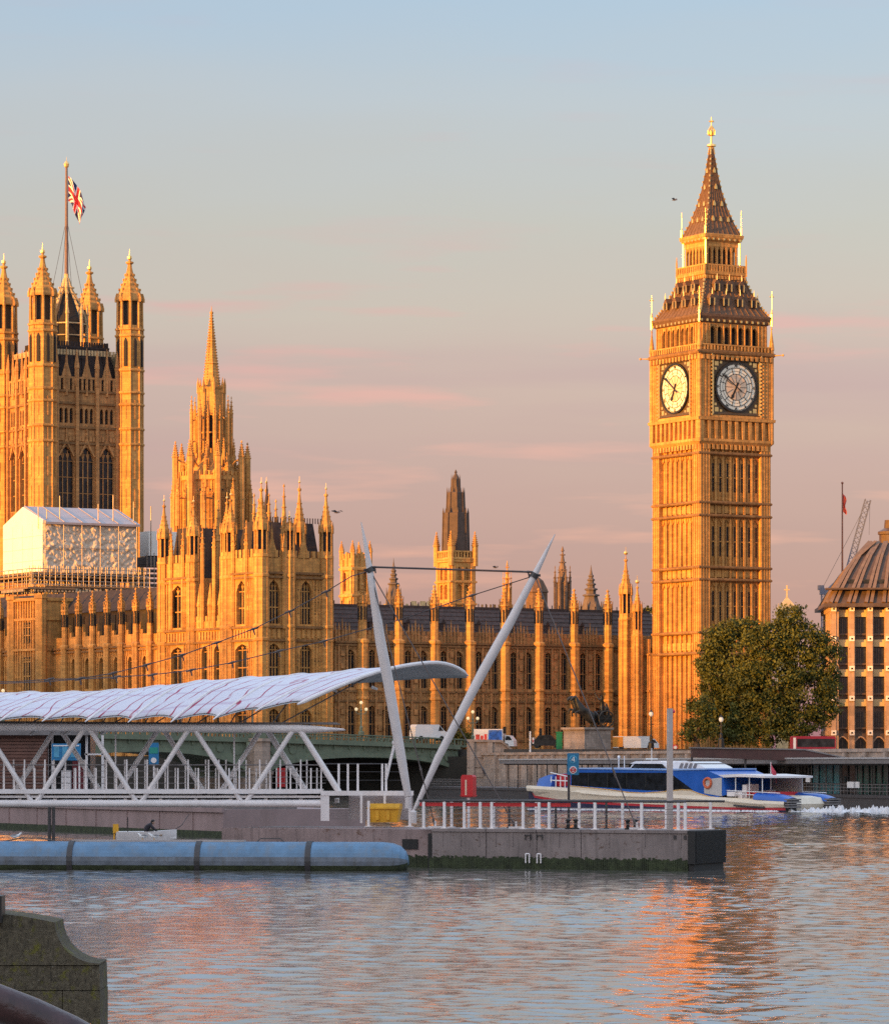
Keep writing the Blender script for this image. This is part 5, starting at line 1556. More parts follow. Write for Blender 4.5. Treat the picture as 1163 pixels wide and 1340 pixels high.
# ------------------------------------------------------------------ office building with bronze roof
def office():
    D0 = 575.0; ox, oy = X(1091, D0), D0
    t = thing('office_building', 'office block with pale stone columns, dark windows and a curved bronze ribbed roof, at right', 'office building', (ox, oy, GZ - 1), R(-2))
    zt = Z(795, D0); zb = GZ - 1
    pitch = 2.62; N_ = 12; L = pitch * N_
    fl = [Z(y, D0) for y in (959, 914, 875, 836, 797)]
    COLM = stone_mat('pale_column_stone', (.40, .26, .17), (.2, .12, .08), .9, .7, .4)
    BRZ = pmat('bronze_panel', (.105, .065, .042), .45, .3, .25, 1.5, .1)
    BRZL = pmat('pale_bronze_rib', (.23, .14, .085), .45, .3, .2, 1.5)  # ribs in a paler bronze than the panels
    LT = pmat('light_shelf', (.50, .38, .17), .4, 0, .1, 1)
    b = MB(); b.box(.8, .9, zb, L, 20, zt)
    part('core', b, [BRZ], t)
    cm = MB()
    cm.box(-.62, -.45, 0, .62 - .25, .6, zt - zb); cm.box(-.5, -.6, 0, .25, -.44, zt - zb)
    cme = cm.mesh('column', [COLM])
    wm = MB(); wm.box(-1.0, .3, 0, 1.0, .4, 2.45, 0); wm.box(-1.06, .16, -.02, 1.06, .33, .25, 1); wm.box(-.05, .2, .2, .05, .34, 2.4, 1)
    for i in range(7): wm.box(-1 + i * .33, .27, .3, -.96 + i * .33, .32, 2.4, 1)
    wme = wm.mesh('window', [GLASS, BRZ])
    pm_ = MB(); pm_.box(-.98, .05, 0, .98, .3, 1.02, 0)
    pme = pm_.mesh('light_shelf', [LT])
    km = MB(); km.box(-.36, -.9, -.36, .36, -.5, .36, 0); km.lathe(0, 0, [(.001, -.1), (.001, .1)], 4) if False else km.box(-.13, -.95, -.13, .13, -.89, .13, 1)
    kme = km.mesh('column_node', [pmat('white_node', (.75, .68, .6), .4, 0, .05), DARK])
    am = MB()
    nseg = 10; hw = pitch / 2 - .4
    arc = [(-hw + 2 * hw * i / nseg, 3.55 + .9 * math.sin(math.pi * i / nseg)) for i in range(nseg + 1)]
    am.ext([(-pitch / 2 + .3, 5.0), (-pitch / 2 + .3, 3.4)] + arc + [(pitch / 2 - .3, 3.4), (pitch / 2 - .3, 5.0)], 'y', -.2, .4, 0)
    for p, q in zip(arc[:-1], arc[1:]): am.tube((p[0], -.22, p[1]), (q[0], -.22, q[1]), .14, .14, 5, 1)
    am.box(-hw, .25, 0, hw, .35, 4.6, 2); am.box(-.05, .1, 0, .05, .3, 4.3, 0)
    ame = am.mesh('ground_arch', [BRZ, COLM, GLASS])
    for i in range(N_ + 1):
        x = i * pitch
        inst(cme, 'column', t, (x, .1, zb))
        for z in fl: inst(kme, 'column_node', t, (x - .12, .1, z))
        if i < N_:
            xm = x + pitch / 2 - .1
            inst(ame, 'ground_arch', t, (xm, .3, zb), sc=(1, 1, (fl[0] - zb) / 5.0 * .98))
            for k in range(4):
                z0 = fl[k]; h = fl[k + 1] - z0
                inst(wme, 'window', t, (xm, .3, z0 + .55)); inst(pme, 'light_shelf', t, (xm, .3, z0 + h - 1.12))
    # return side
    T = lambda u, w, z: (-w + .1, u, z)
    b = MB(); b.T = T
    for j in range(8):
        b.box(j * pitch - .4, -.5, zb, j * pitch + .4, .6, zt); 
        for z in fl: b.box(j * pitch - .3, .6, z - .35, j * pitch + .3, .95, z + .35)
    b.T = None
    part('side_column', b, [COLM], t)
    # roof: eaves, curved ribs, rooflights, chimney
    b = MB(); b.box(-1.6, -1.7, zt + .05, L + 1.5, 21.5, zt + .55, 0)
    prof = [(0, zt + .5), (1.2, zt + 2.6), (3.0, zt + 5.2), (5.0, zt + 7.6), (7.4, zt + 9.7)]
    for (a0, z0), (a1, z1) in zip(prof[:-1], prof[1:]):
        q = lambda a: [(-1.0 + a, -1.1 + a), (L + .9 - a, -1.1 + a), (L + .9 - a, 21 - a), (-1.0 + a, 21 - a)]
        A, B = q(a0), q(a1)
        b.add([(x, y, z0) for x, y in A] + [(x, y, z1) for x, y in B], [(0, 1, 5, 4), (1, 2, 6, 5), (2, 3, 7, 6), (3, 0, 4, 7), (4, 5, 6, 7)], 0)
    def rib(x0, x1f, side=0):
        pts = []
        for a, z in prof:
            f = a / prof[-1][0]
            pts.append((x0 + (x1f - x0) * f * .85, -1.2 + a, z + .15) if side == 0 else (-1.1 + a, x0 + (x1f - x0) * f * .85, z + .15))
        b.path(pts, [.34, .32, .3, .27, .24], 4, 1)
    cx = L * .33
    for i in range(N_ + 2):
        x = -.6 + i * pitch * .97; rib(x, cx + (x - cx) * .35)
        rib(x + .75, cx + (x + .75 - cx) * .35)
    for j in range(8): rib(j * 2.6, 10 + (j * 2.6 - 10) * .35, 1)
    for i in range(N_):
        x = .9 + i * pitch * .97 * (1)
        f = .3; xx = x + (cx + (x - cx) * .35 - x) * f * .85
        b.box(xx - .55, -.5 + 1.2, zt + 3.2, xx + .55, .6 + 1.2, zt + 4.1, 2)
    b.box(-1.3, -1.4, zt + 2.55, L, -.2 + .9, zt + 2.8, 0)
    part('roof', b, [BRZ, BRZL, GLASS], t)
    for xx in (cx - 1.3, cx + 9, cx + 18):
        b = MB(); b.lathe(xx, 9.5, [(2.2, zt + 7), (2.1, zt + 9.2), (1.9, zt + 9.4), (1.9, zt + 11.0), (2.1, zt + 11.1), (2.1, zt + 11.5), (1.2, zt + 12.0), (1.1, zt + 13.2)], 12)
        part('chimney', b, [BRZ], t)
    # flagpole behind
    D1 = 590; b = MB(); x = X(1101.5, D1)
    b.tube((x, D1, Z(800, D1)), (x, D1, Z(633, D1)), .16, .1, 8); b.ball((x, D1, Z(632, D1)), .2)
    solo('flagpole', b, [pmat('rust_red_pole', (.22, .09, .06), .5)], 'tall thin reddish flagpole rising behind the left end of the bronze roof', 'flagpole')
    b = MB(); rows = []
    for j in range(10):
        z = Z(646 + j * 2.6, D1); r_ = []
        for i in range(8):
            a = i / 7; r_.append((x + .1 + a * .42 * (1 + .3 * math.sin(j)), D1 - .15 * math.sin(i * 2.4 + j * .5), z - a * .5))
        rows.append(r_)
    b.grid(rows); o = solo('flag', b, [pmat('furled_flag_cloth', (.38, .08, .09), .8, 0, .6, 6)], 'limp reddish flag hanging furled from the thin pole by the bronze roof', 'flag', smooth=True)
    o.modifiers.new('thickness', 'SOLIDIFY').thickness = .03
    # crane
    D1 = 780; t = thing('crane', 'blue-grey lattice crane with a steep raised jib behind the bronze roof', 'crane', (X(1080, D1), D1, GZ), 0)
    CB = pmat('crane_paint', (.12, .13, .18), .5, .2, .2); x0 = X(1080, D1)
    def lattice(b, p, q, w, n):
        p = Vector(p); q = Vector(q); d = (q - p).normalized(); s = Vector((0, 1, 0)); u = d.cross(s).normalized()
        cs = [u * w + s * w, u * w - s * w, -u * w - s * w, -u * w + s * w]
        for c in cs: b.tube(p + c, q + c, .13, .13, 4)
        for i in range(n):
            a, e = p.lerp(q, i / n), p.lerp(q, (i + 1) / n)
            for k in range(4): b.tube(a + cs[k], e + cs[(k + 1) % 4], .08, .08, 4)
    b = MB(); lattice(b, (0, 0, GZ), (-.1, 0, Z(772, D1)), .75, 22); part('mast', b, [CB], t)
    b = MB(); b.box(-1.2, -1, Z(778, D1), 1.6, 1, Z(770, D1)); b.box(-1.6, -.8, Z(772, D1), -.4, .8, Z(766, D1)); part('cab', b, [CB], t)
    b = MB(); lattice(b, (X(1110, D1) - x0, 0, Z(746, D1)), (X(1135, D1) - x0, 0, Z(654, D1)), .55, 14); b.tube((X(1110, D1) - x0, 0, Z(746, D1)), (.4, 0, Z(772, D1)), .35, .35, 6); part('jib', b, [CB], t)
    b = MB(); b.tube((-.6, 0, Z(769, D1)), (X(1135, D1) - x0, 0, Z(655, D1)), .05, .05, 4); b.tube((X(1135, D1) - x0 + .4, 0, Z(654, D1)), (X(1136.5, D1) - x0, 0, Z(700, D1)), .04, .04, 4); part('cable', b, [GREYD], t)
    # church spire behind the trees
    D1 = 740; x = X(1029, D1); z = lambda y: Z(y, D1); b = MB()
    b.sq(x, D1, [(1.9, GZ), (1.9, z(803)), (2.1, z(802)), (1.1, z(790)), (.25, z(783)), (.12, z(780))])
    b.box(x - .12, D1 - .12, z(781), x + .12, D1 + .12, z(766)); b.box(x - .5, D1 - .1, z(772.5), x + .5, D1 + .1, z(771))
    b.lathe(x - 1.7, D1 - 1.7, [(.3, z(810)), (.3, z(797)), (.03, z(790))], 6)
    solo('church_spire', b, [STONEW], 'small stone gable with a cross on top showing above the trees', 'church')

# ------------------------------------------------------------------ statue, vehicles and street things by the bridge end
def skin(name, verts, edges, radii, mat, parent=None, sub=2):
    me = bpy.data.meshes.new(name)
    me.from_pydata(verts, edges, []); me.materials.append(mat)
    o = bpy.data.objects.new(name, me); COL.objects.link(o)
    if parent: o.parent = parent
    sk = o.modifiers.new('skin', 'SKIN'); sk.use_smooth_shade = True
    for i, r in enumerate(radii):
        me.skin_vertices[0].data[i].radius = (r, r) if not isinstance(r, tuple) else r
    me.skin_vertices[0].data[0].use_root = True
    ss = o.modifiers.new('sub', 'SUBSURF'); ss.levels = sub; ss.render_levels = sub
    return o
def ensure_skin(me):
    if not me.skin_vertices:
        bm = bmesh.new(); bm.from_mesh(me); bm.verts.layers.skin.verify(); bm.to_mesh(me); bm.free()
_skin0 = skin
def skin(name, verts, edges, radii, mat, parent=None, sub=2):
    me = bpy.data.meshes.new(name); me.from_pydata(verts, edges, []); ensure_skin(me)
    me.materials.append(mat)
    o = bpy.data.objects.new(name, me); COL.objects.link(o)
    if parent: o.parent = parent
    lay = me.skin_vertices[0].data
    for i, r in enumerate(radii): lay[i].radius = (r, r) if not isinstance(r, tuple) else r
    lay[0].use_root = True
    sk = o.modifiers.new('skin', 'SKIN'); sk.use_smooth_shade = True
    ss = o.modifiers.new('sub', 'SUBSURF'); ss.levels = sub; ss.render_levels = sub
    return o

def statue():
    D0 = 560.0
    zp = Z(952, D0); x0 = X(768, D0); zb = GZ + .2
    b = MB(); r = R(38); c_, s_ = math.cos(r), math.sin(r); h = 2.35; hl = 2.5
    def rot(pl): return [(x0 + x * c_ - y * s_, D0 + x * s_ + y * c_) for x, y in pl]
    rect = lambda k: rot([(-hl * k, -h * k), (hl * k, -h * k), (hl * k, h * k), (-hl * k, h * k)])
    b.ext(rect(1.12), 'z', zb, zb + .6); b.ext(rect(.97), 'z', zb + .6, zp - .42); b.ext(rect(1.03), 'z', zp - .42, zp - .28); b.ext(rect(1.10), 'z', zp - .28, zp)
    solo('statue_plinth', b, [ABUT], 'big plain pinkish granite plinth carrying the bronze chariot group', 'plinth')
    t = thing('statue', 'dark bronze chariot group with rearing horses and standing driver, on the granite plinth', 'statue', (x0, D0, zp), R(180 + 18))
    # forward is local +x (left in the picture)
    for yy in (-.62, .62):
        V = [(-.1, yy, 1.55), (.6, yy, 1.95), (1.2, yy, 2.45), (1.62, yy, 3.2), (1.72, yy, 3.62), (2.15, yy, 3.35), (2.4, yy, 3.1),
             (-.55, yy, 1.35), (-.75, yy - .2, .85), (-1.05, yy - .2, .5), (-.85, yy - .2, .04), (-.35, yy + .25, .8), (-.7, yy + .25, .45), (-.45, yy + .25, .04),
             (1.35, yy - .22, 2.0), (1.95, yy - .25, 2.15), (2.1, yy - .25, 1.6), (1.3, yy + .22, 1.9), (1.85, yy + .25, 1.75), (1.75, yy + .25, 1.25),
             (-.85, yy, 1.5), (-1.25, yy, 1.1)]
        E = [(0, 1), (1, 2), (2, 3), (3, 4), (4, 5), (5, 6), (0, 7), (7, 8), (8, 9), (9, 10), (7, 11), (11, 12), (12, 13), (2, 14), (14, 15), (15, 16), (2, 17), (17, 18), (18, 19), (7, 20), (20, 21)]
        rr = [.46, .48, .46, .30, .24, .19, .13, .46, .26, .13, .1, .26, .13, .1, .22, .13, .09, .22, .13, .09, .12, .09]
        skin('horse', V, E, rr, BRONZE, t)
    b = MB()
    b.box(-2.9, -.85, .55, -1.3, .85, .75); b.path([(-1.3, -.85, .7), (-1.1, -.8, 1.5), (-1.0, 0, 1.85), (-1.1, .8, 1.5), (-1.3, .85, .7)], .12, 6)
    b.box(-2.9, -.9, .7, -1.2, -.76, 1.45); b.box(-2.9, .76, .7, -1.2, .9, 1.45); b.tube((-1.3, 0, .7), (.6, 0, 1.5), .09, .07, 6)
    for v_ in b.v: pass
    o = part('chariot', _lift(b, zp), [BRONZE], t)
    for yy in (-1.05, 1.05):
        w = MB(); n = 20
        pts = [(-2.1 + .95 * math.cos(2 * math.pi * i / n), yy, .98 + .95 * math.sin(2 * math.pi * i / n)) for i in range(n + 1)]
        w.path(pts, .09, 6)
        for i in range(8): w.tube((-2.1, yy, .98), (-2.1 + .95 * math.cos(i * math.pi / 4), yy, .98 + .95 * math.sin(i * math.pi / 4)), .05, .05, 4)
        w.lathe(-2.1, yy, [(.01, 0)] * 2, 4) if False else None
        part('wheel', _lift(w, zp), [BRONZE], o)
    V = [(-1.9, 0, 2.0), (-1.9, 0, 2.7), (-1.85, 0, 3.25), (-1.83, 0, 3.5), (-1.8, 0, 3.75), (-1.85, -.35, 3.2), (-1.55, -.65, 3.5), (-1.3, -.8, 4.0), (-1.85, .35, 3.2), (-1.7, .75, 3.45), (-1.5, 1.0, 3.8), (-1.95, 0, 1.3), (-2.0, -.1, .8)]
    E = [(0, 1), (1, 2), (2, 3), (3, 4), (2, 5), (5, 6), (6, 7), (2, 8), (8, 9), (9, 10), (0, 11), (11, 12)]
    skin('driver', V, E, [.33, .27, .3, .12, .2, .14, .1, .07, .14, .1, .07, .42, .5], BRONZE, t)
    b = MB(); b.tube((-1.35, -.8, 3.2), (-1.2, -.8, 5.6), .05, .03, 5); part('spear', _lift(b, zp), [BRONZE], t)
    for yy in (-.4, .45):
        V = [(-2.5, yy, 1.6), (-2.45, yy, 2.2), (-2.3, yy * 1.2, 2.6), (-2.2, yy * 1.2, 2.85), (-2.0, yy * 1.6, 2.1), (-2.55, yy, .9)]
        skin('daughter', V, [(0, 1), (1, 2), (2, 3), (1, 4), (0, 5)], [.3, .26, .14, .17, .1, .36], BRONZE, t)
    t.scale = (1.16, 1.16, 1.2)
def _lift(b, z):
    b.v = [(x, y, q + z) for x, y, q in b.v]; return b

def vehicle(name, label, cat, px, D0, zb, L, W, H, prof, mats, yaw, panes, wheels=True, extra=None, group=None):
    """prof: side outline (fraction of L, fraction of H); panes: list of side polygons for glass"""
    t = thing(name, label, cat, (X(px, D0), D0, zb), yaw, group)
    b = MB(); b.ext([((f - .5) * L, zb + h * H) for f, h in prof], 'y', -W / 2, W / 2)
    part('body', b, [mats[0]], t)
    for pl in panes:
        g = MB(); g.ext([((f - .5) * L, zb + h * H) for f, h in pl], 'y', -W / 2 - .025, W / 2 + .025)
        part('window', g, [GLASS], t)
    if wheels:
        for f in (.18, .8):
            for sg in (-1, 1):
                w = MB(); x = (f - .5) * L; y = sg * (W / 2 - .1); n = 14; r = .36
                pl = [(x + r * math.cos(2 * math.pi * i / n), zb + r + r * math.sin(2 * math.pi * i / n)) for i in range(n)]
                w.ext(pl, 'y', y - .12, y + .14); part('wheel', w, [BLACKR], t)
    if extra:
        for nm, pl, m, pr in extra:
            g = MB(); g.ext([((f - .5) * L, zb + h * H) for f, h in pl], 'y', -W / 2 - pr, W / 2 + pr); part(nm, g, [m], t)
    return t
def rectp(a, b_, c, d): return [(a, c), (b_, c), (b_, d), (a, d)]

def street():
    VW = pmat('white_van_paint', (.72, .70, .68), .35, 0, .06, 1)
    van = [(0, .12), (.02, .85), (.06, 1.0), (.72, 1.0), (.88, .62), (.99, .5), (1.0, .12)]
    vehicle('van', 'white van crossing the bridge behind its parapet between the two leaning masts', 'van', 561, 563, 7.5, 5.2, 2.0, 2.3, van, [VW], R(205 - 180), [[(.70, .62), (.74, .93), (.85, .62)], ])
    POST = [pmat('poster_red', (.62, .05, .04), .5, 0, .5, 1.3), pmat('poster_blue', (.05, .16, .5), .5, 0, .7, 1.5)]
    box = [(0, .1), (0, 1), (.72, 1), (.72, .15), (.75, .15), (.76, .68), (.9, .66), (.99, .4), (1, .1)]
    vehicle('box_truck', 'white box truck with red and blue advert panels at the bridge end', 'truck', 648, 572, 6.5, 5.9, 2.2, 2.75, box, [VW], R(-12), [[(.78, .42), (.8, .64), (.89, .62), (.95, .42)]], True,
            [('advert_panel', rectp(.02, .35, .3, .93), VW, .03), ('advert_panel', rectp(.05, .15, .34, .72), POST[0], .05), ('advert_panel', rectp(.17, .24, .4, .66), POST[0], .055), ('advert_panel', rectp(.26, .33, .34, .74), POST[0], .05), ('advert_panel', rectp(.37, .70, .3, .95), POST[1], .04)])
    car = [(0, .2), (.01, .55), (.12, .62), (.24, .98), (.62, 1.0), (.78, .62), (.98, .5), (1.0, .2)]
    BLK = pmat('black_car_paint', (.012, .014, .018), .25, 0, .2)
    vehicle('taxi', 'black taxi with a white and red door panel waiting left of the bronze statue', 'taxi', 716, 566, 6.45, 4.6, 1.9, 1.9, car, [BLK], R(-6), [[(.2, .62), (.28, .92), (.6, .92), (.72, .62)]], True, [('door_panel', rectp(.05, .1, .35, .8), VW, .03), ('door_panel', rectp(.06, .09, .45, .65), RED, .04)])
    OR = pmat('orange_panel', (.66, .26, .03), .5, 0, .1)
    lorry = [(0, .12), (0, 1), (.80, 1), (.80, .16), (.82, .16), (.82, .82), (.9, .8), (.99, .45), (1, .12)]
    vehicle('box_truck', 'long white box truck with an orange tail panel right of the bronze statue', 'truck', 832, 570, 6.3, 6.6, 2.2, 1.9, lorry, [VW], R(-4), [[(.84, .5), (.85, .76), (.9, .74), (.96, .5)]], True, [('tail_panel', rectp(.0, .22, .2, .95), OR, .03)])
    bus = [(0, .08), (0, .96), (.02, 1), (.97, 1), (1, .9), (1, .08)]
    BR = pmat('maroon_bus_paint', (.26, .012, .03), .35, 0, .1)
    vehicle('bus', 'maroon single-deck bus with a dark window band under the plane trees', 'bus', 1063, 515, GZ + .12, 5.6, 2.4, 2.4, bus, [BR], R(4), [rectp(.1, .97, .42, .86), ], True, [('door_panel', rectp(.01, .07, .1, .92), VW, .03)])
    vehicle('car', 'dark car at the right edge beside the office arcade', 'car', 1155, 556, GZ - 1.0, 4.3, 1.8, 1.5, car, [BLK], R(3), [[(.2, .62), (.28, .92), (.6, .92), (.72, .62)]])
    # kiosk, posts, signals
    b = MB(); D0 = 563; x = X(731.5, D0)
    b.box(x - .42, D0, GZ + .5, x + .42, D0 + .8, Z(959, D0), 0); b.box(x - .48, D0 - .06, Z(959, D0), x + .48, D0 + .86, Z(957.5, D0), 0)
    solo('kiosk', b, [pmat('green_kiosk_paint', (.02, .25, .09), .5, 0, .1)], 'bright green narrow kiosk beside the left side of the statue plinth', 'kiosk')
    def signal(px, y0, y1, D0, label):
        b = MB(); x = X(px, D0)
        b.tube((x, D0, GZ + .5), (x, D0, Z(y0, D0)), .07, .06, 6); b.box(x - .22, D0 - .2, Z(y1, D0), x + .22, D0 + .1, Z(y0, D0))
        for k in range(3): b.box(x - .26, D0 - .4, Z(y0 + (y1 - y0) * (k + .1) / 3, D0) - .04, x + .26, D0 - .2, Z(y0 + (y1 - y0) * (k + .1) / 3, D0))
        solo('traffic_light', b, [IRON], label, 'traffic light', 'traffic lights by the bridge end')
    signal(660, 951, 960, 566, 'black traffic light just right of the leaning right mast above the box truck')
    signal(707, 953, 964, 566, 'black traffic light above the black taxi')
    def post(px, y0, y1, D0, r, label, mat, top=None, name='post'):
        b = MB(); x = X(px, D0); b.tube((x, D0, Z(y1, D0)), (x, D0, Z(y0, D0)), r, r * .8, 8)
        if top: top(b, x, D0, Z(y0, D0))
        solo(name, b, [mat, GILT], label, 'post')
    post(693.5, 957, 1010, 548, .13, 'white pole standing right of the advert truck', WHITE2)
    GW = emit_mat('street_lamp_glass', (.5, .44, .36), .3)
    def lamp(px, y0, y1, D0, label):
        o = thing('street_lamp', label, 'street lamp', (X(px, D0), D0, Z(y1, D0)))
        zb, zt = Z(y1, D0), Z(y0, D0)
        b = MB(); b.lathe(0, 0, [(.45, zb), (.4, zb + (zt - zb) * .3), (.22, zb + (zt - zb) * .34), (.22, zb + (zt - zb) * .45), (.1, zb + (zt - zb) * .5), (.09, zt - .7)], 8); b.tube((-.45, 0, zb + (zt - zb) * .72), (.45, 0, zb + (zt - zb) * .72), .05, .05, 5); part('lamp_post', b, [IRON], o)
        b = MB(); b.ball((0, 0, zt - .35), .3, 8, 6, 0, 1.2); part('lamp_shade', b, [GW], o, smooth=True)
        b = MB(); b.lathe(0, 0, [(.3, zt - .05), (.05, zt + .2), (.02, zt + .45)], 8); part('lamp_cap', b, [IRON], o)
    lamp(851.5, 931, 990, 552, 'black cast-iron street lamp with a single pale globe right of the orange-tailed truck')
    lamp(943, 938, 980, 530, 'slim street lamp with a single pale globe against the plane trees')
    b = MB(); D0 = 556; x = X(692, D0)
    # small road sign and people-sized warning sign
    b = MB(); D0 = 560; x = X(883, D0); b.tube((x, D0, GZ), (x, D0, Z(976, D0)), .05, .05, 6); n = 14
    b.ext([(x + .42 * math.cos(2 * math.pi * i / n), Z(978, D0) + .42 * math.sin(2 * math.pi * i / n)) for i in range(n)], 'y', D0 - .08, D0 - .02, 1); b.ext([(x + .25 * math.cos(2 * math.pi * i / n), Z(978, D0) + .25 * math.sin(2 * math.pi * i / n)) for i in range(n)], 'y', D0 - .11, D0 - .07, 2)
    b.box(x - .35, D0 - .08, Z(986, D0), x + .35, D0 - .02, Z(983, D0), 1)
    solo('road_sign', b, [IRON, RED, WHITE2], 'round red and white road sign below the tall mooring pole top', 'road sign')

grounds(); water(); bridge(); trees(); office(); statue(); street()
# ------------------------------------------------------------------ far landing stage
def far_pier():
    A = (X(560, 528), 528.0); B = (X(1200, 370), 370.0)
    dx, dy = B[0] - A[0], B[1] - A[1]; L = math.hypot(dx, dy); d = (dx / L, dy / L)
    rz = math.atan2(dy, dx)
    t = thing('landing_stage', 'long low landing stage with flat grey roof and teal glazed cabins on a dark float', 'landing stage', (A[0], A[1], 0), rz)
    u = lambda px: wall_u(A, d, px)
    b = MB(); b.box(0, 0, -.6, L, 9, 1.25)
    b.box(-.1, -.12, .95, L, .0, 1.2)
    part('float', b, [GREYD], t)
    b = MB(); b.box(u(662), -.9, 4.25, L + 12, 10, 4.75, 0); b.box(u(662) - .05, -1.0, 4.70, L + 12, 10.1, 4.86, 1); b.box(u(662), -.3, 4.1, L, 9, 4.25, 2)
    part('roof', b, [GREYM, pmat('pale_roof_edge', (.42, .40, .39), .4, 0, .1), GREYD], t)
    b = MB()
    for i in range(34):
        x = u(662) + (L - u(662)) * i / 33
        for y in (.3, 8.6): b.tube((x, y, 1.2), (x, y, 4.3), .07, .07, 6)
    part('roof_post', b, [GREYD], t, kind='stuff')
    TEAL = pmat('teal_glazing', (.05, .20, .23), .3, 0, .4, .5); TEAL2 = pmat('green_glazing', (.015, .085, .07), .25, 0, .5, .5); NAV = glass_mat('cabin_glass', (.02, .03, .035))
    for (p0, p1, m) in ((800, 905, NAV), (1036, 1072, TEAL), (1073, 1092, NAV), (1093, 1152, TEAL2), (1153, 1196, NAV)):
        b = MB(); x0, x1 = u(p0), u(p1); b.box(x0, 2.2, 1.25, x1, 7, 4.1, 0)
        n = max(2, int((x1 - x0) / 1.6))
        for i in range(n + 1): x = x0 + (x1 - x0) * i / n; b.box(x - .05, 2.1, 1.25, x + .05, 2.2, 4.1, 1)
        b.box(x0, 2.08, 2.2, x1, 2.19, 2.3, 1)
        part('cabin', b, [m, GREYD], t)
    b = MB()
    x = 0.0
    while x < L: b.tube((x, .25, 1.2), (x, .25, 2.25), .035, .035, 4); x += .9
    for z in (1.6, 1.95, 2.25): b.tube((0, .25, z), (L, .25, z), .03, .03, 4)
    part('railing', b, [GREYM], t)
    b = MB()
    for px, w, z0, z1 in ((1112, .5, 1.9, 2.5), (1118.5, .3, 1.9, 2.5), (1045, .25, 2.4, 3.0), (1055, .25, 2.4, 3.0)): xx = u(px); b.box(xx - w * 2.2, .1, z0, xx + w * 2.2, .2, z1)
    part('notice', b, [WHITE2], t, kind='stuff')
    # covered access ramp, dark red-brown
    MAR = pmat('maroon_panel', (.075, .028, .024), .5, 0, .25, .8, 0, 8, .4)
    D0 = 400.0; b = MB()
    b.ext([(X(905, D0), Z(991, D0)), (X(905, D0), Z(979, D0)), (X(1052, D0), Z(981.5, D0)), (X(1130, D0), Z(997, D0)), (X(1130, D0), Z(1001, D0)), (X(1050, D0), Z(996, D0))], 'y', D0, D0 + 2.5, 0)
    b.ext([(X(903, D0), Z(979.2, D0)), (X(903, D0), Z(977.6, D0)), (X(1052.5, D0), Z(980, D0)), (X(1132, D0), Z(996, D0)), (X(1132, D0), Z(997.5, D0)), (X(1052, D0), Z(981.7, D0))], 'y', D0 - .15, D0 + 2.7, 1)
    for px in (905, 975, 1045, 1058, 1128): b.tube((X(px, D0), D0 + .3, 1.0), (X(px, D0), D0 + .3, Z(990, D0)), .12, .12, 6, 2)
    solo('access_ramp', b, [MAR, GREYM, GREYD], 'dark maroon covered ramp sloping down to the grey-roofed landing stage', 'ramp')

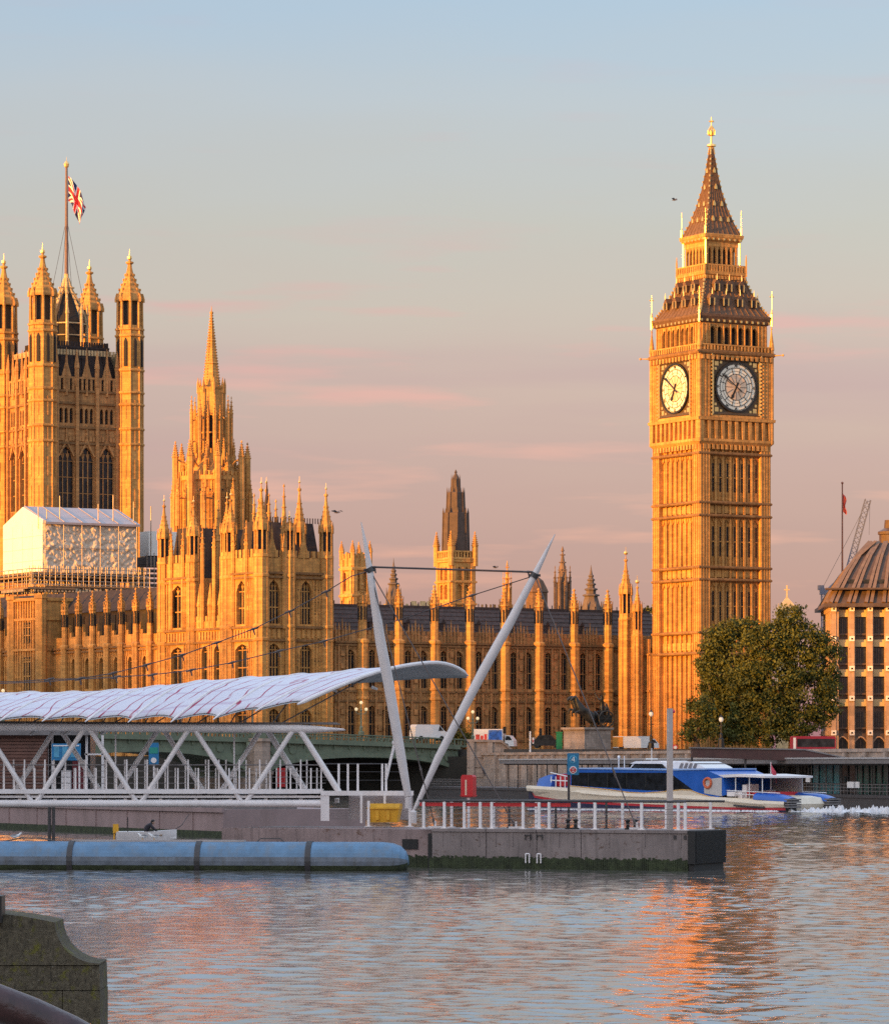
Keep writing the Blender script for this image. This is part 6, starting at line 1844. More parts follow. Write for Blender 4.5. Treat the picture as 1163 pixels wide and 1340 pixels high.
# ------------------------------------------------------------------ river bus
def river_bus():
    t45 = R(45); xh = (-math.cos(t45), math.sin(t45)); yh = (-math.sin(t45), -math.cos(t45))
    c0 = (X(1025, 350), 350.0); ox, oy = c0[0] - 3.6 * yh[0], c0[1] - 3.6 * yh[1]
    t = thing('river_bus', 'blue and white catamaran passenger boat speeding left past the landing stage', 'passenger boat', (ox, oy, 0), math.atan2(xh[1], xh[0]))
    def sp(px, py, y=3.6):
        o = (ox + yh[0] * y, oy + yh[1] * y); u = wall_u(o, xh, px); D = o[1] + xh[1] * u
        return (u, Z(py, D))
    U = lambda px: sp(px, 1000)[0]
    sheer = [(1026, 1049), (985, 1047), (950, 1044), (905, 1041), (860, 1039), (800, 1037), (755, 1033), (720, 1030), (690, 1028.5), (678, 1028)]
    boot = [(1026, 1060.5), (985, 1060.2), (950, 1059.5), (905, 1058), (860, 1056), (800, 1053.5), (755, 1051), (720, 1048.5), (690, 1044), (680, 1037)]
    RB = pmat('red_boot_stripe', (.42, .02, .03), .4, 0, .1); NAVY = pmat('navy_bottom', (.02, .022, .06), .35, 0, .2)
    def hull(sg):
        b = MB(); secs = []
        for i, (s_, q) in enumerate(zip(sheer, boot)):
            us, zs = sp(*s_); ub, zb = sp(*q)
            f = min(1.05, max(0, (us - 22) / 12.9)); wo = 3.6 - 1.15 * f ** 2; wi = 1.95 + .35 * f ** 2
            if i == len(sheer) - 1: wo, wi = 2.45, 2.25
            fl = .12 + .35 * f
            secs.append([(us, wo + .05, zs), (us, wo + .12, zs - .25), (us, wo, zs - .5 if zs - .5 > zb else zb + .1), (ub, wo - fl, zb + .22), (ub, wo - fl, zb), (ub, wo - fl - .1, -.5), (ub, wi + .05, -.5), (us, wi, zs)])
        n = 8
        vs = [(x, sg * y, z) for s_ in secs for x, y, z in s_]
        mi = {0: 0, 1: 0, 2: 0, 3: 1, 4: 2, 5: 2, 6: 2, 7: 0}
        for k in range(n):
            fs = [(i * n + k, i * n + (k + 1) % n, (i + 1) * n + (k + 1) % n, (i + 1) * n + k) for i in range(len(secs) - 1)]
            b.add(vs, fs, mi[k])
        b.add(vs, [tuple(range(n))], 3); b.add(vs, [tuple(range((len(secs) - 1) * n, len(secs) * n))], 0)
        # rubbing strakes
        for z, a, q in ((-.62, 960, 1018), (-.3, 760, 1000)):
            pts = []
            for px in range(a, q + 1, 20):
                s_ = np.interp(px, [p[0] for p in sheer[::-1]], [p[1] for p in sheer[::-1]]); uu, zz = sp(px, s_); f = max(0, (uu - 22) / 12.5); pts.append((uu, sg * (3.66 - 1.15 * f * f), zz + z))
            b.path(pts, .09, 5, 3 if z < -.5 else 4)
        part('hull', b, [CREAM, RB, NAVY, GREYD, CREAM], t)
        # rounded blue stern pod
        g = MB(); u0, z0 = sp(1026, 1049); u1, z1 = sp(985, 1046)
        rows = []
        for i in range(7):
            f = i / 6; x = u0 - .25 + (u1 - u0 + .25) * f; r_ = []
            for k in range(11):
                a = math.pi * k / 10; yy = 2.75 + .88 * math.cos(a); hh = .62 * math.sin(a) ** .6 * (math.sin(min(1, f * 1.6 + .35) * math.pi / 2))
                r_.append((x, sg * yy, z0 + (z1 - z0) * f - .02 + hh))
            rows.append(r_)
        g.grid(rows); pass
        part('stern_pod', g, [BLUE], t, smooth=True)
        g = MB(); 
        for k in range(4): g.box(u0 - .5, sg * 2.75 - .85, .35 + k * .22, u0 + .05, sg * 2.75 + .85, .42 + k * .22 + .07)
        part('stern_fender', g, [GREYM], t)
    hull(1); hull(-1)
    b = MB()
    u1, z1 = sp(1020, 1047); u2, z2 = sp(722, 1031)
    b.ext([(u1 - .2, z1 - 1.0), (u1 - .5, z1 - .35), (u1 - .1, z1 + .2), (u1 + 1.0, z1 + .35), (u2, z2 + .02), (u2 + 3, z2 - .1), (u2 + 3.5, z2 - .7), (u1 + 6, z1 - .9)], 'y', -1.9, 1.9)
    b.ext([(u1 + .3, z1 - .15), (u2, z2 - .12), (u2, z2 - .05), (u1 + .3, z1 - .02)], 'y', -3.4, 3.4)
    part('deck', b, [CREAM], t)
    # saloon
    W_ = 3.35
    s2 = lambda px, py: sp(px, py, W_)
    body = [s2(935, 1044), s2(905, 1040), s2(746, 1034), s2(746, 1010), s2(760, 1006), s2(880, 1008), s2(922, 1007), s2(945, 1017), s2(950, 1040)]
    b = MB(); b.ext(body, 'y', -W_, W_)
    part('saloon', b, [BLUE], t)
    b = MB(); b.ext([s2(744, 1010), s2(759, 1006.3), s2(882, 1008.2), s2(925, 1007.2), s2(925, 1005.4), s2(882, 1006), s2(759, 1004.6), s2(744, 1008)], 'y', -W_ - .08, W_ + .08)
    part('roof', b, [pmat('pale_blue_roof', (.28, .42, .70), .35, 0, .08)], t)
    glass = [s2(747.5, 1027.5), s2(748, 1011), s2(873, 1011.2), s2(881, 1015), s2(906, 1033.5), s2(872, 1034.8), s2(845, 1034), s2(800, 1031)]
    for sg in (1, -1):
        b = MB(); b.ext(glass, 'y', sg * W_ - .02, sg * W_ + .03); part('window', b, [glass_mat('saloon_glass', (.012, .014, .018), .08)], t)
        for px in (770, 795, 820, 845):
            q0, q1 = s2(px, 1012), s2(px, 1030); b = MB(); b.box(q0[0] - .04, sg * W_ - .04, q1[1], q0[0] + .04, sg * W_ + .05, q0[1], 0)
            part('window_frame', b, [BLACKR], t)
        wv = [(748, 1028.5), (775, 1031), (800, 1033.5), (825, 1037), (845, 1037.8), (870, 1036), (893, 1033.5), (905, 1034), (915, 1038), (930, 1042.5), (950, 1045)]
        dn_ = [(950, 1047), (905, 1043), (860, 1041), (800, 1039), (746, 1035)]
        b = MB(); b.ext([s2(*q) for q in wv] + [s2(*q) for q in dn_], 'y', sg * W_ + .02, sg * (W_ + .26)); part('side_panel', b, [CREAM], t)
        b = MB(); b.path([(s2(*q)[0], sg * (W_ + .24), s2(*q)[1]) for q in wv], .05, 5); part('trim_stripe', b, [pmat('gold_stripe', (.6, .33, .08), .4, 0, .1)], t)
    # foredeck nose, rails, benches
    s0 = lambda px, py: sp(px, py, 2.2)
    b = MB()
    rows = []
    for px, yt, w in ((724, 1013.5, 2.6), (718, 1013.8, 2.5), (710, 1016, 2.3), (700, 1019, 2.0), (693, 1024, 1.4), (690, 1028.5, .7)):
        uu, zt = s0(px, yt); _, zb = s0(px, 1030.5); rows.append([(uu, -w, zb), (uu, -w * .85, zt), (uu, 0, zt + .1), (uu, w * .85, zt), (uu, w, zb)])
    b.grid(rows); b.add(rows[0], [(0, 1, 2, 3, 4)]); b.add(rows[-1], [(4, 3, 2, 1, 0)])
    part('foredeck', b, [BLUE], t)
    b = MB()
    for px in (723, 729, 735, 741):
        uu, zt = s0(px, 1016); b.tube((uu, 2.4, zt - 1.1), (uu, 2.4, zt), .05, .05, 5); b.tube((uu, -2.4, zt - 1.1), (uu, -2.4, zt), .05, .05, 5)
    for y in (2.4, -2.4): b.tube((s0(722, 1011)[0], y, s0(722, 1011)[1]), (s0(744, 1016)[0], y, s0(744, 1016)[1]), .05, .05, 5); b.tube((s0(722, 1020)[0], y, s0(722, 1021)[1]), (s0(744, 1021)[0], y, s0(744, 1022)[1]), .05, .05, 5)
    part('bow_rail', b, [WHITE2], t)
    b = MB(); a = s0(729, 1029); b.box(a[0] - .5, .6, a[1], a[0] + .5, 1.8, s0(729, 1013)[1]); part('deck_locker', b, [RED], t)
    # wheelhouse
    s1 = lambda px, py: sp(px, py, 1.7)
    b = MB(); b.ext([s1(822, 1007), s1(829, 998.5), s1(868, 998.5), s1(876, 1007)], 'y', -1.7, 1.7); part('wheelhouse', b, [WHITE2], t)
    b = MB(); b.ext([s1(825, 1005.5), s1(830.5, 999.5), s1(866, 999.5), s1(871, 1005.5)], 'y', -1.75, 1.75); part('window', b, [GLASS], t)
    b = MB(); b.ext([s1(826, 999.2), s1(834, 996), s1(862, 995.5), s1(873, 998), s1(884, 1007), s1(878, 1007), s1(868, 999.5)], 'y', -1.95, 1.95); part('wheelhouse_roof', b, [WHITE2], t)
    b = MB(); b.ext([s1(878, 1007), s1(884, 996.5), s1(906, 996.5), s1(921, 1003), s1(929, 1009), s1(924, 1010)], 'y', -1.9, 1.9, 0)
    for k in range(4): b.ext([s1(890 + k * 6, 1005), s1(893 + k * 6, 998.5), s1(896 + k * 6, 999), s1(894 + k * 6, 1005.5)], 'y', -1.95, 1.95, 1)
    part('exhaust_housing', b, [WHITE2, GREYM], t)
    q = s1(806, 1006); b = MB()
    b.tube((q[0], .6, q[1] - .3), (q[0], .6, q[1] + 1.2), .05, .03, 5); part('antenna', b, [WHITE2], t); b = MB(); q = s1(793, 1006); b.tube((q[0], 0, q[1] - .2), (q[0], 0, q[1] + 1.1), .05, .05, 5); b.ball((q[0], 0, q[1] + 1.1), .14); part('antenna', b, [WHITE2], t); b = MB(); q = s1(836, 996); b.tube((q[0], 0, q[1]), (q[0], 0, q[1] + 1.2), .04, .03, 5); b.tube((q[0], -.8, q[1] + .2), (q[0], .8, q[1] + .2), .06, .06, 5)
    part('mast', b, [WHITE2], t)
    b = MB(); q = s1(816, 1004); b.ball((q[0], .3, q[1]), .3, 8, 6); part('radar_dome', b, [WHITE2], t)
    # aft deck awning, back wall, gear
    b = MB(); b.ext([s2(916, 1021.5), s2(930, 1014.5), s2(965, 1012.8), s2(1000, 1015.5), s2(1000, 1018), s2(965, 1016.5), s2(934, 1018)], 'y', -3.3, 3.3)
    part('awning', b, [WHITE], t)
    b = MB(); b.ext([s2(921, 1038), s2(921, 1020), s2(944, 1017.5), s2(944, 1042)], 'y', -3.37, 3.37); PALE = pmat('pale_screen', (.55, .53, .50), .4, 0, .08, 1.0); g = MB(); a0, a1 = sp(946, 1042, -3.1), sp(1000, 1044, -3.1); g.box(sp(946, 1042, 3.1)[0], -3.2, a0[1], sp(990, 1044, 3.1)[0], -3.1, sp(960, 1014, -3.1)[1]); part('side_screen', g, [PALE], t)
    part('back_wall', b, [pmat('grey_white_panel', (.5, .47, .45), .5, 0, .1)], t)
    b = MB(); q = s2(926, 1024.5); n = 16
    pts = [(q[0] + .42 * math.cos(2 * math.pi * i / n), 3.44, q[1] + .42 * math.sin(2 * math.pi * i / n)) for i in range(n + 1)]; b.path(pts, .12, 6)
    part('lifebuoy', b, [pmat('orange_red_buoy', (.6, .12, .04), .5)], t)
    b = MB()
    for px in (944, 962, 980, 997):
        for y in (3.0, -3.0):
            a, q = sp(px, 1017, y), sp(px, 1045, y); b.tube((a[0], y, q[1]), (a[0], y, a[1]), .05, .05, 5)
    for y in (3.2, -3.2):
        for py in (1034, 1038): b.tube((sp(944, py, 3.2)[0], y, sp(944, py, 3.2)[1]), (sp(1020, py + 4, 3.2)[0], y, sp(1020, py + 4, 3.2)[1]), .04, .04, 5)
    part('awning_post', b, [WHITE2], t, kind='stuff')
    b = MB()
    for px, py0, py1, y, w in ((976, 1046, 1027, 2.2, .5), (970, 1046, 1036, 2.6, .5), (983, 1044, 1026, .6, .9), (1004, 1043, 1034, -1.2, 1.0), (960, 1042, 1036, 2.9, .9)):
        a = sp(px, py0, y); q = sp(px, py1, y); b.box(a[0] - w * .5, y - w * .5, a[1], a[0] + w * .5, y + w * .5, q[1])
    part('deck_locker', b, [WHITE], t, kind='stuff')
    b = MB(); a = sp(985, 1041, 0); q = sp(1018, 1038, 0)
    for k in range(5): x = a[0] + (q[0] - a[0]) * k / 4; b.box(x - .2, -2.4, a[1], x + .2, 2.4, a[1] + .35)
    part('seat', b, [RED], t)
    b = MB(); a = sp(1008, 1016, 0.5); b.tube((a[0], 0.5, a[1] - 1.2), (a[0], .5, a[1] + 1.3), .04, .03, 5); part('flagstaff', b, [WHITE2], t)
    b = MB(); rows = []
    for i in range(8):
        rows.append([(a[0] - .05 - i * .09, .5 + .1 * math.sin(i), a[1] + 1.25 - i * .17 - j * .14) for j in range(6)])
    g = MB(); g.grid(rows)
    M = pmat('ensign_cloth', (.45, .05, .08), .8, 0, .5, 5)
    ww = [(ox + xh[0] * x + yh[0] * y, oy + xh[1] * x + yh[1] * y, z) for x, y, z in g.v]; g.v = ww
    o = solo('flag', g, [M], 'small drooping red ensign at the stern of the blue and white passenger boat', 'flag'); o.modifiers.new('thickness', 'SOLIDIFY').thickness = .02
    # churned wake: low broken ridges of foam
    FOAM = pmat('foam', (.70, .68, .68), .7, 0, .12, 3, .4, 12)
    rg = random.Random(2); b = MB()
    for i in range(2600):
        f = rg.random() ** .8
        s_ = 70 * f; lane = rg.choice((-1.6, 1.6, 0)) * (1 + f)
        x = X(1028, 352) + s_ * .72 + rg.gauss(0, .35 + .8 * f); y = 352 - s_ * .2 + lane + rg.gauss(0, .7 + 2.0 * f)
        r_ = rg.uniform(.04, .22); h = min(.62, abs(rg.gauss(0, .26))) * (1 - f * .6) * (1.0 if f > .03 else .6) + .03
        b.lathe(x, y, [(r_ * 1.8, -.05), (r_ * 1.2, h * .4), (r_ * .55, h * .8), (.015, h)], 5, rg.uniform(0, 6))
    for i in range(500):
        px = rg.uniform(700, 1020); o_ = (ox + yh[0] * 3.4, oy + yh[1] * 3.4); u = wall_u(o_, xh, px); r_ = rg.uniform(.05, .18); w_ = abs(rg.gauss(0, .5))
        b.lathe(o_[0] + xh[0] * u + yh[0] * w_, o_[1] + xh[1] * u + yh[1] * w_, [(r_ * 1.8, -.04), (r_, .06), (.02, .13)], 5)
    struct('wake_foam', b, [FOAM], True, 'stuff')

# ------------------------------------------------------------------ near pier: pontoon, rails and things on it
PD = (-.906, .423); PO = (X(900, 156), 156.0)
def pw(u, v, z):   # along the pontoon front (from its right end), back from the front, height
    n = (.423, .906)
    return (PO[0] + PD[0] * u + n[0] * v, PO[1] + PD[1] * u + n[1] * v, z)
def pu(px): return wall_u(PO, PD, px)
DECK = 1.60
def plate_mat(name, col, rust):
    m, N, L, b = _new(name)
    tc = N.new('ShaderNodeTexCoord'); v = tc.outputs['Object']
    c = _ramp(N, L, _noise(N, L, v, .8, 5), .3, .7, mul(col, .78), mul(col, 1.2))
    c = _mix(N, L, _ramp(N, L, _noise(N, L, _map(N, L, v, (5, 5, .35)), 1.0, 6, .7), .50, .72, (0, 0, 0), (.75, .75, .75)), c, mul(col, .42))
    c = _mix(N, L, _ramp(N, L, _noise(N, L, _map(N, L, v, (1, 1, 1.6)), 1.5, 8, .75), .585, .64, (0, 0, 0), (.85, .85, .85)), c, rust)
    c = _mix(N, L, _ramp(N, L, _noise(N, L, v, 9, 5, .7), .62, .72, (0, 0, 0), (.5, .5, .5)), c, mul(col, 1.6))
    L.new(c, b.inputs['Base Color']); b.inputs['Roughness'].default_value = .7
    _bump(N, L, b, _noise(N, L, v, 6, 6), .25, .03)
    return m
CONC = plate_mat('weathered_pontoon_steel', (.23, .185, .172), (.085, .042, .024))
WEED = pmat('river_weed', (.035, .045, .018), .85, 0, .5, 3, .6, 14)
def pontoon():
    t = thing('pontoon', 'weathered grey steel pontoon with a dark weedy waterline and a black fender end', 'pontoon', (PO[0], PO[1], 0))
    o0 = (PO[0], PO[1])
    Tl = lambda u, v, z: tuple(a - c for a, c in zip(pw(u, v, z), (o0[0], o0[1], 0)))
    edges = [0.0, pu(760), pu(702), pu(636), pu(565)]
    for a, q in zip(edges[:-1], edges[1:]):
        b = MB(); b.T = Tl; b.box(a + .015, 0, -.5, q - .015, 3.3, DECK); b.box(a + .02, -.05, DECK - .12, q - .02, .02, DECK - .02)
        for k in range(3): b.box(a + .3 + k * (q - a) / 3, -.03, .9, a + .34 + k * (q - a) / 3, .02, 1.45)
        part('hull_section', b, [CONC], t)
    b = MB(); b.T = Tl; b.box(pu(558), .5, -.5, pu(283), 6.0, DECK - .05); b.box(pu(566), .2, -.5, pu(557), 6, DECK - .2, 1); b.box(pu(540), .44, .75, pu(520), .52, 1.15, 1)
    part('hull_section', b, [plate_mat('pinkish_pontoon_steel', (.30, .215, .20), (.12, .055, .03))], t) if False else part('hull_section', b, [plate_mat('pinkish_pontoon_steel', (.30, .215, .20), (.12, .055, .03)), BLACKR], t)
    rg = random.Random(8); b = MB(); b.T = Tl
    n = 240; L = pu(283)
    for i in range(n):
        u0, u1 = L * i / n, L * (i + 1) / n + .02; h = .46 + rg.uniform(-.06, .06); off = -.03 if u1 < pu(560) else .47
        b.ext([(u0, -.3), (u1, -.3), (u1, h + rg.uniform(-.03, .03)), (u0, h)], 'y', off, off + .2)
    part('weed_band', b, [WEED], t)
    b = MB(); b.T = Tl
    b.box(-.32, -.1, .28, -.02, 3.3, DECK - .02)
    for i in range(34): b.box(-.36, i * .095, .3, -.31, i * .095 + .05, DECK - .04)
    b.box(-.25, .0, -.5, -.02, 3.2, .3)
    part('fender', b, [BLACKR], t)
    b = MB(); b.T = Tl
    for i in range(3):
        for dz in (0, .16): pass
    for px in (691, 706):
        for sg in (-.12, .12): b.box(pu(px) + sg - .02, -.05, 1.18, pu(px) + sg + .02, .0, 1.38)
        b.box(pu(px) - .14, -.05, 1.34, pu(px) + .14, .0, 1.38)
        for sg in (-.08, .08): b.tube((pu(px) + sg, -.08, .25), (pu(px) + sg, -.08, .62), .03, .03, 5, 1)
        b.tube((pu(px) - .08, -.08, .62), (pu(px) + .08, -.08, .62), .03, .03, 5, 1)
    for px in (883, 896): b.box(pu(px) - .05, -.05, 1.25, pu(px) + .05, 0, 1.4)
    part('fitting', b, [GREYD, WHITE], t, kind='stuff')
    # railings
    def rail(name, seg, v, label, posts, red=None, thick=.055, world_v=None):
        u0, u1 = seg
        o = pw(u0, v, DECK); r = thing(name, label, 'railing', o)
        Tr = lambda u, vv, z: tuple(a - c for a, c in zip(pw(u, vv, z), (o[0], o[1], 0)))
        for u in posts:
            b = MB(); b.T = Tr; b.box(u - thick, v - thick * .7, DECK, u + thick, v + thick * .7, DECK + 1.08); b.box(u - .13, v - .1, DECK, u + .13, v + .1, DECK + .03)
            part('post', b, [WHITE], r)
        b = MB(); b.tube(Tr(u0, v, DECK + 1.12), Tr(u1, v, DECK + 1.12), .045, .045, 8); part('handrail', b, [GREYD], r)
        b = MB()
        for z in (.22, .42, .62, .82): b.tube(Tr(u0, v, DECK + z), Tr(u1, v, DECK + z), .014, .014, 4)
        part('wire', b, [GREYM], r, kind='stuff')
        if red:
            b = MB(); b.T = Tr; b.box(red[0], v + .05, DECK + .90, red[1], v + .09, DECK + 1.05); part('red_board', b, [RED], r)
    fr = [pu(p) for p in (907, 893, 857, 838, 773 + 50)]
    rail('railing', (pu(894), pu(545)), .25, 'long front railing of white posts and a dark handrail along the pontoon edge', [pu(p) for p in (893, 884, 836, 775, 715, 702, 681, 640, 625, 604, 578, 551)], (pu(742), pu(545)))
    rail('railing', (pu(893) - .6, pu(560)), 3.0, 'rear railing of slim white posts on the far edge of the pontoon', [pu(893) + 1.9 * k for k in range(0, 9)], None, .05)
    # things standing on the deck
    def P2(u, v, z): return pw(u, v, z)
    def place(px, v):
        # u such that the point u, v projects at px
        n = (.423, .906); o = (PO[0] + n[0] * v, PO[1] + n[1] * v); return wall_u(o, PD, px)
    # red lifebuoy cabinet
    u = place(613, 1.6); x, y, _ = pw(u, 1.6, 0); t2 = thing('lifebuoy_cabinet', 'bright red upright lifebuoy cabinet on a post at the pontoon rail', 'cabinet', (x, y, DECK), R(-30)); s = F / y
    z0, z1 = Z(1043, y), Z(1014, y); w = 9 / s
    b = MB(); pts = [(-w, z0), (w, z0), (w, z1 - .08), (w - .06, z1), (-w + .06, z1), (-w, z1 - .08)]; b.ext(pts, 'y', -.14, .14); b.box(-w - .02, -.17, z0 + .04, w + .02, .16, z0 + .08)
    part('case', b, [RED], t2)
    b = MB(); b.box(-.07, -.165, z0 + .05, .0, -.15, z1 - .2); part('handle_strip', b, [pmat('pale_strip', (.7, .55, .4), .5)], t2)
    b = MB(); b.tube((0, 0, DECK), (0, 0, z0 + .1), .06, .06, 8); part('post', b, [WHITE], t2)
    # sign with number 4
    u = place(749.5, 1.5); x, y, _ = pw(u, 1.5, 0); s = F / y
    t2 = thing('pier_sign', 'blue pier sign reading 4 above a white disc, on a dark post', 'sign', (x, y, DECK))
    BS = pmat('sign_blue', (.012, .16, .30), .4, 0, .05); w = 7.6 / s
    b = MB(); b.box(-w, -.05, Z(1014, y), w, .05, Z(985.5, y)); part('panel', b, [BS], t2)
    b = MB(); b.tube((-.17, .08, DECK), (-.17, .08, Z(986, y)), .05, .05, 8); part('post', b, [GREYD], t2)
    WT = pmat('sign_white', (.75, .75, .74), .4, 0, .03); LBL = pmat('sign_light_blue', (.10, .42, .62), .4, 0, .03)
    b = MB(); zc = Z(993.5, y); n = 24; r = 5.0 / s
    b.ext([(r * math.cos(2 * math.pi * i / n), zc + r * math.sin(2 * math.pi * i / n)) for i in range(n)], 'y', -.065, -.045, 0); r *= .82
    b.ext([(r * math.cos(2 * math.pi * i / n), zc + r * math.sin(2 * math.pi * i / n)) for i in range(n)], 'y', -.075, -.05, 1)
    k = .022; f4 = lambda q: [(a * k, zc + c * k) for a, c in q]
    b.ext(f4([(1, -4.2), (2.4, -4.2), (2.4, 4.2), (1, 4.2)]), 'y', -.09, -.07, 2); b.ext(f4([(-3, -2.2), (3.4, -2.2), (3.4, -.9), (-3, -.9)]), 'y', -.092, -.07, 2); b.ext(f4([(-3, -.9), (-1.7, -.9), (2.2, 4.2), (.8, 4.2)]), 'y', -.094, -.07, 2)
    part('numeral', b, [LBL, BS, WT], t2)
    b = MB(); zc = Z(1007.5, y); r = 4.9 / s
    b.ext([(r * math.cos(2 * math.pi * i / n), zc + r * math.sin(2 * math.pi * i / n)) for i in range(n)], 'y', -.07, -.045, 0)
    r2 = r * .62; pts = [(r2 * math.cos(2 * math.pi * i / n), -.085, zc + r2 * math.sin(2 * math.pi * i / n)) for i in range(n + 1)]; b.path(pts, .022, 5, 1); b.box(-r * .85, -.095, zc - .025, r * .85, -.06, zc + .025, 1)
    part('disc', b, [WT, RED], t2)
    # tall mooring pole
    u = place(876, .7); x, y, _ = pw(u, .7, 0); s = F / y
    t2 = thing('mooring_pole', 'tall square pale pole near the right end of the pontoon', 'pole', (x, y, DECK), R(20))
    b = MB(); b.sq(0, 0, [(.10, DECK - .05), (.09, Z(927, y))]); part('shaft', b, [pmat('pale_timber', (.50, .42, .38), .7, 0, .15, 2, .1, 8, .4)], t2)
    b = MB(); b.ball((.16, 0, Z(931, y)), .07); b.tube((0, 0, Z(931, y)), (.2, 0, Z(931, y)), .02, .02, 4); part('beacon', b, [pmat('beacon_red', (.7, .05, .08), .4)], t2)
    # bollards
    for px, v, lab in ((748, 1.0, 'black twin bollard at the foot of the numbered pier sign'), (826, 1.0, 'black twin bollard midway between the sign and the tall pale pole')):
        u = place(px, v); x, y, _ = pw(u, v, 0); b = MB()
        b.box(x - .28, y - .12, DECK, x + .28, y + .12, DECK + .06)
        for dx in (-.15, .15): b.lathe(x + dx, y, [(.075, DECK + .05), (.065, DECK + .3), (.1, DECK + .33), (.1, DECK + .38), (.04, DECK + .4)], 10)
        solo('bollard', b, [BLACKR], lab, 'bollard', 'bollards on the pontoon')
    # dark deck posts seen between the rails
    for px, v, y0, lab in ((727, 2.4, 1048, 'dark slim deck post left of the pier sign post'), (666, 2.5, 1046, 'dark slim deck post right of the red cabinet'), (793, 2.4, 1050, 'dark slim deck post right of the pier sign')):
        u = place(px, v); x, y, _ = pw(u, v, 0); b = MB(); b.tube((x, y, DECK), (x, y, Z(y0, y)), .05, .045, 8); b.lathe(x, y, [(.11, DECK), (.11, DECK + .04)], 8)
        solo('deck_post', b, [GREYD], lab, 'post', 'dark deck posts on the pontoon')
    # yellow bin
    D0 = 165.6; x = X(503.5, D0); zb = Z(1076, D0)
    t2 = thing('grit_bin', 'yellow plastic grit bin with a sloping lid beside the gangway end', 'bin', (x, D0, zb), R(-8))
    b = MB(); w0, w1 = .56, .66
    b.add([(-w0, -.35, zb), (w0, -.35, zb), (w0, .35, zb), (-w0, .35, zb), (-w1, -.42, zb + .55), (w1, -.42, zb + .55), (w1, .42, zb + .55), (-w1, .42, zb + .55)], [(0, 3, 2, 1), (4, 5, 6, 7), (0, 1, 5, 4), (1, 2, 6, 5), (2, 3, 7, 6), (3, 0, 4, 7)])
    for xx in (-.25, .2): b.box(xx - .07, -.44, zb + .1, xx + .07, -.34, zb + .5)
    part('tub', b, [YELLOW], t2)
    b = MB(); b.ext([(-.47, zb + .55), (-.47, zb + .62), (-.2, zb + .78), (.45, zb + .78), (.45, zb + .55)], 'x', -.68, .68); part('lid', b, [YELLOW], t2)

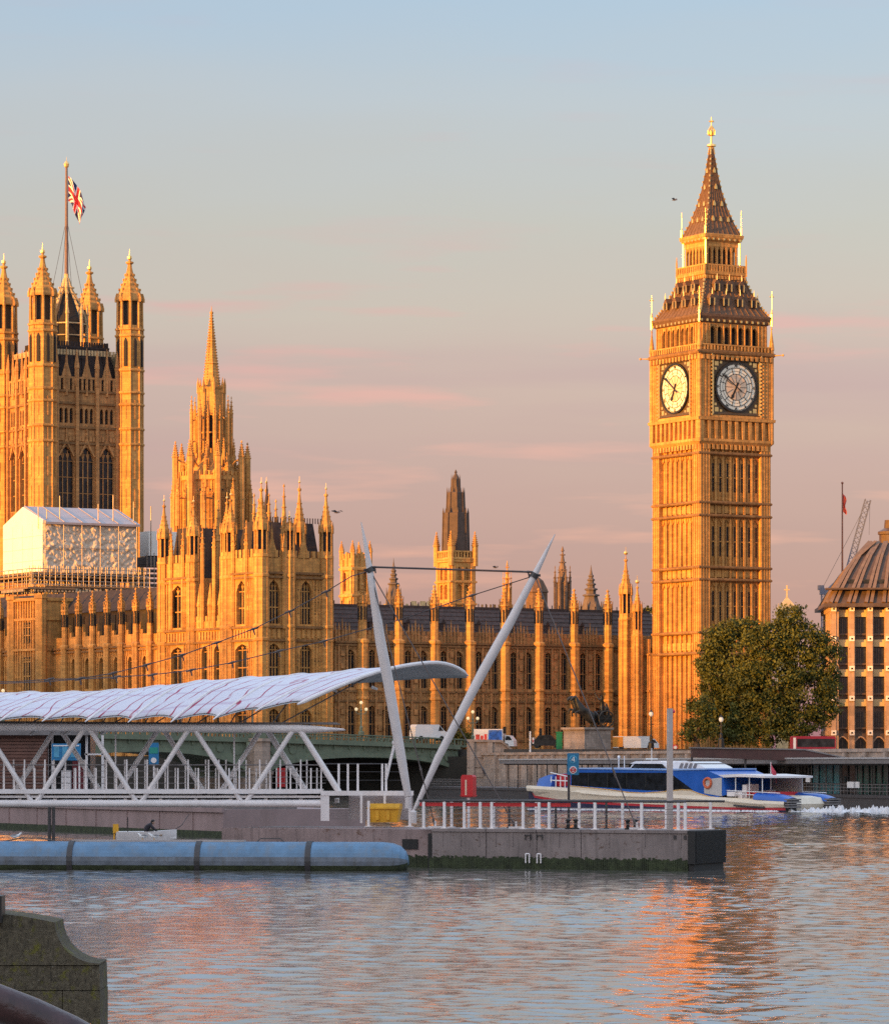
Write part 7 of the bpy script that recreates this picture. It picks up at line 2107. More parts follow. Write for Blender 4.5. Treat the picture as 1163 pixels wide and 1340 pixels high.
# ------------------------------------------------------------------ gangway truss bridge
GD = 166.0
def gangway():
    s = F / GD
    x0 = X(420, GD)
    t = thing('footbridge', 'white tubular steel truss gangway with zigzag diagonals leading to the pontoon', 'footbridge', (X(430, GD), GD, 0))
    bx = X(430, GD)
    q = lambda px, py, dy=0.0: (X(px, GD) - bx, dy, Z(py, GD))
    BACK = 2.6; sh = -46
    for nm, dy in (('front', 0.0), ('rear', BACK)):
        b = MB(); b.path([q(-260, 950, dy), q(390, 953.5, dy), q(412, 954, dy), q(450, 954.5, dy)], [.165, .165, .14, .035], 12); part('top_chord', b, [WHITE], t, smooth=True)
        b = MB(); b.tube(q(-260, 1051.5, dy), q(421, 1051.5, dy), .155, .155, 12); part('bottom_chord', b, [WHITE], t, smooth=True)
        off = 0 if dy == 0 else sh
        for k in range(-4, 3):
            tp = 114 + 137 * k + off; bt = tp + 68.5
            b = MB(); b.tube(q(tp + 3, 953, dy), q(bt - 3, 1050, dy), .105, .105, 10); 
            if k < 2: part('diagonal', b, [WHITE], t, smooth=True)
            else:
                b = MB(); b.tube(q(tp + 3, 953, dy), q(tp + 56, 1037, dy), .125, .125, 10); part('diagonal', b, [WHITE], t, smooth=True)
            b = MB(); b.tube(q(tp - 3, 953, dy), q(tp - 66, 1050, dy), .105, .105, 10); part('diagonal', b, [WHITE], t, smooth=True)
    b = MB()
    a, c = q(-260, 1032, -.1), q(421, 1032, -.1)
    b.box(a[0], -.15, Z(1038.5, GD), c[0], BACK + .15, Z(1033, GD)); b.box(a[0], .0, Z(1044, GD), c[0], .12, Z(1041, GD))
    part('deck', b, [WHITE], t)
    b = MB(); b.box(a[0], .2, Z(1046, GD), c[0], BACK - .2, Z(1040, GD))
    part('deck_underside', b, [GREYD], t)
    for k in range(-5, 11):
        px = -250 + 46 * (k + 5); b = MB()
        b.box(q(px, 1)[0] - .07, .1, Z(1051, GD), q(px, 1)[0] + .07, BACK - .1, Z(1045, GD)); part('cross_beam', b, [WHITE], t)
    # inner handrails with posts
    for dy, nm in ((.35, 'front'), (BACK - .35, 'rear')):
        b = MB()
        px = -250 + (0 if dy < 1 else 6)
        while px < 424:
            tall = (int(px) // 13) % 2 == 0
            b.box(q(px, 1)[0] - .03, dy - .03, Z(1033, GD), q(px, 1)[0] + .03, dy + .03, Z(994 if tall else 1005, GD)); px += 13.4
        b2 = MB()
        for py in (1001, 1009, 1017, 1025): b2.tube(q(-255, py, dy), q(425, py, dy), .028 if py == 1001 else .012, None, 5)
        part('railing', b, [WHITE], t); part('handrail', b2, [GREYM], t)
    # thin hangers under the canopy and lights on the chord
    b = MB()
    for px in (149, 305): b.tube(q(px, 955, 1.0), q(px, 1033, 1.0), .035, .035, 6)
    part('hanger', b, [WHITE], t)
    for px in (40, 85, 132):
        b = MB(); b.tube(q(px + 6, 955, 1.2), q(px - 4, 961, 1.2), .09, .06, 6); part('floodlight', b, [WHITE2], t)
    # top walkway ledge
    b = MB(); b.box(q(-260, 1)[0], .3, Z(947.5, GD), q(440, 1)[0], BACK - .3, Z(945, GD)); b.tube(q(-260, 942.5, .2), q(445, 947.5, .2), .03, .03, 5)
    part('ledge', b, [GREYM], t)
    # end frame standing on the pontoon
    t2 = thing('gate_frame', 'white steel portal frame with mesh panels where the gangway meets the pontoon', 'gate', (X(420, GD), GD, DECK))
    gx = X(420, GD); r = lambda px: X(px, GD) - gx
    b = MB(); b.box(r(420), -.2, Z(1074, GD), r(431), .25, Z(1035.5, GD)); b.box(r(420), -.22, Z(1041, GD), r(541), .27, Z(1035, GD)); part('frame', b, [WHITE], t2)
    b = MB()
    for i in range(28): b.box(r(432 + i * 1.0), .0, Z(1073, GD), r(432 + i * 1.0) + .008, .012, Z(1041, GD))
    for i in range(9): b.box(r(432), .0, Z(1044 + i * 3.4, GD), r(460), .014, Z(1044 + i * 3.4, GD) + .01)
    part('mesh_panel', b, [GREYM], t2)
    b = MB(); b.box(r(456), .6, Z(1073, GD), r(540), .7, Z(1041, GD)); part('back_panel', b, [pmat('pale_panel', (.50, .44, .43), .5, 0, .06, 1)], t2)
    for px in (473, 503.5, 536):
        b = MB(); b.box(r(px) - .05, -.3, Z(1077, GD), r(px) + .05, -.2, Z(1040, GD)); part('post', b, [WHITE], t2)
    for px in (443, 455, 468, 500, 505):
        b = MB(); b.box(r(px) - .045, .3, Z(1036, GD), r(px) + .045, .4, Z(999.5, GD)); part('post', b, [WHITE], t2)
    b = MB()
    for py in (999.5, 1010, 1021): b.tube((r(421), .35, Z(py, GD)), (r(533), .35, Z(py, GD)), .03 if py < 1000 else .012, None, 5)
    part('handrail', b, [GREYD], t2)
    b = MB(); b.tube((r(516), .1, Z(974, GD)), (r(505), .1, Z(1020, GD)), .06, .06, 8); b.ball((r(516), .1, Z(972, GD)), .11); part('strut', b, [WHITE], t2)
    b = MB(); D0 = 176; b.box(X(362, D0), D0, Z(1030, D0), X(373, D0), D0 + .5, Z(1005, D0))
    solo('extinguisher_box', b, [RED], 'dark red cabinet standing behind the gangway handrail', 'cabinet')

# ------------------------------------------------------------------ canopy, masts and cables
def canopy():
    FAB, N, L, bs = _new('printed_fabric')
    at = N.new('ShaderNodeAttribute'); at.attribute_name = 'cloth'; sp = N.new('ShaderNodeSeparateXYZ'); L.new(at.outputs['Vector'], sp.inputs[0])
    v = at.outputs['Vector']
    w = N.new('ShaderNodeTexWave'); w.wave_type = 'BANDS'; w.inputs['Scale'].default_value = .6; w.inputs['Distortion'].default_value = 11; w.inputs['Detail'].default_value = 2; w.inputs['Detail Scale'].default_value = .9
    L.new(_map(N, L, v, (1.0, .55, 1)), w.inputs['Vector'])
    lines = _ramp(N, L, w.outputs[0], .955, .98)
    msk = _ramp(N, L, _noise(N, L, _map(N, L, v, (.35, .5, 1)), 1.0, 3), .36, .46)
    w2 = N.new('ShaderNodeTexWave'); w2.wave_type = 'RINGS'; w2.inputs['Scale'].default_value = .22; w2.inputs['Distortion'].default_value = 6; L.new(v, w2.inputs['Vector'])
    l2 = _ramp(N, L, w2.outputs[0], .96, .985)
    k = _mix(N, L, 1.0, lines, msk, 'MULTIPLY')
    c = _mix(N, L, _mix(N, L, .5, (0, 0, 0), l2), (.66, .64, .70), (.47, .32, .43))
    c = _mix(N, L, k, c, (.36, .02, .07))
    L.new(c, bs.inputs['Base Color']); bs.inputs['Roughness'].default_value = .45
    t = thing('canopy', 'white fabric gangway canopy printed with red scribbles, ending in an arched grey-lined mouth', 'canopy', (X(200, 167), 167, Z(945, 167)))
    bx, by = X(200, 167), 167.0
    def ed(px): return float(np.interp(px, [-400, 0, 110, 200, 260, 350, 430, 500, 545, 590], [909, 908, 907.5, 900, 893, 888, 882, 873, 871, 878]))
    def ne(px): return float(np.interp(px, [-400, 160, 215, 287, 341, 398], [939, 940.5, 941, 937, 927, 918.5]))
    ribs_ = []
    nearpx = [398 - 56 * i for i in range(15)]
    for i, npx in enumerate(nearpx):
        sk = [140, 108, 88, 78][i] if i < 4 else 74
        ap = npx + sk
        yt = ed(ap) if i else 870.5
        A = Vector((X(npx, 164.8), 164.8, Z(ne(npx), 164.8))); T_ = Vector((X(ap, 168.2), 168.2, Z(yt, 168.2)))
        fpx = ap + (74 if i == 0 else 50); C = Vector((X(fpx, 171.5), 171.5, Z((885 if i == 0 else ed(ap) + 11), 171.5)))
        pts = []
        for k in range(17):
            u = k / 16
            # quadratic through near foot, crown, far foot, rounded
            l0 = 2 * (u - .5) * (u - 1); l1 = 4 * u * (1 - u); l2_ = 2 * u * (u - .5)
            p = A * l0 + T_ * l1 + C * l2_
            bul = .04 * math.sin(math.pi * u) * math.sin(2 * math.pi * u) ** 2
            pts.append(p + Vector((0, 0, bul)))
        ribs_.append(pts)
    # fabric
    rows = []; uv = []
    n = len(ribs_) - 1; SUB = 8
    for i in range(n):
        for s_ in range(SUB):
            f = s_ / SUB; sag = math.sin(math.pi * f); r_ = []
            for k in range(17):
                p = ribs_[i][k].lerp(ribs_[i + 1][k], f); e = max(0, abs(k - 8) / 8 - .55) / .45
                inn = (ribs_[i][8].lerp(ribs_[i + 1][8], f) - p)
                p = p + inn * (.10 * sag * e) - Vector((0, 0, .015 * sag * (1 - e)))
                r_.append((p.x - bx, p.y - by, p.z)); uv += [(i + f) * 1.7, k * .5, 0]
            rows.append(r_)
    rows.append([(p.x - bx, p.y - by, p.z) for p in ribs_[-1]]); 
    for k in range(17): uv += [n * 1.7, k * .5, 0]
    b = MB(); b.grid(rows)
    o = part('fabric', b, [FAB], t, smooth=True)
    a = o.data.attributes.new('cloth', 'FLOAT_VECTOR', 'POINT'); a.data.foreach_set('vector', uv)
    o.modifiers.new('thickness', 'SOLIDIFY').thickness = .02
    # grey lining just below
    b = MB(); b.grid([[(x, y, z - .07) for x, y, z in r_] for r_ in rows]); o = part('lining', b, [pmat('grey_lining', (.55, .57, .58), .7, 0, .08)], t, smooth=True)
    o.modifiers.new('thickness', 'SOLIDIFY').thickness = .01
    for i, pts in enumerate(ribs_):
        b = MB(); r = .085 if i == 0 else .05
        loc = [Vector((p.x - bx, p.y - by, p.z + .02)) for p in pts]
        d0 = (loc[0] - loc[1]).normalized(); loc = [loc[0] + d0 * .35] + loc
        b.path(loc, [r * .4] + [r] * (len(loc) - 2) + [r * .4], 8); part('rib', b, [WHITE], t, smooth=True)
    b = MB()
    for i in range(1, 10):
        p = ribs_[i][3]; q = ribs_[i][0]
        b.tube((p.x - bx, p.y - by, p.z), (q.x - bx + .4, GD + .2 - by, Z(947, GD)), .03, .03, 5); p = ribs_[i][13]; b.tube((p.x - bx, p.y - by, p.z - .1), (q.x - bx + .6, GD + 2.4 - by, Z(947, GD)), .03, .03, 5)
    part('strut', b, [GREYM], t, kind='stuff')
    for px, py in ((486, 899), (433, 902)):
        b = MB(); b.tube((X(px, 168) - bx, 1.0, Z(py, 168)), (X(px + 8, 168) - bx, 1.0, Z(py + 3, 168)), .07, .05, 6); part('floodlight', b, [WHITE2], t)

def masts():
    STL = pmat('cable_steel', (.085, .065, .06), .45, .3, .2)
    MW = pmat('mast_paint', (.66, .60, .58), .4, 0, .06, 1, .04, 20, .2, (.4, .3, .22))
    def mast(pl, D0, label):
        bp = P(pl[0][0], pl[0][1], D0); t = thing('mast', label, 'mast', (bp.x, bp.y, bp.z))
        b = MB(); pts = [P(x, y, D0) for x, y, r in pl]
        b.path([(p.x - bp.x, p.y - bp.y, p.z) for p in pts], [r * D0 / F for x, y, r in pl], 16); part('shaft', b, [MW], t, smooth=True)
        b = MB(); b.lathe(0, 0, [(.13, bp.z - .5), (.13, bp.z - .05), (.07, bp.z + .02)], 12) ; part('foot', b, [MW], t)
        return t
    L_ = [(534, 1042, 4.6), (525, 992, 6.2), (507.6, 890, 7.0), (498, 840, 6.8), (485.5, 757, 4.8), (480, 722, 3.2), (472.5, 683, .6)]
    R_ = [(541, 1061, 1.6), (547, 1050, 3.0), (573, 992, 5.0), (632, 878, 6.4), (667, 815, 6.0), (699, 753, 4.2), (712, 727, 2.6), (726, 699, .6)]
    ml = mast(L_, 163.0, 'white steel mast leaning left, the left leg of the V above the gangway'); mr = mast(R_, 162.0, 'white steel mast leaning right, the right leg of the V above the pontoon')
    DL, DR = 163.0, 162.0
    def collar(t, px, py, D0, ang):
        bp = t.location; c = P(px, py, D0); b = MB()
        b.tube((c.x - bp.x - .05 * ang, 0, c.z - .09), (c.x - bp.x + .05 * ang, 0, c.z + .09), .17, .17, 10); b.box(c.x - bp.x - .25, -.05, c.z - .05, c.x - bp.x + .25, .05, c.z + .05)
        part('cable_collar', b, [GREYD], t)
    collar(ml, 484, 746, DL, -1); collar(mr, 699, 753, DR, 1)
    def cable(pts, label, r=.028, clamps=()):
        b = MB(); b.path(pts, r, 6)
        solo_name = thing('cable', label, 'cable', tuple(pts[0]))
        o = solo_name; p0 = pts[0]
        b.v = [(x - p0.x, y - p0.y, z) for x, y, z in b.v]
        part('wire', b, [STL], o, smooth=True)
        for c in clamps:
            g = MB(); g.path([(c[0] - c[1] * .22 - p0), (c[0] - p0), (c[0] + c[1] * .22 - p0)], [.022, .055, .022], 8)
            g.v = [(x, y, z + p0.z) for x, y, z in g.v]
            g.tube((c[0].x - p0.x, c[0].y - p0.y, c[0].z - .04), (c[0].x - p0.x + .05, c[0].y - p0.y, c[0].z - .25), .035, .03, 5)
            part('clamp', g, [STL], o)
    def line(a, q, n=2): return [a.lerp(q, i / (n - 1)) for i in range(n)]
    tl, tr = P(484, 746, DL), P(699, 752, DR)
    cable(line(P(486, 742, DL), P(696, 748.5, DR)), 'horizontal cable tying the tops of the two leaning masts', .042, [(P(490, 742.2, DL), Vector((1, 0, 0))), (P(691, 748.3, DR), Vector((1, 0, 0)))])
    front = [(484, 747), (460, 754), (427, 774), (379, 800), (332, 823), (284, 841), (239, 857), (192, 870), (148, 881), (105, 888), (65, 889), (20, 892), (-40, 893)]
    fp = [P(x, y, DL + i * .25) for i, (x, y) in enumerate(front)]
    cable(fp, 'main suspension cable sagging from the left mast over the canopy', .021, [(p, Vector((1, 0, .3)).normalized()) for p in fp[2:11]])
    back = [(697, 754), (618, 779), (523, 811), (424, 839), (365, 852), (304, 867), (250, 877), (200, 883), (152, 886), (105, 888.5), (60, 892), (-40, 896)]
    bp = [P(x, y, DR + i * .7) for i, (x, y) in enumerate(back)]
    cable(bp, 'second suspension cable running from the right mast past the left mast to the canopy', .021, [(p, Vector((1, 0, .3)).normalized()) for p in (bp[1], *bp[3:10])])
    zd = DECK + .05
    def deckpt(px):
        n = (.423, .906); v = .6; o = (PO[0] + n[0] * v, PO[1] + n[1] * v); u = wall_u(o, PD, px); return Vector(pw(u, v, zd))
    for a, px, lab in ((tl, 569.5, 'steep stay cable from the left mast top to the pontoon beside the right mast foot'), (tl, 675, 'long stay cable slanting from the left mast top to the middle of the pontoon rail'), (tr, 833, 'stay cable slanting from the right mast top to the pontoon near the pale pole')):
        e = deckpt(px); m = a.lerp(e, .78); dd = (e - a).normalized()
        cable([a, a.lerp(e, .5), e], lab, .024, [(m, dd), (e.lerp(a, .02), dd)])
        b = MB(); b.box(e.x - .3, e.y - .15, DECK - .0 + .01, e.x + .3, e.y + .15, DECK + .09); b.box(e.x - .04, e.y - .1, DECK + .05, e.x + .04, e.y + .1, DECK + .3)
        solo('anchor_plate', b, [WHITE], 'white cable anchor plate on the pontoon deck, ' + {569.5: 'nearest the foot of the right mast', 675: 'near the middle of the front railing', 833: 'nearest the tall pale pole'}[px], 'anchor plate')

# ------------------------------------------------------------------ floating boom, barge, dinghy, hut, gulls
def floats():
    A = Vector((X(-60, 159.3), 159.3, .36)); B = Vector((X(536, 157.2), 157.2, .36))
    t = thing('floating_boom', 'long floating boom of blue steel tubes joined by dark collars in front of the gangway', 'floating boom', (A.x, A.y, -.4), math.atan2(B.y - A.y, B.x - A.x))
    d = ((B.x - A.x) / (B - A).xy.length, (B.y - A.y) / (B - A).xy.length); L = (B - A).xy.length
    BT = pmat('blue_tube_paint', (.105, .205, .32), .45, 0, .22, 1.6, .08, 10, .75, (.17, .17, .17), 1.6)
    BT2 = pmat('grimy_tube_paint', (.14, .16, .19), .6, 0, .3, 2.2, .1, 14, .8, (.10, .09, .07), 2.5)
    k = lambda px: wall_u((A.x, A.y), d, px)
    r = .76; cz = .36
    def tube(u0, u1, rr, m, nose=False, nm='tube'):
        b = MB(); n = 28
        prof = [(u0, 1.0), (u1 - (1.0 if nose else 0), 1.0)]
        if nose: prof += [(u1 - .6, .94), (u1 - .3, .8), (u1 - .08, .5), (u1, .2)]
        for (a, ra), (q, rb) in zip(prof[:-1], prof[1:]):
            for i in range(n):
                t0, t1 = 2 * math.pi * i / n, 2 * math.pi * (i + 1) / n; tm = (t0 + t1) / 2
                zt_ = cz + rr * math.sin(tm); lo_ = 1 if zt_ < .2 else (2 if zt_ < .48 else 0)
                b.add([(a, rr * ra * math.cos(t0), cz + rr * ra * math.sin(t0)), (a, rr * ra * math.cos(t1), cz + rr * ra * math.sin(t1)), (q, rr * rb * math.cos(t1), cz + rr * rb * math.sin(t1)), (q, rr * rb * math.cos(t0), cz + rr * rb * math.sin(t0))], [(0, 1, 2, 3)], lo_ if m == 0 else 0)
        for (a, s_) in ((u0, 1.0), (u1, .2 if nose else 1.0)): b.add([(a, rr * s_ * math.cos(2 * math.pi * i / n), cz + rr * s_ * math.sin(2 * math.pi * i / n)) for i in range(n)], [tuple(range(n))])
        part(nm, b, [BT, WEED, BT2] if m == 0 else [GREYD], t, smooth=True)
    js = [0, k(96), k(262), k(406), L]
    for i in range(4): tube(js[i] + .05, js[i + 1] - .05, r, 0, i == 3)
    for j in js[1:4]: tube(j - .11, j + .11, r + .035, 1, False, 'collar')
    for u0, u1 in ((k(5), k(75)), (k(335), k(372))):
        b = MB(); m_ = (u0 + u1) / 2; b.path([(u0, .1, cz + r - .02), (m_ - .4, .1, cz + r + .13), (m_ + .4, .1, cz + r + .13), (u1, .1, cz + r - .02)], .025, 5); part('rope', b, [pmat('old_rope', (.12, .10, .09), .9)], t)
    b = MB(); b.box(k(95), -.1, cz + r - .02, k(320), .35, cz + r + .06); part('top_plank', b, [pmat('pale_plank', (.42, .36, .33), .7, 0, .15)], t)
    # barge under the gangway
    D1, D2 = 262.0, 226.0
    a = (X(-30, D1), D1); q = (X(292, D2), D2); dx, dy = q[0] - a[0], q[1] - a[1]; Lb = math.hypot(dx, dy)
    t = thing('barge', 'pinkish grey flat barge moored behind the boom, seen under the gangway', 'barge', (a[0], a[1], 0), math.atan2(dy, dx))
    b = MB(); b.box(0, 0, -.5, Lb, 9, 1.62); b.box(-.1, -.12, 1.45, Lb + .1, .02, 1.7)
    for i in range(int(Lb / 5)): b.box(i * 5 + 1, -.06, .4, i * 5 + 1.1, .02, 1.5)
    part('hull', b, [pmat('pink_barge_paint', (.30, .21, .20), .7, 0, .12, .5, .1, 8, .5, (.16, .11, .09), .6)], t)
    b = MB(); b.box(-.02, -.08, -.4, Lb + .02, .1, .38); part('weed_band', b, [WEED], t)
    b = MB(); b.box(Lb * .72, 1.0, 1.6, Lb * .98, 5, 2.5); b.box(Lb * .5, .6, 1.6, Lb * .66, 3, 2.0); b.tube((Lb * .6, .2, 1.6), (Lb * .6, .2, 2.3), .12, .12, 8); b.box(Lb * .05, 1, 1.6, Lb * .3, 6, 1.95)
    part('deck_gear', b, [GREYM], t)
    for px, lab in ((65, 'left of a pair of dark mooring piles under the gangway'), (70.5, 'right of a pair of dark mooring piles under the gangway')):
        D0 = 215; b = MB(); b.tube((X(px, D0), D0, -1), (X(px, D0), D0, Z(1056, D0)), .09, .09, 8); solo('pile', b, [GREYD], lab, 'mooring pile')
    # dinghy and the person in it
    D0 = 214.0; xm = X(192, D0); s = F / D0
    t = thing('dinghy', 'small white open dinghy with an outboard motor floating under the gangway', 'boat', (xm, D0, 0), R(6))
    b = MB(); rows = []; L2 = 1.62
    for i in range(11):
        f = i / 10; x = -L2 + 2 * L2 * f; w = .66 * (1 - max(0, (f - .45) / .55) ** 2.4 * .93) ; zt = .58 + .16 * max(0, f - .5) ** 1.5 * 2; kz = -.18 + .35 * max(0, (f - .6) / .4) ** 2
        rows.append([(x, -w, zt), (x, -w * .92, zt - .18), (x, -w * .6, kz + .12), (x, 0, kz), (x, w * .6, kz + .12), (x, w * .92, zt - .18), (x, w, zt), (x, w * .82, zt - .02), (x, w * .7, .2), (x, -w * .7, .2), (x, -w * .82, zt - .02), (x, -w, zt)])
    b.grid(rows); b.add(rows[0], [tuple(range(6, -1, -1))])
    part('hull', b, [WHITE], t, smooth=True)
    b = MB()
    for x in (-.9, -.05, .7): b.box(x - .14, -.5, .36, x + .14, .5, .42)
    part('bench', b, [pmat('bench_wood', (.3, .2, .12), .7)], t)
    b = MB(); b.box(-L2 - .18, -.14, .5, -L2 + .12, .14, .98); b.tube((-L2 - .1, 0, .5), (-L2 - .14, 0, -.3), .05, .04, 6); part('outboard_motor', b, [YELLOW], t)
    b = MB(); b.path([(1.55, 0, .7), (1.9, .2, .9), (2.3, .5, 1.5)], .02, 5); b.tube((-1.0, .2, .4), (-1.0, .2, 1.35), .03, .03, 5); part('rope', b, [GREYD], t)
    px_, py_, pz_ = xm - .1, D0, .42
    t = thing('person', 'person in a dark jacket crouching forward on the bench of the small white dinghy', 'person', (px_, py_, pz_), R(6))
    DJ = pmat('dark_jacket', (.022, .02, .026), .85, 0, .3, 6, .2); SK = pmat('skin', (.42, .26, .19), .6, 0, .05)
    V = [(0, 0, .12), (.08, 0, .34), (.24, 0, .52), (.38, 0, .60), (.30, -.2, .50), (.50, -.27, .30), (.68, -.16, .16), (.30, .2, .50), (.50, .27, .30), (.68, .16, .16),
         (.06, -.12, .08), (.46, -.14, .16), (.44, -.14, -.18), (.58, -.14, -.2), (.06, .12, .08), (.46, .14, .16), (.44, .14, -.18), (.58, .14, -.2)]
    E = [(0, 1), (1, 2), (2, 3), (2, 4), (4, 5), (5, 6), (2, 7), (7, 8), (8, 9), (0, 10), (10, 11), (11, 12), (12, 13), (0, 14), (14, 15), (15, 16), (16, 17)]
    skin('body', V, E, [.18, .18, .19, .08, .09, .065, .045, .09, .065, .045, .11, .085, .06, .05, .11, .085, .06, .05], DJ, t)
    b = MB(); b.ball((.46, 0, .66), .105, 10, 8, 0, 1.15); b.v = [(x, y, z + pz_) for x, y, z in b.v]; part('head', b, [SK], t, smooth=True)
    b = MB(); b.ball((.44, 0, .70), .115, 10, 8, 0, .95); b.v = [(x, y, z + pz_) for x, y, z in b.v]; part('hair', b, [BLACKR], t, smooth=True)
    # pier hut, posters, banner
    D0 = 187.0
    t = thing('pier_hut', 'brown timber-clad hut behind the gangway with a glazed front', 'hut', (X(20, D0), D0, .4)); hx = X(20, D0)
    WOOD = pmat('red_brown_cladding', (.155, .070, .05), .7, 0, .25, 2)
    b = MB(); z0, z1 = Z(1036, D0), Z(962, D0); b.box(X(-90, D0) - hx, .1, z0, X(62, D0) - hx, 4, z1)
    n = 17
    for i in range(n): b.box(X(-90, D0) - hx, .0, z0 + (z1 - z0) * i / n + .03, X(62, D0) - hx, .12, z0 + (z1 - z0) * (i + 1) / n)
    part('wall', b, [WOOD], t)
    b = MB(); b.box(X(-95, D0) - hx, -.4, z1, X(118, D0) - hx, 4.4, z1 + .25); part('roof', b, [GREYM], t)
    b = MB(); b.box(X(62, D0) - hx, 1.0, z0, X(116, D0) - hx, 3.8, z1); part('window', b, [glass_mat('hut_glass', (.03, .03, .035))], t)
    b = MB()
    for px in (56, 61, 67, 112, 133): b.box(X(px, D0) - hx - .05, .6, z0, X(px, D0) - hx + .05, .8, z1)
    b.box(X(110, D0) - hx, .6, Z(988, D0), X(136, D0) - hx, .7, Z(986, D0)); part('post', b, [WHITE], t, kind='stuff')
    b = MB(); b.box(X(93, D0) - hx, .75, z0, X(108, D0) - hx, .85, Z(996, D0)); part('door', b, [pmat('maroon_door', (.16, .02, .025), .5)], t)
    b = MB(); b.box(X(80, D0) - hx, .2, z0, X(92, D0) - hx, .75, Z(1008, D0)); part('counter', b, [WHITE], t)
    PB = pmat('poster_blue_print', (.015, .17, .36), .5, 0, .25, 1.2)
    b = MB(); D1 = 185.5; b.box(X(68, D1), D1, Z(995, D1), X(106, D1), D1 + .08, Z(973, D1), 0)
    for px in (71, 82, 93): b.box(X(px, D1), D1 - .02, Z(991, D1), X(px + 7, D1), D1, Z(977, D1), 1)
    b.box(X(70, D1), D1 - .025, Z(976.5, D1), X(104, D1), D1, Z(975, D1), 2)
    for px in (70, 104): b.box(X(px, D1) - .04, D1 + .08, Z(1034, D1), X(px, D1) + .04, D1 + .14, Z(973, D1), 2)
    solo('notice_board', b, [PB, pmat('poster_pale_blue', (.08, .30, .46), .5, 0, .3, 2), WHITE], 'wide blue notice board in front of the brown timber hut', 'notice board')
    b = MB(); D1 = 183; b.box(X(195, D1), D1, Z(1000.5, D1), X(208, D1), D1 + .06, Z(972, D1), 0); b.box(X(196, D1), D1 - .015, Z(986, D1), X(207, D1), D1, Z(978, D1), 1); n = 16
    b.ext([(X(201.5, D1) + .13 * math.cos(2 * math.pi * i / n), Z(995, D1) + .13 * math.sin(2 * math.pi * i / n)) for i in range(n)], 'y', D1 - .02, D1, 2)
    b.tube((X(201.5, D1), D1 + .1, Z(1034, D1)), (X(201.5, D1), D1 + .1, Z(972, D1)), .04, .04, 6, 2)
    solo('banner', b, [PB, pmat('banner_green', (.02, .26, .20), .5), WHITE], 'narrow blue and green banner with a white disc behind the gangway rail', 'banner')
    # gulls resting and flying
    GULL = pmat('gull_white', (.75, .73, .70), .7); GG = pmat('gull_grey', (.25, .25, .27), .7)
    def gull(px, py, D0, yaw, label):
        p = P(px, py, D0); t = thing('gull', label, 'gull', tuple(p), yaw)
        V = [(0, 0, .13), (.1, 0, .16), (.17, 0, .22), (.2, 0, .26), (.26, 0, .255), (-.12, 0, .13), (-.22, 0, .14)]
        skin('body', V, [(0, 1), (1, 2), (2, 3), (3, 4), (0, 5), (5, 6)], [.075, .06, .035, .04, .012, .055, .02], GULL, t)
        b = MB()
        for sg in (-1, 1): b.add([(.08, sg * .07, .2), (-.1, sg * .085, .17), (-.28, sg * .03, .15), (-.1, sg * .05, .22)], [(0, 1, 2, 3)])
        b.v = [(x, y, z + p.z) for x, y, z in b.v]; part('wing', b, [GG], t)
        b = MB()
        for sg in (-.03, .03): b.tube((0, sg, 0), (0, sg, .1), .008, .008, 4)
        b.v = [(x, y, z + p.z) for x, y, z in b.v]; part('leg', b, [YELLOW], t)
    ztop = lambda px: .36 + .76
    for px, yaw, lab in ((21, .4, 'white gull standing alone near the left end of the blue boom'), (187, 2.6, 'white gull on the blue boom below the dinghy, the left of two'), (202, 2.9, 'white gull on the blue boom below the dinghy, the right of two')):
        u = k(px); D0 = A.y + d[1] * u; gull(px, HY - (ztop(px) + .06 - CAMH) * F / D0, D0, yaw, lab)
    def flier(px, py, D0, sp_, label):
        b = MB(); p = P(px, py, D0); w = sp_ / 2
        b.path([p + Vector((-.25, 0, .0)), p, p + Vector((.28, 0, .03))], [.02, .06, .02], 6)
        for sg in (-1, 1): b.add([p + Vector((.1, 0, .03)), p + Vector((sg * w * .5 + .1, sg * .3, .22)), p + Vector((sg * w, sg * .6, .1)), p + Vector((sg * w * .5 - .12, sg * .3, .19)), p + Vector((-.12, 0, .03))], [(0, 1, 2, 3, 4)])
        solo('bird', b, [pmat('bird_dark', (.13, .11, .11), .8)], label, 'bird')
    flier(441, 671, 330, 1.0, 'dark bird gliding just right of the corner pavilion pinnacles'); flier(882, 262, 400, .65, 'tiny dark bird flying left of the clock tower spire'); flier(648, 743, 420, .65, 'small dark bird between the two leaning mast tops')

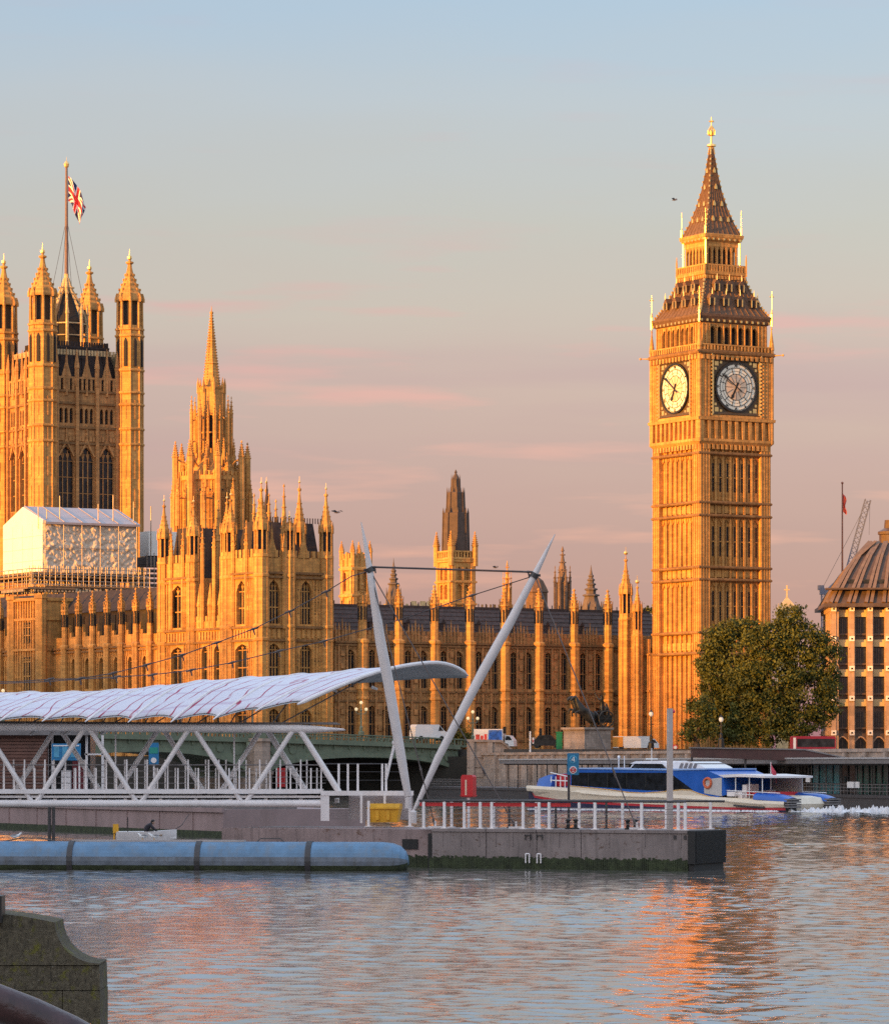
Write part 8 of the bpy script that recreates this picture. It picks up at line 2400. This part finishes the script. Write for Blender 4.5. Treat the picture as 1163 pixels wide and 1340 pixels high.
# ------------------------------------------------------------------ foreground stone pier and handrail
def foreground():
    ST = pmat('mossy_stone', (.085, .070, .045), .9, 0, .35, 7, .5, 40, .7, (.03, .026, .018), 3)
    m, N, L, b_ = _new('mossy_coping')
    tc = N.new('ShaderNodeTexCoord'); v = tc.outputs['Object']
    c = _ramp(N, L, _noise(N, L, v, 30, 8, .7), .3, .72, (.060, .048, .028), (.19, .155, .10))
    c = _mix(N, L, _ramp(N, L, _noise(N, L, v, 11, 7, .7), .54, .62), c, (.15, .135, .022))
    c = _mix(N, L, _ramp(N, L, _noise(N, L, v, 60, 4, .6), .67, .72), c, (.28, .26, .22))
    c = _mix(N, L, _ramp(N, L, _noise(N, L, _map(N, L, v, (34, 34, 9)), 1.0, 6, .7), .52, .7), c, (.035, .028, .018))
    L.new(c, b_.inputs['Base Color']); b_.inputs['Roughness'].default_value = .92
    _bump(N, L, b_, _noise(N, L, v, 70, 8, .75), .9, .02)
    D0 = 24.0
    t = thing('parapet_end', 'mossy dark stone parapet end with a scooped shoulder at the bottom left corner', 'stone parapet', (X(40, D0), D0, 2.3)); bx = X(40, D0)
    q = lambda px, py: (X(px, D0) - bx, Z(py, D0))
    arc = []
    for i in range(9):
        f = i / 8; a = f * math.pi / 2
        arc.append((72 + 58 * (1 - math.cos(a)) ** 1.0, 1207 + 54 * math.sin(a)))
    cop = [q(-240, 1178), q(0, 1196), q(30, 1199), q(72, 1207)] + [q(*p) for p in arc[1:]] + [q(130, 1263), q(-240, 1263)]
    b = MB(); b.ext(cop, 'y', 0, .55, 0); part('coping', b, [m], t)
    b = MB()
    xs = [-240, -110, 8, 82, 130]
    b.ext([q(-240, 1264), q(130, 1264), q(131, 1296), q(-240, 1296)], 'y', .006, .55, 0)
    for i, (a, c_) in enumerate(((-240, -110), (-109, 7), (8.2, 81.5), (82.5, 131.5))):
        b.ext([q(a, 1297), q(c_, 1297), q(c_, 1420), q(a, 1420)], 'y', .0, .55, 0)
    part('wall', b, [m], t)
    b = MB(); b.box(q(-12, 1)[0], -.08, Z(1207, D0), q(4.5, 1)[0], .12, Z(1172, D0)); part('post', b, [IRON], t)
    RAILM = pmat('maroon_rail_paint', (.055, .024, .022), .32, 0, .3, 30, .15, 90, .5, (.02, .012, .011), 14)
    D1 = 7.6; t = thing('handrail', 'thick maroon painted handrail sloping across the bottom left corner', 'handrail', (X(40, D1), D1, 2.3)); bx = X(40, D1)
    pts = []
    for px, py in ((-260, 1245), (-120, 1276), (-20, 1306), (40, 1329), (90, 1352), (140, 1380), (220, 1430)):
        pts.append(Vector((X(px, D1) - bx, 0.0, Z(py, D1) - .0)))
    b = MB(); b.path(pts, .036, 20); part('rail', b, [RAILM], t, smooth=True)
    b = MB()
    for px, py in ((-200, 1260), (180, 1405)): b.tube((X(px, D1) - bx, 0, 2.3), (X(px, D1) - bx, 0, Z(py, D1)), .02, .02, 10)
    part('baluster', b, [RAILM], t)

far_pier(); river_bus(); pontoon(); gangway(); canopy(); masts(); floats(); foreground()
